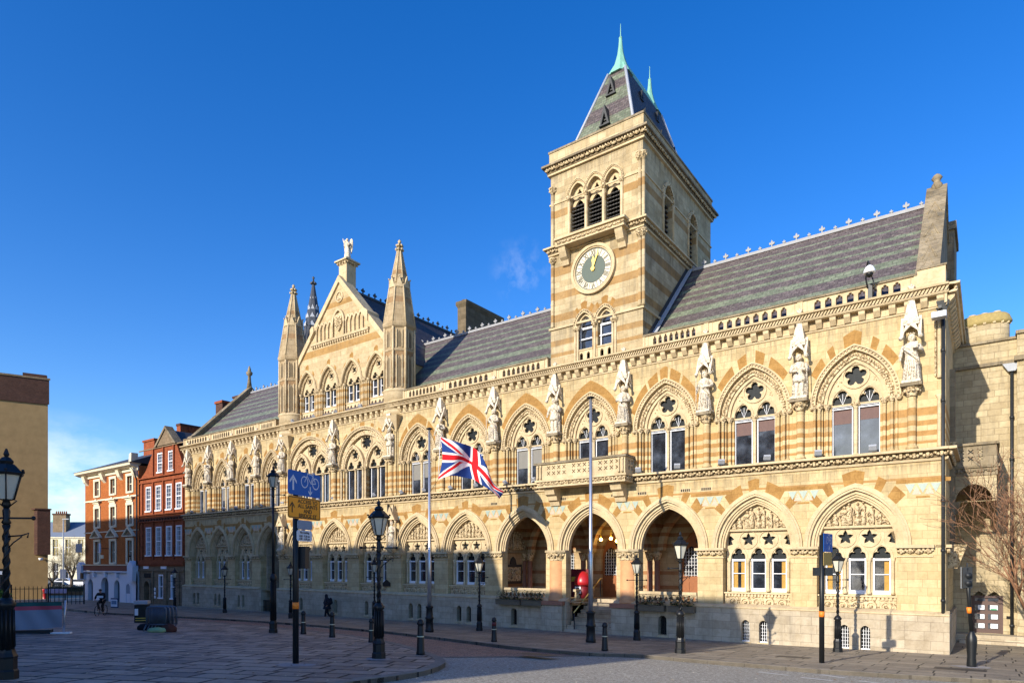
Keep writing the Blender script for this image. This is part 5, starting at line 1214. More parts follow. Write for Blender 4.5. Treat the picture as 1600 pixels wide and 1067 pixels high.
# ================================================================ STREET FURNITURE
def lantern(root,z,s=1.0,lit=False):
    f=MB(); B=M['black']
    f.lathe([(.05,z-.12),(.07,z-.06),(.05,z),(.12,z+.02)],B,8); 
    for a in range(6):
        an=a*pi/3; f.tube([(.12*s*cos(an),.12*s*sin(an),z+.02),(.235*s*cos(an),.235*s*sin(an),z+.46*s)],.012,B,5)
    for i in range(2):
        f.tube([(.05*(1 if i else -1),0,z-.1),(.17*(1 if i else -1),0,z-.0),(.1*(1 if i else -1),0,z+.03)],.012,B,5)
    f.lathe([(.26*s,z+.44*s),(.28*s,z+.48*s),(.25*s,z+.5*s),(.14*s,z+.62*s),(.1*s,z+.64*s),(.12*s,z+.68*s),(.07*s,z+.74*s),(.03*s,z+.76*s),(.05*s,z+.8*s),(.015*s,z+.9*s)],B,6,(0,0,0),False)
    for a in range(6): an=a*pi/3; f.ball((.27*s*cos(an),.27*s*sin(an),z+.52*s),.028,B,5,3)
    la=f.build('lantern',root)
    g=MB(); g.lathe([(.105*s,z+.025),(.22*s,z+.45*s)],M['lampglass'],6,(0,0,0),False); g.build('glass',la)
    g=MB(); g.lathe([(.03,z+.1),(.03,z+.3)],M['white'],6); g.build('mantle',la)
def lamp(h=3.9,tall=False):
    r=empty('street_lamp',(0,0,0)); B=M['black']; k=h/3.9; LZ=h-.82
    b=MB(); b.lathe([(.18,0),(.18,.14),(.158,.17),(.158,.36),(.168,.39),(.135,.46),(.12,.52)],B,8,(0,0,0),False,pi/8)
    b.lathe([(.12,.5),(.105,1.22*k),(.135,1.25*k),(.14,1.31*k),(.1,1.36*k),(.075,1.4*k)],B,12)
    for i in range(12): a=i*pi/6; b.tube([(.118*cos(a),.118*sin(a),.55),(.106*cos(a),.106*sin(a),1.2*k)],.014,B,4)
    b.build('base',r)
    s=MB(); z0=1.38*k; z1=LZ-.42; n=26
    s.lathe([(.045,z0),(.04,LZ-.1)],B,8)
    if not tall:
        for st in range(2):
            pts=[(.042*cos(st*pi+i*.75),.042*sin(st*pi+i*.75),z0+(z1-z0)*i/n) for i in range(n+1)]; s.tube(pts,.022,B,5)
    else: s.lathe([(.06,z0),(.045,LZ-.5)],B,8)
    s.lathe([(.04,z1),(.075,z1+.04),(.05,z1+.1),(.06,z1+.25),(.04,z1+.3)],B,8); s.build('post',r)
    c=MB(); zc=LZ-.3; c.tube([(-.42,0,zc),(.42,0,zc)],.018,B,6)
    for q in (-.44,.44): c.ball((q,0,zc),.04,B,6,4)
    c.build('crossbar',r)
    if not tall:
        c=MB(); c.tube([(0,0,LZ-.62),(.25,0,LZ-.6),(.36,0,LZ-.56),(.34,0,LZ-.64)],.014,B,5); c.tube([(.0,0,LZ-.85),(.12,0,LZ-.72),(.25,0,LZ-.62)],.012,B,5); c.build('bracket',r)
    lantern(r,LZ); return r
LP={}
def place_lamp(px,py,top,label,tall=False,rz=.6):
    p=G(px,py); h=(py-top)*p.y/F
    key=(tall)
    if key not in LP: LP[key]=lamp(6.9 if tall else 3.9,tall); o=LP[key]; o['_u']=1; H0=6.9 if tall else 3.9; o['h0']=H0
    else: o=copy_tree(LP[key]); 
    s=h/LP[key]['h0']; o.location=(p.x,p.y,gz(p.x,p.y)); o.rotation_euler=(0,0,rz); o.scale=(s,s,s)
    tag(o,label,'street lamp','black Victorian street lamps'); return o
place_lamp(592,1028,786,'large black lamp with a twisted post on the plaza corner',rz=0.15)
place_lamp(10,1060,708,'nearest black lamp, cut by the left edge of the view',rz=0.1)
place_lamp(1063,1020,834,'black lamp with a bright lantern in front of the right loggia balustrade',rz=.3)
place_lamp(1309,1018,860,'black lamp in front of the rightmost ground-floor windows',rz=.2)
place_lamp(995,1000,868,'black lamp in front of the pink column right of the steps',rz=-.1)
place_lamp(749,985,868,'black lamp beside the left loggia arch',rz=.1)
place_lamp(585,975,872,'small black lamp half hidden behind the large plaza lamp',rz=.2)
place_lamp(454,968,879,'small black lamp just left of the walking person')
place_lamp(351,961,882,'small black lamp in front of the left ground-floor windows of the town hall')
place_lamp(273,957,888,'small black lamp in front of the red brick house')
place_lamp(217,949,836,'tall black lamp between the white shop and the red brick house',rz=.3)
tl=place_lamp(427,988,731,'very tall black lamp with an orange band behind the blue sign',True,.2)
def band(root,z,r,name='orange_band'): 
    m=MB(); m.lathe([(r,z),(r,z+.16)],M['orangetape'],12); return m.build(name,root)
M['orangetape']=simple('orange_reflective_tape',(.85,.22,.02),.5,var=.05)
band(tl,1.75,.075)
# bollards
def bollard():
    r=empty('bollard',(0,0,0)); B=M['black']; b=MB()
    b.lathe([(.125,0),(.125,.06),(.112,.1),(.082,.8),(.075,.84),(.102,.86),(.105,.9),(.082,.93),(.09,.96),(.045,1.0),(.01,1.01)],B,14); b.build('post',r)
    t=MB(); t.lathe([(.1025,.5),(.1005,.53)],M['whitetape'],14); t.build('reflective_band',r); return r
M['whitetape']=simple('cream_reflective_tape',(.75,.66,.42),.4,var=.05)
b0=bollard(); first=True
for px,py,top,lab in ((657,1022,967,'black bollard with a pale band nearest the kerb corner of the plaza'),(519,995,956,'black bollard right of the sign post, in front of the walking person'),(474,990,954,'black bollard just right of the sign post, the smaller of two close together'),(580,1003,966,'black bollard half hidden behind the large plaza lamp'),(945,1016,972,'black bollard just right of the bare flagpole'),(772,1002,964,'black bollard with a dark red top on the town hall pavement')):
    p=G(px,py); o=b0 if first else copy_tree(b0); first=False
    s=(py-top)*p.y/F; o.location=p; o.scale=(s,s,s); tag(o,lab,'bollard','black iron bollards')
p=G(772,1002); m=MB(); m.lathe([(.094,.66),(.086,.8)],simple('dark_red_paint',(.12,.012,.012),.4),14); m.build('red_collar',o)
# flagpoles and the flag
def flagpole(px,py,top,label):
    p=G(px,py); h=(py-top)*p.y/F; r=empty('flagpole',p,0,label=label,cat='flagpole',group='silver flagpoles in front of the town hall')
    b=MB(); b.lathe([(.205,0),(.205,.12),(.185,.15),(.17,.6),(.205,.64),(.205,.7),(.17,.74),(.15,1.12),(.18,1.16),(.19,1.22),(.12,1.26)],M['black'],12); b.build('base',r)
    q=MB(); q.lathe([(.095,1.2),(.09,3.5),(.07,3.55),(.055,h-.1)],M['silver'],12); q.build('pole',r)
    q=MB(); q.lathe([(.04,h-.12),(.15,h-.08),(.16,h-.04),(.05,h)],M['black'],12); q.tube([(.09,0,1.5),(.09,.02,h-.15)],.006,M['black'],4); q.build('truck',r); return p,h
fp,fh=flagpole(671,987,668,'silver flagpole flying the flag in front of the ground-floor windows')
flagpole(923,1003,619,'bare silver flagpole in front of the entrance steps')
def jack(u,v):
    """u along the fly 0..2, v 0..1 from the bottom"""
    x=u-1; y=v-.5
    if abs(y)<.1 or abs(x)<.1: return 0
    if abs(y)<.1667 or abs(x)<.1667: return 1
    L=sqrt(5)/2
    for sgn in (1,-1):
        d=(y-sgn*x*.5)/ (sqrt(1.25)); ax=x
        if abs(d)<.1:
            # counterchanged red saltire
            if sgn>0: red=(0<(d)<.0667) if x<0 else (-.0667<d<0)
            else: red=(-.0667<d<0) if x<0 else (0<d<.0667)
            return 0 if red else 1
    return 2
def flag():
    nx,ny=150,76
    # outline control grid in metres right of the pole: columns from hoist to fly, rows from top to bottom (x, z, depth)
    Z=30.7
    def P(px,py,dy): w=W(px,py,fp.y+dy); return w
    ctl=[[P(688.5,682,0),P(707,688,-.12),P(722,693,.05),P(737,697.5,.25),P(748,706,.1),P(759,724,-.1),P(770,752,.1),P(782,765,.25)],
         [P(691,706,0),P(708,708,-.15),P(722,711,.05),P(736,718,.3),P(750,727,.1),P(763,741,-.25),P(773,758,.0),P(786,767,.2)],
         [P(690.5,722,0),P(707,722,-.15),P(721,721,.05),P(735,727,.3),P(748,738,.05),P(761,752,-.25),P(772,764,.05),P(786,771,.2)],
         [P(684.5,749,0),P(704,743,-.12),P(722,745,.1),P(740,749,.3),P(752,757,.05),P(764,764,-.2),P(774,772,.0),P(780,779,.15)]]
    def cr(a,b,c,d,t): return .5*((2*b)+(c-a)*t+(2*a-5*b+4*c-d)*t*t+(-a+3*b-3*c+d)*t**3)
    def s1(row,t):
        n=len(row)-1; x=t*n; i=min(int(x),n-1); f=x-i; g=lambda k: row[max(0,min(n,k))]
        return cr(g(i-1),g(i),g(i+1),g(i+2),f)
    vs=[]
    for j in range(ny+1):
        for i in range(nx+1):
            u=i/nx; col=[s1(r,u) for r in ctl]; p=s1(col,j/ny)
            vs.append(p+Vector((0,.07*sin(u*17+j/ny*2.5)*min(1,u*3),0)))
    m=MB(); mats=[M['flagred'],M['flagwhite'],M['flagblue']]; W1=nx+1
    F3={0:[],1:[],2:[]}
    for j in range(ny):
        for i in range(nx):
            F3[jack(2*(i+.5)/nx,1-(j+.5)/ny)].append((j*W1+i,j*W1+i+1,(j+1)*W1+i+1,(j+1)*W1+i))
    for k in mats: m.mi(k)
    m.v=vs; 
    for k in F3:
        for f in F3[k]: m.f.append(f); m.m.append(k); m.s.append(True)
    o=m.build('flag'); tag(o,'Union flag in red, white and blue blowing out from the left flagpole','flag')
    t=MB(); a=ctl[0][0]; b=ctl[3][0]; t.tube([a,b],.014,M['white'],5); t.tube([b,(a.x*.0+fp.x+.1,fp.y,b.z-.5)],.008,M['black'],4); t.tube([a,(fp.x+.09,fp.y,a.z+.35)],.008,M['black'],4); hoist=t.build('hoist_rope',o)
for k,c in (('flagred',(.62,.015,.02)),('flagwhite',(.75,.73,.70)),('flagblue',(.02,.05,.2))): M[k]=simple(k.replace('flag','flag_cloth_'),c,.85,var=.08,spec=.1)
flag()
# sign posts
M['signblue']=simple('blue_sign_face',(.0,.11,.42),.7,var=.05); M['signorange']=simple('orange_sign_face',(.9,.33,.015),.5,var=.05); M['signgrey']=simple('grey_blue_sign_face',(.17,.25,.36),.5,var=.05); M['signwhite']=simple('pale_sign_face',(.55,.62,.72),.5,var=.05)
M['signback']=simple('dull_sign_back',(.20,.21,.22),.6,var=.15)
def arrow(m,x,z,s,up,mt,y=-.006):
    k=1 if up else -1
    m.prism([(x-.035*s,z-k*.22*s),(x+.035*s,z-k*.22*s),(x+.035*s,z+k*.1*s),(x-.035*s,z+k*.1*s)],y,y+.003,mt)
    for q in (-1,1): m.prism([(x,z+k*.22*s),(x+q*.16*s,z+k*.05*s),(x+q*.16*s,z-k*.03*s),(x,z+k*.13*s)],y,y+.003,mt)
def bicycle(m,cx,cz,s,mt,y=-.006):
    def ringp(x,z,r,w):
        a=circ(x,z,r-w,20); b=circ(x,z,r,20)
        for q in range(20):
            j=(q+1)%20; m.add([(p[0],y,p[1]) for p in (a[q],a[j],b[j],b[q])],[(0,1,2,3)],mt)
    def seg(a,b,w=.018):
        d=Vector((b[0]-a[0],b[1]-a[1])); n=Vector((-d.y,d.x)).normalized()*w*s/1; m.add([(cx+s*a[0]+n.x,y,cz+s*a[1]+n.y),(cx+s*b[0]+n.x,y,cz+s*b[1]+n.y),(cx+s*b[0]-n.x,y,cz+s*b[1]-n.y),(cx+s*a[0]-n.x,y,cz+s*a[1]-n.y)],[(0,1,2,3)],mt)
    ringp(cx-.38*s,cz,.24*s,.04*s); ringp(cx+.38*s,cz,.24*s,.04*s)
    for a,b in (((-.38,0),(-.18,.32)),((-.2,.36),(.2,.32)),((-.22,.28),(.05,-.02)),((.05,-.02),(.2,.32)),((.05,-.02),(.38,0)),((.2,.3),(.38,0)),((.2,.3),(.23,.42)),((.12,.42),(.32,.42)),((-.18,.3),(-.24,.48)),((-.24,.48),(-.34,.5))): seg(a,b)
def signpost():
    p=G(462,1036); d=Vector((.293,.956,0)); rz=atan2(d.y,d.x)
    r=empty('sign_post',p,rz,label='tall sign post with blue cycle sign, orange access sign and parking plate',cat='sign post')
    m=MB(); m.lathe([(.075,0),(.07,4.3)],M['black'],12); m.build('post',r); band(r,1.35,.08)
    g=p.z; zt=lambda px,py,Y: CZ+(HY-py)*Y/F-g
    z1,z0=4.05-g,3.46-g; x0,x1=-.42,.93
    def plate_(name,x0,x1,z0,z1,mt,bd=None):
        q=MB(); c=.04
        q.prism([(x0,z0+c),(x0+c,z0),(x1-c,z0),(x1,z0+c),(x1,z1-c),(x1-c,z1),(x0+c,z1),(x0,z1-c)],-.085,-.075,mt)
        q.box(x0+.05,x1-.05,-.075,-.06,z0+.08,z0+.11,M['signback']); q.box(x0+.05,x1-.05,-.075,-.06,z1-.11,z1-.08,M['signback'])
        if bd:
            for (a,b,cc,dd) in ((x0+.02,x1-.02,z0+.015,z0+.035),(x0+.02,x1-.02,z1-.035,z1-.015),(x0+.015,x0+.035,z0+.035,z1-.035),(x1-.035,x1-.015,z0+.035,z1-.035)): q.box(a,b,-.0885,-.0851,cc,dd,bd)
        return q.build(name,r)
    b=plate_('cycle_sign',x0,x1,z0,z1,M['signblue']); m=MB()
    arrow(m,x0+.2,(z0+z1)/2,.85,True,M['signwhite'],-.089); bicycle(m,x0+.9,z1-.24,.62,M['signwhite'],-.0865); arrow(m,x0+.9,z0+.14,.5,False,M['signwhite'],-.089); m.build('symbol',b)
    z1b,z0b=3.42-g,2.88-g; b=plate_('access_sign',x0,x1,z0b,z1b,M['signorange'],M['black']); m=MB()
    arrow(m,x0+.16,(z0b+z1b)/2,.6,True,M['black'],-.089)
    for i,t in enumerate(('ACCESS TO','ALL SAINTS','AND','BRIDGE ST')):
        vs,fs=text_mesh(t,.135,bold=.003); m.add([(q[0]*1.18+x0+.8,-.088-q[1],q[2]+z1b-.15-i*.117) for q in vs],fs,M['black'])
    m.build('lettering',b)
    b=plate_('grey_plate',-.05,.58,2.62-g,2.85-g,M['signgrey']); b=plate_('parking_plate',-.07,.56,2.33-g,2.6-g,M['signwhite']); m=MB()
    for t,x,z,s in (('No loading',.245,2.52-g,.085),('8.00 - 9.30 am',.245,2.43-g,.075),('4.00 - 6.00 pm',.245,2.36-g,.075)):
        vs,fs=text_mesh(t,s,bold=.001); m.add([(q[0]+x,-.088-q[1],q[2]+z) for q in vs],fs,M['black'])
    m.build('lettering',b)
    m=MB(); m.box(.1,.28,-.2,.15,1.65-g,2.2-g,M['iron']); m.build('back_box',r)
signpost()
# right sign post, plates edge on
p=G(1284,1035); d=Vector((.66,.75,0)).normalized(); rz=atan2(d.y,d.x)
r=empty('sign_post',p,rz,label='black sign post with blue and yellow plates seen edge on, at the right kerb',cat='sign post')
m=MB(); m.lathe([(.075,0),(.07,3.75)],M['black'],12); m.build('post',r); band(r,1.35,.08)
g=p.z
m=MB(); m.box(-.17,.72,-.1,-.09,2.12-g,2.66-g,M['signblue']); b=m.build('cycle_sign',r); m=MB(); bicycle(m,.35,2.46-g,.45,M['signwhite'],-.103); arrow(m,.35,2.24-g,.35,False,M['signwhite'],-.105); m.build('symbol',b)
m=MB(); m.box(-.17,.66,-.1,-.09,1.72-g,2.1-g,simple('yellow_brown_sign',(.38,.25,.06),.5)); m.build('access_sign',r)
m=MB(); X=Matrix.Rotation(-rz,4,'Z'); m.box(-.24,-.08,-.06,.06,1.42-g,1.66-g,M['iron'],X); m.box(.08,.3,-.06,.06,1.42-g,1.66-g,M['iron'],X); m.box(-.08,.08,-.03,.03,1.5-g,1.56-g,M['iron'],X); m.build('side_box',r)
# leaning traffic post
p=G(1518,1041); r=empty('traffic_post',p,.1,label='leaning black traffic post with orange band and swollen base, far right kerb',cat='traffic post')
s=p.y/F; m=MB(); m.lathe([(.12,0),(.125,.05),(.11,.3),(.14,.7),(.135,.85),(.07,1.0),(.06,1.03)],M['black'],14)
m.tube([(0,0,1.0),(-.09,0,2.05),(-.14,0,2.85)],.055,M['black'],10); m.build('post',r)
m=MB(); m.tube([(-.066,0,1.55),(-.082,0,1.72)],.062,M['orangetape'],12); m.build('orange_band',r)
m=MB(); X=Matrix.Translation((-.14,0,2.58))@Matrix.Rotation(1.15,4,'Z'); m.box(-.05,.05,-.12,.12,-.3,.3,M['iron'],X); m.box(.06,.075,-.14,.14,-.32,.3,M['signback'],X); m.box(-.02,.02,-.02,.02,-.3,.42,M['iron'],X)
for k in (-.16,.06): m.lathe([(.07,0),(.085,.1)],M['iron'],10,(0,0,0),True,0,X@Matrix.Translation((-.05,0,k))@Matrix.Rotation(-pi/2,4,'Y'))
m.build('signal_head',r)
# red kiosk inside the loggia
kz=-.06; r=empty('collection_box',H(-15.85,1.7,.3),TH,label='red box with domed lid and white notices behind the entrance balustrade',cat='collection box')
M['red']=simple('red_gloss_paint',(.42,.015,.02),.35,var=.1,spec=.5); M['dred']=simple('dark_red_board',(.16,.01,.015),.5,var=.1)
m=MB(); m.box(-.62,.45,-.05,.3,-.3,1.2,M['dred']); m.build('board',r); m=MB(); m.lathe([(.36,.35),(.46,.42),(.47,.55),(.42,.75),(.3,.95),(.12,1.08),(.02,1.1)],M['red'],20,(.28,-.3,0)); m.lathe([(.3,-.3),(.3,.4)],M['dred'],14,(.28,-.3,0)); m.build('dome',r)
m=MB(); m.box(-.02,.32,-.64,-.62,-.05,.3,M['white']); m.box(-.5,-.2,-.065,-.05,.0,.14,M['white']); m.box(-.58,-.3,-.065,-.05,.55,.8,simple('yellow_notice',(.6,.5,.05),.6)); m.box(.05,.25,-.65,-.64,.1,.25,M['iron']); m.build('notice',r)
# planters
def planter(x0,x1,z,seed,label):
    r=empty('planter',H((x0+x1)/2,-.38,z),TH,label=label,cat='planter',group='trough planters on the loggia balustrade'); w=(x1-x0)/2
    m=MB(); m.prism([(-.12,-.26),(-.15,0),(.15,0),(.12,-.26)],-w,w,M['trough'],'x'); m.box(-w,w,-.17,.17,-.03,.01,M['trough']); m.build('trough',r)
    f=MB(); rr=random.Random(seed)
    for i in range(420):
        a=rr.uniform(0,6.3); L=rr.uniform(.06,.15); c=Vector((rr.uniform(-w+.05,w-.05),rr.uniform(-.14,.14),rr.uniform(.0,.5)*(.5+.5*abs(sin(i*.21))))); d=Vector((cos(a)*L,sin(a)*L,rr.uniform(-.03,.07))); e=Vector((-d.y,d.x,0))*.4
        f.add([c-e*.3,c+d*.5-e,c+d,c+d*.5+e],[(0,1,2,3)],M['leaf'] if i%5 else M['leafred'])
    f.build('plants',r)
M['trough']=simple('weathered_trough',(.15,.12,.08),.8,var=.3); M['leaf']=simple('dark_green_leaf',(.05,.09,.03),.7,var=.4); M['leafred']=simple('red_brown_leaf',(.14,.03,.03),.7,var=.4)
planter(-19.9,-18.3,-.12,1,'stone trough planter left of two on the left loggia balustrade'); planter(-18.2,-16.95,-.12,2,'stone trough planter on the left loggia balustrade, next to the pink column')
planter(-11.75,-10.3,-.12,3,'stone trough planter on the right loggia balustrade, nearest the steps'); planter(-10.1,-8.9,-.12,4,'stone trough planter at the right end of the right loggia balustrade')
# hanging lamps in the loggia
for i,(x,y,z) in enumerate(((-15.4,3.0,3.1),(-14.9,3.2,3.15),(-14.5,3.1,3.0))):
    r=empty('ceiling_lamp',H(x,y,z),TH,label='small lit yellow lamp hanging in the dark entrance arch, '+('left','middle','right')[i]+' of three',cat='ceiling lamp',group='lit lamps in the entrance')
    m=MB(); m.tube([(0,0,.1),(0,0,5.2-z)],.01,M['gold'],4); m.build('rod',r); m=MB(); m.ball((0,0,0),.09,M['bulb'],10,6); m.build('globe',r)
# ================================================================ PEOPLE
def skin_body(name,verts,edges,radii,mt,parent=None,lv=1):
    me=bpy.data.meshes.new(name); me.from_pydata(verts,edges,[]); o=bpy.data.objects.new(name,me); COL.objects.link(o)
    s=o.modifiers.new('s','SKIN'); o.data.skin_vertices[0].data[0].use_root=True
    for i,r in enumerate(radii): o.data.skin_vertices[0].data[i].radius=(r,r) if isinstance(r,(int,float)) else r
    u=o.modifiers.new('u','SUBSURF'); u.levels=lv; u.render_levels=lv
    dg=bpy.context.evaluated_depsgraph_get(); me2=bpy.data.meshes.new_from_object(o.evaluated_get(dg)); bpy.data.objects.remove(o)
    me2.materials.clear(); me2.materials.append(mt)
    for p in me2.polygons: p.use_smooth=True
    me2.name=name; o=bpy.data.objects.new(name,me2); COL.objects.link(o)
    if parent: o.parent=parent
    return o
def person(loc,rz,label,pose,cloth,trous,skin,hairm,extra=None):
    r=empty('person',loc,rz,label=label,cat='person'); J=pose
    V=[J['pel'],J['waist'],J['chest'],J['neck'],J['head0'],J['head1']]; E=[(0,1),(1,2),(2,3),(3,4),(4,5)]; R=[.115,.105,(.13,.1),.05,.075,.085]
    for s in ('L','R'):
        n=len(V); V+=[J['sh'+s],J['el'+s],J['wr'+s]]; E+=[(2,n),(n,n+1),(n+1,n+2)]; R+=[.055,.042,.03]
        n=len(V); V+=[J['hip'+s],J['kn'+s],J['an'+s],J['toe'+s]]; E+=[(0,n),(n,n+1),(n+1,n+2),(n+2,n+3)]; R+=[.085,.06,.042,.035]
        # hand: palm, four fingers and thumb
        w=Vector(J['wr'+s]); d=(w-Vector(J['el'+s])).normalized(); sd=Vector((1 if s=='R' else -1,0,0)); n=len(V); V.append(tuple(w+d*.06)); E.append((n-5,n)); R.append((.03,.018))
        for f in range(4):
            b=w+d*.09+Vector((0,(f-1.5)*.018,0)); k=len(V); V+=[tuple(b),tuple(b+d*(.05-.006*abs(f-1.3))+Vector((0,0,0))*1)]; E+=[(n,k),(k,k+1)]; R+=[.009,.008]
        k=len(V); t=w+d*.04+Vector((0,-.035,.0)); V+=[tuple(t),tuple(t+d*.03+Vector((0,-.012,0)))]; E+=[(n,k),(k,k+1)]; R+=[.01,.008]
    body=skin_body('body',V,E,R,skin,r)
    return r
def shell(verts,edges,radii,name,mt,parent): return skin_body(name,verts,edges,radii,mt,parent)
M['skin']=simple('skin',(.35,.2,.14),.6,var=.05); M['navy']=simple('navy_coat_cloth',(.010,.012,.02),.9,var=.2); M['darkcloth']=simple('black_trouser_cloth',(.008,.008,.01),.9,var=.2); M['hair']=simple('dark_hair',(.02,.013,.01),.7)
# walker: back three-quarter view, striding, hood up, hands in pockets
wp=G(511,967.5)
P=dict(pel=(0,0,.93),waist=(0,.01,1.05),chest=(0,.02,1.3),neck=(0,-.03,1.46),head0=(0,-.07,1.55),head1=(0,-.08,1.65),shL=(-.19,.02,1.38),elL=(-.25,.08,1.12),wrL=(-.2,-.06,.93),shR=(.19,.02,1.38),elR=(.27,.08,1.12),wrR=(.21,-.06,.93),
 hipL=(-.09,0,.88),knL=(-.1,-.06,.5),anL=(-.1,-.12,.1),toeL=(-.1,-.27,.04),hipR=(.09,0,.88),knR=(.1,.0,.49),anR=(.1,.18,.12),toeR=(.1,.08,.04))
r=person(wp,radians(-60),'person in a dark hooded coat walking along the pavement with head bent down',P,None,None,M['skin'],M['hair'])
shell([P['pel'],P['waist'],P['chest'],(0,0,1.42),P['shL'],P['elL'],(-.21,-.04,.96),P['shR'],P['elR'],(.22,-.04,.96),(0,.0,.74)],[(0,1),(1,2),(2,3),(2,4),(4,5),(5,6),(2,7),(7,8),(8,9),(0,10)],[.23,.22,(.24,.2),.12,.12,.11,.09,.12,.11,.09,.24],'coat',M['navy'],r)
shell([(0,-.02,1.4),(0,-.05,1.53),(0,-.05,1.64),(0,-.03,1.71)],[(0,1),(1,2),(2,3)],[.1,.12,.115,.05],'hood',M['navy'],r)
shell([P['pel'],P['hipL'],P['knL'],(-.1,-.11,.16),P['hipR'],P['knR'],(.1,.17,.18)],[(0,1),(1,2),(2,3),(0,4),(4,5),(5,6)],[.12,.105,.08,.06,.105,.08,.06],'trousers',M['darkcloth'],r)
for s,a,t in ((-1,P['anL'],P['toeL']),(1,P['anR'],P['toeR'])): shell([(a[0],a[1]+.05,a[2]-.04),a,t],[(1,0),(1,2)],[.045,.05,.045],'shoe',M['black'],r)
o=empty('backpack',wp+Vector((0,0,0)),radians(-60),label='small dark backpack worn by the walking person',cat='backpack'); 
m=MB(); m.lathe([(.05,1.0),(.15,1.02),(.17,1.15),(.16,1.34),(.1,1.43),(.02,1.45)],M['navy'],14,(0,.24,0),True,0,None,1,.6); m.build('bag',o); m=MB(); m.box(-.09,.09,.33,.36,1.05,1.2,M['darkcloth']); m.build('pocket',o)
# cyclist
cp=G(158,961.5); crz=radians(8)
bk=empty('bicycle',cp,crz,label='dark bicycle being ridden towards the plaza by the cyclist',cat='bicycle')
def wheel(y,name='wheel'):
    m=MB(); pts=[(0,y+.33*cos(2*pi*i/20),.34+.33*sin(2*pi*i/20)) for i in range(21)]; m.tube(pts,.022,M['black'],6)
    w=m.build(name,bk); q=MB()
    for i in range(8): a=i*pi/4; q.tube([(0,y,.34),(0,y+.32*cos(a),.34+.32*sin(a))],.004,M['silver'],4)
    q.build('spokes',w)
wheel(-.53); wheel(.5)
m=MB(); f_=M['iron']
for a,b in (((0,.5,.34),(0,.05,.3)),((0,.05,.3),(0,.2,.85)),((0,.2,.8),(0,-.35,.82)),((0,.05,.3),(0,-.37,.75)),((0,.5,.34),(0,.19,.75)),((0,-.53,.34),(0,-.34,.9)),((0,-.34,.9),(0,-.34,1.0))): m.tube([a,b],.018,f_,6)
m.build('frame',bk); m=MB(); m.tube([(-.27,-.25,1.0),(-.1,-.36,1.02),(.1,-.36,1.02),(.27,-.25,1.0)],.014,f_,6); m.build('handlebar',bk); m=MB(); m.prism([(-.04,.08),(.04,.08),(.09,.33),(-.09,.33)],.86,.91,f_,'z'); m.build('saddle',bk)
P=dict(pel=(0,.2,.98),waist=(0,.14,1.12),chest=(0,.0,1.36),neck=(0,-.09,1.5),head0=(0,-.13,1.58),head1=(0,-.15,1.68),shL=(-.19,-.02,1.42),elL=(-.27,-.14,1.2),wrL=(-.25,-.27,1.06),shR=(.19,-.02,1.42),elR=(.27,-.14,1.2),wrR=(.25,-.27,1.06),
 hipL=(-.09,.17,.94),knL=(-.11,-.2,.82),anL=(-.1,-.1,.42),toeL=(-.1,-.24,.36),hipR=(.09,.17,.94),knR=(.11,-.12,.62),anR=(.1,.08,.24),toeR=(.1,-.06,.17))
r=person(cp,crz,'person in a dark jacket with a pale flash riding a bicycle in the left distance',P,None,None,M['skin'],M['hair'])
shell([P['pel'],P['waist'],P['chest'],(0,-.06,1.46),P['shL'],P['elL'],P['wrL'],P['shR'],P['elR'],P['wrR']],[(0,1),(1,2),(2,3),(2,4),(4,5),(5,6),(2,7),(7,8),(8,9)],[.15,.15,(.18,.14),.08,.085,.065,.045,.085,.065,.045],'jacket',M['darkcloth'],r)
shell([P['pel'],P['hipL'],P['knL'],P['anL'],P['hipR'],P['knR'],P['anR']],[(0,1),(1,2),(2,3),(0,4),(4,5),(5,6)],[.13,.11,.08,.055,.11,.08,.055],'trousers',M['darkcloth'],r)
shell([(0,-.1,1.56),(0,-.12,1.68),(0,-.11,1.74)],[(0,1),(1,2)],[.09,.115,.05],'helmet',M['black'],r)
m=MB(); m.box(-.19,.19,-.16,-.145,1.16,1.3,M['white'],Matrix.Translation((0,.01,0))); m.build('jacket_flash',r)
# ================================================================ PLAZA CLUTTER
# litter bin and stacked barriers
p=G(222,972); r=empty('litter_bin',p,.3,label='square black litter bin with a pale label beside the stacked barriers',cat='litter bin')
s=(972-938)*p.y/F; m=MB(); m.box(-.3,.3,-.3,.3,0,s*.82,M['black']); m.box(-.33,.33,-.33,.33,s*.86,s,M['lead']); m.build('bin',r); m=MB(); m.box(-.28,-.12,-.315,-.3,s*.35,s*.65,M['white']); m.box(-.25,.28,-.312,-.3,s*.1,s*.14,M['gold']); m.box(-.25,.28,-.312,-.3,s*.2,s*.24,M['gold']); m.build('label',r)
p0=G(229,986); sc=p0.y/F
for k in range(4):
    q=p0+Vector((.07*k,.13*k,0)); r=empty('crowd_barrier',q+Vector((0,0,.14)),radians(-5+1.2*k),label='grey metal crowd barrier, '+('front','second','third','rear')[k]+' one of the leaning stack',cat='crowd barrier',group='grey crowd barriers stacked on the plaza')
    m=MB(); w=(263-231)*sc; h=(976-943)*sc; G_=M['barrier']
    pts=[(0,0,.12),(0,0,h-.12),(.04,0,h-.03),(.12,0,h),(w-.12,0,h),(w-.04,0,h-.03),(w,0,h-.12),(w,0,.12)]; m.tube(pts,.035,G_,7); m.tube([(0,0,.15),(w,0,.15)],.03,G_,6)
    for x in (0,w): m.tube([(x,-.2,-.1),(x,0,.15)],.03,G_,5)
    m.build('frame',r); m=MB(); m.box(0,w,-.004,.004,.15,.17,G_)
    for i in range(1,13): m.tube([(i*w/13,0,.15),(i*w/13,0,h-.02)],.018,G_,5)
    m.build('bars',r)
M['sand']=simple('pale_green_sheet',(.35,.42,.2),.9,var=.2); M['sack']=simple('dark_brown_sack',(.09,.03,.02),.95,var=.3)
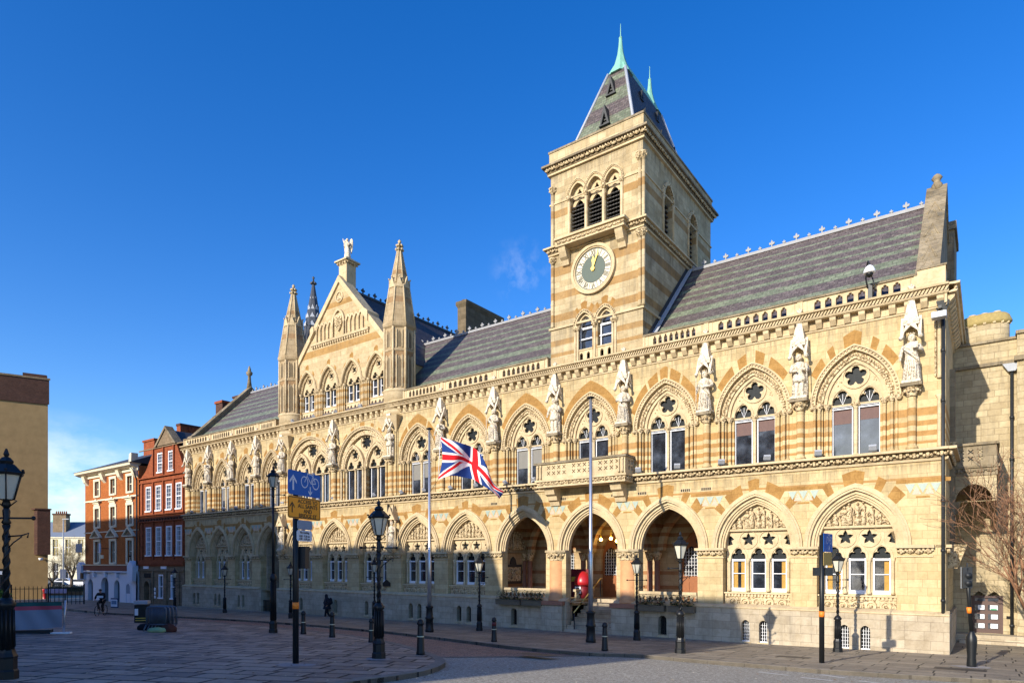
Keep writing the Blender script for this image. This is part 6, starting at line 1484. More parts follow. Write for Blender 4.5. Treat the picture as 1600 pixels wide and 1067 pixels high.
def sack(c,rx,ry,h,mt,name,label,cat,grp=None):
    m=MB(); m.lathe([(.85,0),(1,.2),(.95,.5),(.7,.8),(.3,.9),(.05,.92)],mt,20,(0,0,0),True,0,None,1,1,0,2*pi,.13,5); rr=random.Random(name+label); m.v=[p*(1+rr.uniform(-.1,.1)) for p in m.v]; m.v=[Vector((p.x*rx,p.y*ry,p.z*h)) for p in m.v]; o=m.build(name); o.location=c; return tag(o,label,cat,grp)
sack(G(235,984),.55,.35,.35,M['darkcloth'],'sandbag','black sandbag slumped under the stacked barriers','sandbag'); sack(G(264,987),.3,.25,.36,M['sack'],'sandbag','dark red-brown sandbag at the right foot of the barriers','sandbag'); sack(G(248,987),.42,.3,.22,M['sand'],'plastic_sheet','crumpled pale green sheet between the two sandbags','plastic sheet')
# fabric banner barrier
pa,pb=G(-40,989),G(97,989.5); r=empty('cafe_banner',pb,0,label='grey cafe barrier banner with green and pink stripes at the left edge of the plaza',cat='banner')
d=(pb-pa); L=d.length; ex=d.normalized(); ang=atan2(ex.y,ex.x); r.rotation_euler=(0,0,ang); sc=pb.y/F; hb=(989-937)*sc
m=MB(); nx,nz=30,14
def bp(i,j): u=i/nx; v=j/nz; return (-L*.98*(1-u),.05*sin(u*9+v*2)+.03*sin(u*23+v*5),hb*(.2+.75*v)+.03*sin(u*3.1)*(1-v)-(.1*sin(pi*u))*(1-v))
for lo,hi,mt in ((0,10,M['bannergrey']),(10,12,M['bannerpink']),(12,14,M['bannergreen'])):
    vs=[bp(i,j) for j in range(lo,hi+1) for i in range(nx+1)]; W1=nx+1; m.add(vs,[(a*W1+i,a*W1+i+1,(a+1)*W1+i+1,(a+1)*W1+i) for a in range(hi-lo) for i in range(nx)],mt,True)
m.build('fabric',r); m=MB(); m.tube([(.05,0,.04),(.12,0,hb*1.0)],.035,M['silver'],8); m.build('frame',r); m=MB(); m.box(-.35,.3,-.12,.12,.0,.06,M['white']); m.box(-2.6,-.4,.0,.3,0,.16,M['iron']); m.build('foot',r)
# A-board
p=G(179,953); r=empty('pavement_sign',p,radians(-20),label='blue-edged pavement sign board in front of the white shop',cat='pavement sign'); sc=p.y/F; w=7.5*sc; h=19*sc
m=MB(); m.box(-w,w,-.03,.03,.15,h,M['navyp']); m.box(-w*.9,w*.9,-.05,-.031,.3,h-.1,M['white']); m.box(-w*.7,w*.7,-.06,-.051,h*.5,h*.8,M['signgrey']); m.build('board',r); m=MB(); m.box(-w,-w+.08,-.3,.3,0,.15,M['black']); m.box(w-.08,w,-.3,.3,0,.15,M['black']); m.build('foot',r)

M['leafdry']=simple('dry_brown_leaf',(.22,.12,.05),.8,var=.4)
m=MB(); rr=random.Random(4)
for i in range(420):
    px=rr.uniform(20,1560); py=rr.uniform(985,1064); p=G(px,py); a=rr.uniform(0,6.3); s=rr.uniform(.015,.045); off=.012 if py<1020 or px<660 else -.09
    m.add([(p.x+s*cos(a),p.y+s*sin(a),p.z+off),(p.x-s*.5*sin(a),p.y+s*.5*cos(a),p.z+off+s*.3),(p.x-s*cos(a),p.y-s*sin(a),p.z+off),(p.x+s*.5*sin(a),p.y-s*.5*cos(a),p.z+off+.005)],[(0,1,2,3)],M['leafdry'] if i%3 else M['whitetape'])
tag(m.build('fallen_leaves'),'scattered dry leaves and litter flecks on the paving','leaves',kind='stuff')
# ================================================================ NEIGHBOURING HOUSES (same frontage line)
def house(name,x,y,label,cat='building'):
    e=empty(name,H(x,y,0),TH,label=label,cat=cat); e['_m']=0
    T=Matrix.Translation((-x,-y,0))
    def B(mb,nm,par=None):
        mb.v=[T@p for p in mb.v]; return mb.build(nm,par or e)
    return e,B
# ---- red brick house
rh,B=house('brick_house',-58.3,0,'narrow red brick house with white sash windows and gable beside the town hall')
m=MB(); SW=[-60.55,-58.65,-56.75,-55.0]
WR=[(SW,6.55,8.85,.5),(SW,2.5,5.15,.5),([-58.35,-56.35],9.95,11.75,.5)]
hs=[]
for xs_,a,b_,w in WR:
    for x in xs_: hs.append([(x-w,a),(x+w,a),(x+w,b_),(x-w,b_)] if a<9 else garch(x,a,b_-.15,w,.15,5))
m.plate([(-62.35,1.6),(-54.02,1.6),(-54.02,10.2),(-54.5,10.6),(-55.5,12.3),(-59.5,12.3),(-61.1,10.4),(-62.35,9.6)],hs,.05,.4,M['brick'])
B(m,'brick_wall')
m=MB(); hs=[[(x-.42,-1.3),(x+.42,-1.3),(x+.42,.85),(x-.42,.85)] for x in (-58.2,-56.0)]+[garch(-60.7,-2.3,-.3,.5,.5,6)]
m.plate([(-62.35,-3),(-54.02,-3),(-54.02,1.6),(-62.35,1.6)],hs,.0,.45,M['brownstone']); m.box(-62.35,-54.02,-.12,.0,1.15,1.3,M['brownstone']); m.box(-62.35,-54.02,-.15,.05,1.75,2.1,M['brick'])
m.arch(-60.7,-.3,.52,.52,.75,.75,-.1,.02,M['brownstone'],1.9,8)
for x in (-59.6,-57.1,-54.9): m.box(x-.12,x+.12,-.1,0,-2.6,1.15,M['brownstone'])
m.box(-61.3,-60.1,-.05,.1,.55,.95,M['dark'])
B(m,'shop_front')
m=MB()
for z,p in ((1.6,.14),(5.6,.16),(5.9,.1),(6.2,.16),(9.2,.14),(9.6,.2),(12.2,.1)): m.box(-62.35,-54.05,.05-p,.05,z,z+.1,M['brick'] if z<12 else M['brownstone'])
for x in (-61.7,-59.6,-57.7,-55.85,-54.2):
    for a,b_ in ((2.2,5.55),(6.3,9.2)): m.box(x-.09,x+.09,-.07,.05,a,b_,M['brick'])
    if -60<x<-55.5: m.box(x-.08,x+.08,-.07,.05,9.7,12.2,M['brick'])
for i in range(16): m.box(-62.2+i*.52,-62.0+i*.52,-.08,.05,5.7,5.88,M['brownbrick'])
m.prism([(-58.9,12.35),(-55.4,12.35),(-57.1,13.8)],-.1,.35,M['brownstone']); m.prism([(-59.1,12.3),(-57.1,14.0),(-57.1,13.75),(-58.8,12.3)],-.2,.5,M['dirty']); m.prism([(-55.2,12.3),(-57.1,14.0),(-57.1,13.75),(-55.5,12.3)],-.2,.5,M['dirty'])
B(m,'brick_pilasters')
wpx=[]
for xs_,a,b_,w in WR+[([-58.2,-56.0],-1.3,.85,.42)]:
    for x in xs_:
        f=MB()
        f.box(x-w,x-w+.1,.0,.14,a,b_,M['white']); f.box(x+w-.1,x+w,.0,.14,a,b_,M['white']); f.box(x-w+.1,x+w-.1,.0,.14,b_-.12,b_,M['white']); f.box(x-w-.06,x+w+.06,-.08,.14,a-.02,a+.1,M['white'])
        mid=(a+b_)/2; f.box(x-w+.1,x+w-.1,.03,.12,mid-.04,mid+.04,M['white'])
        if a>0:
            for q in (-.13,.13): f.box(x+q-.015,x+q+.015,.06,.1,a+.1,b_-.12,M['white'])
            n=6
            for i in range(1,n): zz=a+(b_-a)*i/n; f.box(x-w+.1,x+w-.1,.065,.095,zz-.014,zz+.014,M['white'])
        fo=B(f,'sash_window'); g=MB(); g.box(x-w+.1,x+w-.1,.15,.16,a,b_,M['glass']); g.box(x-w+.1,x+w-.1,.2,.21,a,b_,M['blind']) if a>2 else None; B(g,'pane',fo)
m=MB(); m.add([(-62.35,.5,9.6),(-54.02,.5,9.9),(-54.02,6,13.6),(-62.35,6,13.6),(-59.4,.45,12.2),(-57.1,.45,13.7),(-55.2,.45,12.2),(-57.1,6,13.7)],[(0,1,2,3),(4,5,7),(6,7,5)],M['greyslate']); m.box(-62.35,-54.1,.5,10,-3,9.6,M['brownbrick']); B(m,'roof')
m=MB(); m.box(-59.4,-58.7,2.0,4.3,12,14.6,M['brick']); m.box(-59.45,-58.65,1.95,4.35,14.6,14.8,M['brownbrick']); 
for y in (2.8,3.5): m.box(-58.72,-58.6,y,y+.12,12,14.6,M['brick'])
B(m,'chimney')
for x,lb in ((-60.9,'a'),(-57.6,'b')):
    m=MB(); m.box(x-.5,x+.5,-.06,-.02,1.35,1.6,M['white']); B(m,'name_board')
m=MB(); 
for i in range(3): m.box(-59.35,-59.1,-.05,0,-.6-i*.35,-.35-i*.35,M['white'])
B(m,'notice')
# ---- white and orange corner building
ch,B=house('corner_building',-68.4,0,'orange brick corner building with cream window surrounds over a white arcaded shop front')
CW=[-71.5,-67.85,-64.2]; m=MB(); hs=[]
for a,b_ in ((8.7,10.15),(5.55,7.4),(1.95,4.05)):
    for x in CW: hs.append([(x-.5,a),(x+.5,a),(x+.5,b_),(x-.5,b_)])
m.plate([(-74.5,1.7),(-62.45,1.7),(-62.45,11.0),(-74.5,11.0)],hs,.0,.4,M['orbrick']); m.box(-74.5,-62.4,.4,9,-3,11,M['orbrick']); B(m,'brick_wall')
m=MB(); AR=[(-72.8,.62),(-69.4,.85),(-66.7,.62)]
m.plate([(-74.6,-3.2),(-62.5,-3.2),(-62.5,1.1),(-74.6,1.1)],[garch(x,-2.45,-.35,w,w*.95,8) for x,w in AR],-.15,.4,M['bluewhite']); m.arch(-64.2,-.5,.42,.45,.55,.6,-.2,-.12,M['bluewhite'],1.6,8); m.prism(garch(-64.2,-1.0,-.5,.42,.45,6),-.16,-.1,M['signgrey'])
for i in range(5): m.box(-74.4+i*2.6,-74.0+i*2.6,-.4,-.15,.5,1.1,M['bluewhite'])
m.box(-74.7,-62.4,-.45,-.1,1.0,1.12,M['bluewhite']); m.box(-74.7,-62.4,-.5,-.1,1.66,1.75,M['creampaint'])
m.prism([(-63.4,.2),(-62.4,.2),(-62.3,1.6),(-62.9,2.1),(-63.5,1.6)],-.6,-.1,M['bluewhite']); m.prism([(-74.9,.2),(-74.0,.2),(-73.9,1.6),(-74.5,2.0),(-75.1,1.6)],-.6,-.1,M['bluewhite'])
sf=B(m,'shop_front'); m=MB(); m.box(-74.4,-63.4,-.4,-.12,1.14,1.66,M['maroon']); B(m,'fascia',sf); m=MB()
for x,w in AR: m.box(x-w,x+w,.2,.22,-2.5,.6,M['glass'])
B(m,'glass',sf)
m=MB()
for x in CW:
    for a,b_,k in ((8.7,10.15,0),(5.55,7.4,1),(1.95,4.05,2)):
        m.box(x-.78,x-.5,-.08,.0,a-.15,b_+.1,M['creampaint']); m.box(x+.5,x+.78,-.08,.0,a-.15,b_+.1,M['creampaint']); m.box(x-.78,x+.78,-.1,.0,b_+.0,b_+.25,M['creampaint']); m.box(x-.6,x+.6,-.12,.0,a-.18,a,M['creampaint'])
        if k==1: m.box(x-.7,x+.7,-.2,.0,b_+.5,b_+.65,M['creampaint']); m.box(x-1.0,x+1.0,-.35,.0,b_+.65,b_+.75,M['creampaint']); m.box(x-.2,x+.2,-.2,0,b_+.75,b_+.95,M['creampaint']); m.box(x-.6,x+.6,-.12,.0,b_+.25,b_+.5,M['creampaint'])
        if k==2: m.prism([(x-1.05,b_+.5),(x+1.05,b_+.5),(x,b_+1.15)],-.14,.0,M['brownstone']); m.prism([(x-1.15,b_+.45),(x-1.0,b_+.45),(x,b_+1.1),(x+1.0,b_+.45),(x+1.15,b_+.45),(x,b_+1.3)],-.3,.0,M['creampaint']); m.box(x-1.15,x+1.15,-.3,.0,b_+.35,b_+.45,M['creampaint'])
m.box(-74.6,-62.5,-.08,.0,8.15,8.3,M['creampaint']); m.box(-74.6,-62.5,-.08,.0,4.95,5.05,M['creampaint'])
for x in (-73.9,-69.7,-66.0,-62.9): m.prism([(0,9.9),(-.3,10.2),(-.5,10.8),(0,10.8)],x-.3,x+.3,M['creampaint'],'x'); 
m.box(-74.7,-62.4,-.12,.0,10.55,10.85,M['creampaint']); m.sweepx([(0,10.8),(-.4,10.85),(-.75,11.0),(-.8,11.25),(.3,11.3)],-75.2,-62.5,M['creampaint'])
m.prism([(-62.9,11.2),(-62.4,11.2),(-62.35,12.1),(-62.8,12.0)],-.7,-.1,M['creampaint'])
B(m,'window_surrounds')
for x in CW:
    for a,b_ in ((8.7,10.15),(5.55,7.4),(1.95,4.05)):
        f=MB(); f.box(x-.5,x-.42,.14,.22,a,b_,M['creampaint']); f.box(x+.42,x+.5,.14,.22,a,b_,M['creampaint']); f.box(x-.42,x+.42,.14,.22,a,a+.08,M['creampaint']); f.box(x-.42,x+.42,.14,.22,b_-.08,b_,M['creampaint']); f.box(x-.42,x+.42,.15,.21,(a+b_)/2-.04,(a+b_)/2+.04,M['creampaint'])
        fo=B(f,'sash_window'); g=MB(); g.box(x-.42,x+.42,.23,.24,a,b_,M['glass']); B(g,'pane',fo)
m=MB(); m.add([(-75.4,-.85,11.22),(-62.3,-.85,11.22),(-62.3,5,13.7),(-69,5,13.7),(-75.4,10,11.22),(-62.3,10,11.22)],[(0,1,2,3),(3,2,5,4),(0,3,4),(1,5,2)],M['greyslate']); B(m,'roof')
m=MB(); m.box(-68.2,-65.9,3,4,12.5,14.2,M['brick']); m.box(-68.3,-65.8,2.9,4.1,14.2,14.4,M['brick']); B(m,'chimney')
m=MB(); m.box(-73.3,-72.7,-.9,-.8,.3,.9,M['black']); m.box(-73.0,-72.95,-.8,0,.8,.85,M['black']); m.box(-75.4,-73.9,-.55,-.5,3.0,3.9,M['signgrey']); m.box(-68.9,-68.6,-.9,-.8,2.9,3.8,M['signwhite']); m.box(-68.75,-68.7,-.8,0,3.3,3.35,M['black']); m.box(-71.0,-70.0,-.05,0,2.35,2.7,M['creampaint'])
B(m,'hanging_sign')
m=MB(); m.lathe([(.07,-3),(.07,9.6)],M['iron'],7,(-62.4,-.2,0)); m.tube([(-62.4,-.2,9.6),(-62.7,-.4,10.6),(-63,-.5,10.9)],.07,M['iron'],6); B(m,'rainwater_pipe')
# chimneys of the house behind the left end
cs=empty('brick_chimney_block',H(-62.5,9,0),TH,label='pair of brown brick chimney stacks behind the left end gable of the town hall',cat='chimney')
m=MB(); m.xf=Matrix.Translation((0,0,0)); m.box(-1.6,-.3,-.6,1.2,8,18.6,M['brownbrick']); m.box(-1.7,-.2,-.7,1.3,18.6,18.85,M['brick']); m.box(-.1,1.4,.5,2.4,8,19.2,M['brownbrick']); m.box(-.2,1.5,.4,2.5,19.2,19.4,M['brownbrick']); m.box(-6,6,2.5,9,-2.3,11,M['brownbrick']); m.build('stack',cs)
# ---- ochre building at the left edge
C0=Vector((-50.15,70,0)); dv=Vector((.857,.516,0)); oa=atan2(dv.y,dv.x)
ob=empty('ochre_building',C0,oa,label='tall plain ochre rendered building with a dark brick parapet at the left edge',cat='building')
FT=[(-38,0),(0,0),(-13,10.5),(-38,10.5)]
m=MB(); m.prism(FT,-4,19.0,M['render'],'z'); m.build('rendered_wall',ob)
m=MB(); m.prism([(-38,-.12),(.12,-.12),(-12.9,10.7),(-38,10.7)],19.0,21.6,M['brownbrick'],'z'); m.prism([(-38,-.2),(.22,-.2),(-12.8,10.9),(-38,10.9)],21.6,21.8,M['brownstone'],'z'); m.box(-2.2,-.1,0,.5,21.8,22.15,M['brownbrick']); m.build('brick_parapet',ob)
m=MB(); m.prism([(-.9,-.35),(.25,-.35),(-2.8,3),(-3.9,3)],2.8,7.6,M['brownbrick'],'z'); m.prism([(-1.1,-.45),(.35,-.45),(-2.7,3),(-3.9,3)],7.6,7.75,M['brownbrick'],'z'); m.build('brick_projection',ob)
m=MB(); m.box(-7.2,-3.6,-.05,.1,-4,1.3,M['black']); m.box(-7,-3.9,-.08,-.05,.7,1.05,M['signwhite']); m.box(-6.8,-4,-.09,-.05,-2.6,.5,M['glass']); m.build('shop_doorway',ob)
m=MB(); m.lathe([(.16,0),(.22,.25)],M['white'],10,(-.6,-.3,2.2)); m.tube([(-.6,0,2.35),(-.6,-.3,2.35)],.04,M['iron'],6); m.build('wall_lamp',ob)
# railings in front of it
r0,r1=Vector((-46.5,52,0)),Vector((-37.0,56,0)); d=(r1-r0); L=d.length; fe=empty('iron_railings',(r0.x,r0.y,gz(r0.x,r0.y)),atan2(d.y,d.x),label='black iron railings with pointed bars in front of the ochre building',cat='railings')
m=MB(); n=34
for i in range(n+1): m.tube([(i*L/n,0,0),(i*L/n,0,1.5),(i*L/n,0,1.62)],[.025,.025,.004],M['black'],4)
m.build('bars',fe); m=MB()
for z in (.2,1.35): m.box(0,L,-.02,.02,z,z+.05,M['black'])
for i in range(0,5): m.box(i*L/4-.05,i*L/4+.05,-.05,.05,0,1.75,M['black'])
m.build('rails',fe)
def bush(name,c,rx,ry,rz,n,label,cat,mt,seed=1,ls=.12):
    rr=random.Random(seed); m=MB()
    for i in range(n):
        a=rr.uniform(0,2*pi); b=rr.uniform(0,pi/2); q=rr.uniform(.6,1)**.5*(1+.15*sin(a*5))
        p=Vector((rx*q*cos(a)*cos(b),ry*q*sin(a)*cos(b),rz*q*sin(b))); u=Vector((rr.uniform(-1,1),rr.uniform(-1,1),rr.uniform(-1,1))).normalized()*ls; v=u.cross(Vector((rr.uniform(-1,1),rr.uniform(-1,1),1))).normalized()*ls*.5
        m.add([p-u,p+v,p+u,p-v],[(0,1,2,3)],mt)
    o=m.build(name); o.location=c; return tag(o,label,cat)
p=G(15,940); bush('shrub',Vector((-41.5,52,gz(-41.5,52)+.3)),1.3,.9,1.2,700,'small bright green shrub behind the banner, before the ochre building','shrub',M['leafb'] if 'leafb' in M else M['leaf'],3)
# ---- distant street at the far left
def far_building(name,x0,x1,Y,top,mt,label,roof=None,rows=2,wn=6):
    g=gz(-80,75); e=empty(name,((x0+x1)/2,Y,g),0,label=label,cat='building'); w=(x1-x0)/2; h=top-g
    hs=[]; W_=[]
    for r_ in range(rows):
        for i in range(wn):
            cx=-w+(i+.5)*2*w/wn; z=1.0+r_*h/rows; W_.append((cx,z)); hs.append([(cx-.55,z),(cx+.55,z),(cx+.55,z+h/rows-1.5),(cx-.55,z+h/rows-1.5)])
    m=MB(); m.plate([(-w,0),(w,0),(w,h),(-w,h)],hs,0,.4,mt); m.box(-w,w,.4,8,0,h,mt); m.box(-w-.1,w+.1,-.25,0,h-.25,h,mt); m.box(-w,w,-.1,0,h/2-.1,h/2+.1,mt); m.build('wall',e)
    for cx,z in W_:
        f=MB(); f.box(cx-.55,cx+.55,.25,.28,z,z+h/rows-1.5,M['glass']); f.box(cx-.03,cx+.03,.2,.25,z,z+h/rows-1.5,M['white']); f.box(cx-.55,cx+.55,.2,.25,z+(h/rows-1.5)/2-.04,z+(h/rows-1.5)/2+.04,M['white']); f.build('window',e)
    if roof: m=MB(); m.add([(-w-.2,-.3,h),(w+.2,-.3,h),(w*.6,4,h+roof),(-w*.6,4,h+roof),(-w-.2,8.2,h),(w+.2,8.2,h)],[(0,1,2,3),(3,2,5,4),(0,3,4),(1,5,2)],M['bluegreyslate']); m.build('roof',e)
    return e,h
M['bluegreyslate']=simple('blue_grey_slate',(.16,.19,.25),.6,var=.15)
e,h=far_building('stone_building',-99,-81.5,128,7.2,M['creampaint'],'distant pale building with grey hipped roof and chimney beyond the plaza',3.2,2,7)
m=MB(); m.box(-1.2,1.4,1,2.2,h-1,h+4.4,M['brownstone']); m.box(-1.3,1.5,.9,2.3,h+4.4,h+4.7,M['brownbrick'])
for i in range(6): m.lathe([(.14,h+4.7),(.12,h+5.2)],M['brick'],6,(-.9+i*.4,1.6,0))
m.build('chimney',e)
e,h=far_building('domed_building',-128,-112,165,9.5,M['creampaint'],'far domed building with a green copper dome just right of the ochre wall',1.0,2,5)
m=MB(); m.lathe([(2.2,h),(2.2,h+1.6),(2.4,h+1.7)],M['creampaint'],16,(2.6,3,0)); m.lathe([(2.2,h+1.7),(2.1,h+2.6),(1.7,h+3.5),(1.0,h+4.2),(.2,h+4.5),(.1,h+5.4)],M['copper'],16,(2.6,3,0)); m.build('dome',e)
e,h=far_building('shop_building',-104,-95.5,112,2.6,M['bluewhite'],'distant white shop building with dark windows just right of the ochre wall',None,1,4)
def car(loc,rz,mt,label):
    e=empty('parked_car',loc,rz,label=label,cat='car',group='cars parked in the distant street')
    m=MB(); P=[(-2.1,.25),(2.1,.25),(2.15,.75),(1.9,.9),(1.1,.98),(.55,1.42),(-.9,1.46),(-1.7,1.0),(-2.1,.9)]; m.prism(P,-.85,.85,mt); m.build('body',e,bevel=.05)
    m=MB(); m.prism([(1.0,.98),(.5,1.38),(-.85,1.4),(-1.55,1.0)],-.86,.86,M['glass']); m.build('windows',e)
    for x in (-1.3,1.3):
        for y in (-.75,.75): m=MB(); m.lathe([(.32,-.1),(.34,0),(.32,.1)],M['black'],12,(0,0,0),True,0,Matrix.Translation((x,y,.32))@Matrix.Rotation(pi/2,4,'X')); m.build('wheel',e)
for i,(px,Y,mt,lab) in enumerate(((84,118,M['greyslate'],'dark hatchback parked far down the street, leftmost'),(104,116,M['white'],'white car parked far down the street beside the pale building'),(127,114,M['white'],'white car parked far down the street next to the corner building'),(92,100,M['barrier'],'grey car standing farther forward in the distant street'))):
    x=(px-800)/F*Y; car((x,Y,gz(x,Y)),.1*i,mt,lab)
m=MB(); xh=-84; 
def hedge(a,b_,w,h,seed,label,name='hedge'):
    rr=random.Random(seed); m=MB(); d=b_-a; L=d.length; 
    m.box(0,L,-w*.35,w*.35,0,h*.85,M['grass'])
    for i in range(int(L*70)):
        p=Vector((rr.uniform(0,L),rr.uniform(-w/2,w/2),h*rr.uniform(.2,1)**.6)); u=Vector((rr.uniform(-1,1),rr.uniform(-1,1),rr.uniform(-1,1))).normalized()*.14; v=u.cross(Vector((.3,.2,1))).normalized()*.08; m.add([p-u,p+v,p+u,p-v],[(0,1,2,3)],M['grass'])
    o=m.build(name); o.location=(a.x,a.y,gz(a.x,a.y)); o.rotation_euler=(0,0,atan2(d.y,d.x)); tag(o,label,'hedge')
hedge(Vector((-64,84,0)),Vector((-52,84,0)),1.0,1.5,5,'clipped dark hedge across the distant street behind the banner')
lw_=empty('street_wall',(-58,80,gz(-58,80)),0,label='low dark wall with railings across the end of the plaza, left of the white shop',cat='wall'); m=MB(); m.box(-9,5,-.2,.2,0,1.0,M['brownstone']); m.build('wall',lw_); m=MB()
for i in range(56): m.box(-9+i*.25,-8.96+i*.25,-.02,.02,1,1.9,M['black'])
m.box(-9,5,-.03,.03,1.8,1.86,M['black']); m.build('railings',lw_)
# post box, notice board
p=G(67,940); q=Vector((p.x*1.0,p.y,p.z)); q=Vector((-50.5,70,gz(-50.5,70))); e=empty('post_box',q,0,label='red pillar post box standing right of the ochre building',cat='post box'); m=MB(); m.lathe([(.3,0),(.3,.15),(.24,.18),(.24,1.4),(.3,1.45),(.28,1.6),(.05,1.7)],M['red'],14); m.build('pillar',e); m=MB(); m.box(-.12,.12,-.26,-.2,1.15,1.22,M['black']); m.build('slot',e)
q=Vector((-46.5,66,gz(-46.5,66))); e=empty('notice_board',q,0,label='low pale purple notice board on posts behind the banner',cat='notice board'); m=MB(); m.box(-1.1,1.1,-.04,.04,1.2,1.7,simple('pale_purple_board',(.38,.33,.48),.6)); m.build('board',e); m=MB(); m.box(-1,-.92,-.04,.04,0,1.2,M['black']); m.box(.92,1,-.04,.04,0,1.2,M['black']); m.build('post',e)
# distant street lamp column
for i,(px,Y,h,lab) in enumerate(((99,90,10.5,'tall thin pale lamp column in the distant street left of the brick corner'),)):
    x=(px-800)/F*Y; e=empty('lamp_column',(x,Y,gz(x,Y)),0,label=lab,cat='lamp column'); m=MB(); m.lathe([(.12,0),(.07,h)],M['lead'],7); m.build('column',e); m=MB(); m.box(-.1,.8,-.1,.1,h,h+.12,M['lead']); m.build('lamp_head',e)
    q=MB(); q.box(-.4,.4,-.1,-.05,2.3,3.6,M['navyp']); q.build('blue_sign',e)
# ---- bare trees
def bare_tree(loc,h,seed,label,mt_t,mt_b,levels=5,r0=.14,spread=.6,lean=(0,0),kids=(3,4),first=.3,grp=None,tr=1.0,stems=4,hz=.6,ratio=.62):
    rr=random.Random(seed); T=MB(); Cw=MB()
    def grow(p,d,L,r,lv):
        n=3; pts=[p]; rs=[r]
        for i in range(n):
            d=(d+Vector((rr.uniform(-.2,.2),rr.uniform(-.2,.2),rr.uniform(-.08,.16)))).normalized(); p=p+d*L/n; pts.append(p); rs.append(r*(1-.35*(i+1)/n))
        (T if lv>=levels-1 else Cw).tube(pts,rs,mt_t if lv>=levels-1 else mt_b,5 if lv>1 else 3)
        if lv<=0: return
        for k in range(rr.randint(*kids)):
            i=rr.randint(1,n) if k else n; q=Vector((rr.gauss(0,1),rr.gauss(0,1),rr.gauss(0,.6))).normalized()
            grow(pts[i],(d+q*spread).normalized(),L*rr.uniform(.6,.85),max(.009,rs[i]*ratio),lv-1)
    e=empty('bare_tree',loc,0,label=label,cat='tree',**({'group':grp} if grp else {}))
    T.tube([(0,0,0),(lean[0]*.4,lean[1]*.4,h*first)],[r0*1.3,r0],mt_t,8)
    for k in range(stems):
        a=k*2*pi/stems+rr.uniform(-.4,.4); grow(Vector((lean[0]*.4,lean[1]*.4,h*first)),Vector((cos(a)*hz+lean[0],sin(a)*hz+lean[1],1)).normalized(),h*.26*tr,r0*.7,levels)
    T.build('trunk',e); Cw.build('crown',e)
p=H(2.68,2.3,0); bare_tree((p.x,p.y,gz(p.x,p.y)),7.8,21,'leafless tree with thin red-brown branches reaching in from the right edge',M['twig'],M['twig'],4,.075,.58,(-.2,0),(3,4),.2,None,1.05,6,.34,.62)
x=(112-800)/F*96; bare_tree((x,96,gz(x,96)),8.2,4,'bare pale-twigged tree in front of the distant pale building',M['bark'],M['ptwig'],5,.2,.8,(0,0),(3,4),.25,None)
x=(82-800)/F*92; bare_tree((x,92,gz(x,92)),6.2,9,'small bare dark tree at the right edge of the ochre wall',M['bark'],M['bark'],4,.16,.8,(0,0),(3,3),.25)
# ================================================================ HOUSES ACROSS THE SQUARE (behind the camera; they cast the long shade)
def shade_house(u0,u1,zl,zr,w0,label,dep=10,rise=0):
    e=empty('terrace_house',H(-(u0+u1)/2,-w0,0),TH,label=label,cat='building'); hw=(u1-u0)/2
    # hall frame: x=-u ; left end = u1
    m=MB(); m.add([(-hw,0,-3),(hw,0,-3),(hw,-dep,-3),(-hw,-dep,-3),(-hw,0,zl),(hw,0,zr),(hw,-dep,zr),(-hw,-dep,zl)],[(0,3,2,1),(4,5,6,7),(0,1,5,4),(1,2,6,5),(2,3,7,6),(3,0,4,7)],M['brick']); m.build('wall',e)
    n=int(2*hw/3)
    for r_ in range(4):
        for i in range(n):
            x=-hw+(i+.5)*2*hw/n; z=1+r_*3.6
            if z+2<min(zl,zr): MB().box(x-.55,x+.55,.02,.06,z,z+2,M['glass']).box(x-.65,x+.65,.02,.12,z-.12,z,M['white']).build('window',e)
    m=MB(); m.add([(-hw,0,zl+.02),(hw,0,zr+.02),(hw,-dep,zr+.02),(-hw,-dep,zl+.02),(-hw,-dep/2,zl+rise),(hw,-dep/2,zr+rise)],[(0,1,5,4),(4,5,2,3),(0,4,3),(1,2,5)],M['greyslate']); m.build('roof',e)
W0=38
SHD=[(12.1,25.4,15.1,14.95,'low brick house behind the viewer, right end of the shading row'),(25.4,45.4,17.85,17.3,'long brick house behind the viewer, middle of the shading row'),(45.4,84.0,20.9,20.9,'tall brick block behind the viewer at the left end of the shading row')]
for u0,u1,zl,zr,lab in SHD: shade_house(u0,u1,zl,zr,W0,lab)
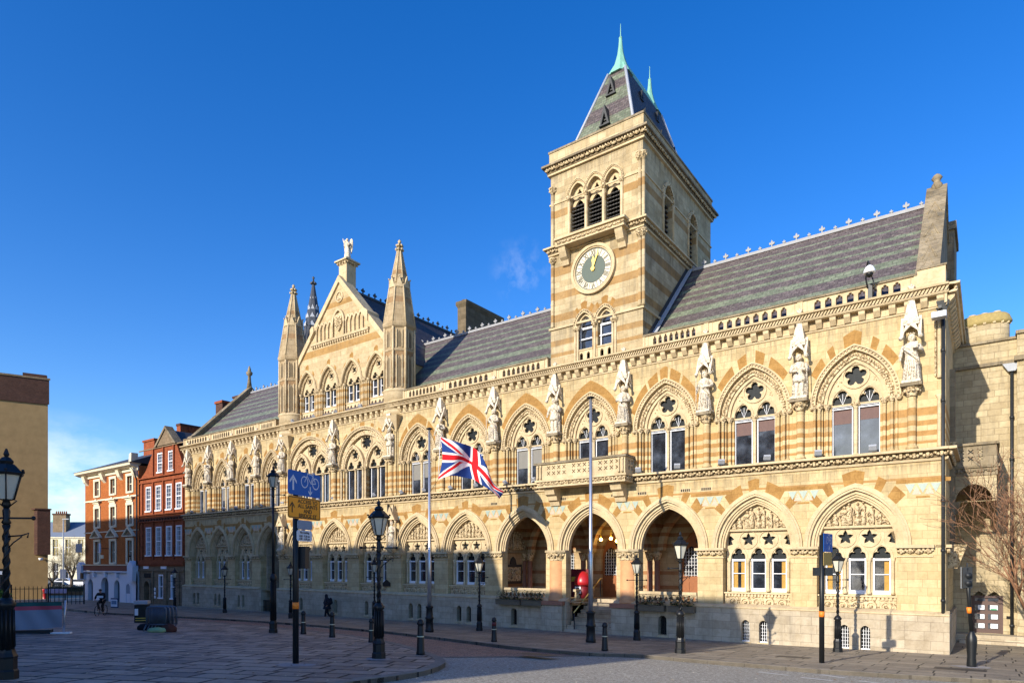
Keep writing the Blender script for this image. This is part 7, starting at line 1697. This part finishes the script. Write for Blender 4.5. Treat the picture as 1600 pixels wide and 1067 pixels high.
# ================================================================ SKY, SUN, CAMERA
EL=radians(21.0); AZ=atan2(-.69,-.724)
w=bpy.data.worlds.new('World'); SC.world=w; w.use_nodes=True; nt=w.node_tree; q=N(nt); bg=nt.nodes['Background']
sky=q.n('ShaderNodeTexSky'); sky.sky_type='NISHITA'; sky.sun_disc=False; sky.sun_elevation=EL; sky.sun_rotation=AZ%(2*pi); sky.altitude=60; sky.air_density=1.0; sky.dust_density=.4; sky.ozone_density=3.0
hs_=q.n('ShaderNodeHueSaturation'); hs_.inputs['Saturation'].default_value=1.36; hs_.inputs['Value'].default_value=.92; hs_.inputs['Hue'].default_value=.515; q.l(sky.outputs[0],hs_.inputs['Color'])
tc=q.n('ShaderNodeTexCoord').outputs['Generated']
def cloud(px,py,rad,sc,stops,zs=1.0):
    d=Vector(((px-800),F,(HY-py))).normalized(); dp=q.n('ShaderNodeVectorMath',operation='DISTANCE'); q.l(tc,dp.inputs[0]); dp.inputs[1].default_value=d
    mk=q.ramp(q.math('DIVIDE',dp.outputs['Value'],rad),[(.1,(1,1,1)),(1,(0,0,0))]); mp=q.n('ShaderNodeMapping'); mp.inputs['Scale'].default_value=(1,1,zs); q.l(tc,mp.inputs[0])
    return q.math('MULTIPLY',mk,q.ramp(q.noise(mp.outputs[0],sc,6,.62),stops))
c1=cloud(95,800,.13,11,[(.38,(0,0,0)),(.62,(1,1,1))],2.0); c2=cloud(815,425,.05,34,[(.46,(0,0,0)),(.85,(.3,)*3)],.8); c3=cloud(300,640,.3,6,[(.55,(0,0,0)),(.9,(.25,)*3)],3)
col=q.mix(c1,hs_.outputs[0],(4.2,4.5,5.2)); col=q.mix(c2,col,(4.2,4.5,5.0)); q.l(col,bg.inputs['Color']); bg.inputs['Strength'].default_value=.15
sd=bpy.data.lights.new('sun','SUN'); sd.energy=3.7; sd.angle=radians(.5); sd.color=(1.0,.92,.78); so=bpy.data.objects.new('sun',sd); COL.objects.link(so)
dirv=Vector((.69*cos(EL),.724*cos(EL),-sin(EL))); so.rotation_euler=dirv.to_track_quat('-Z','Y').to_euler(); so.location=(-40,-40,60)
cd=bpy.data.cameras.new('camera'); cam=bpy.data.objects.new('camera',cd); COL.objects.link(cam); cam.location=(0,0,CZ); cam.rotation_euler=(pi/2,0,0)
cd.sensor_width=36; cd.lens=F/1600*36; cd.shift_y=(HY-533.5)/1600; cd.clip_end=3000; cd.clip_start=.1
SC.camera=cam
SC.view_settings.view_transform='Standard'; SC.view_settings.look='None'; SC.view_settings.gamma=1; SC.view_settings.exposure=.84
SC.render.engine='CYCLES'
for o in bpy.data.objects:
    for k in ('_m','_u','h0'):
        if k in o: del o[k]
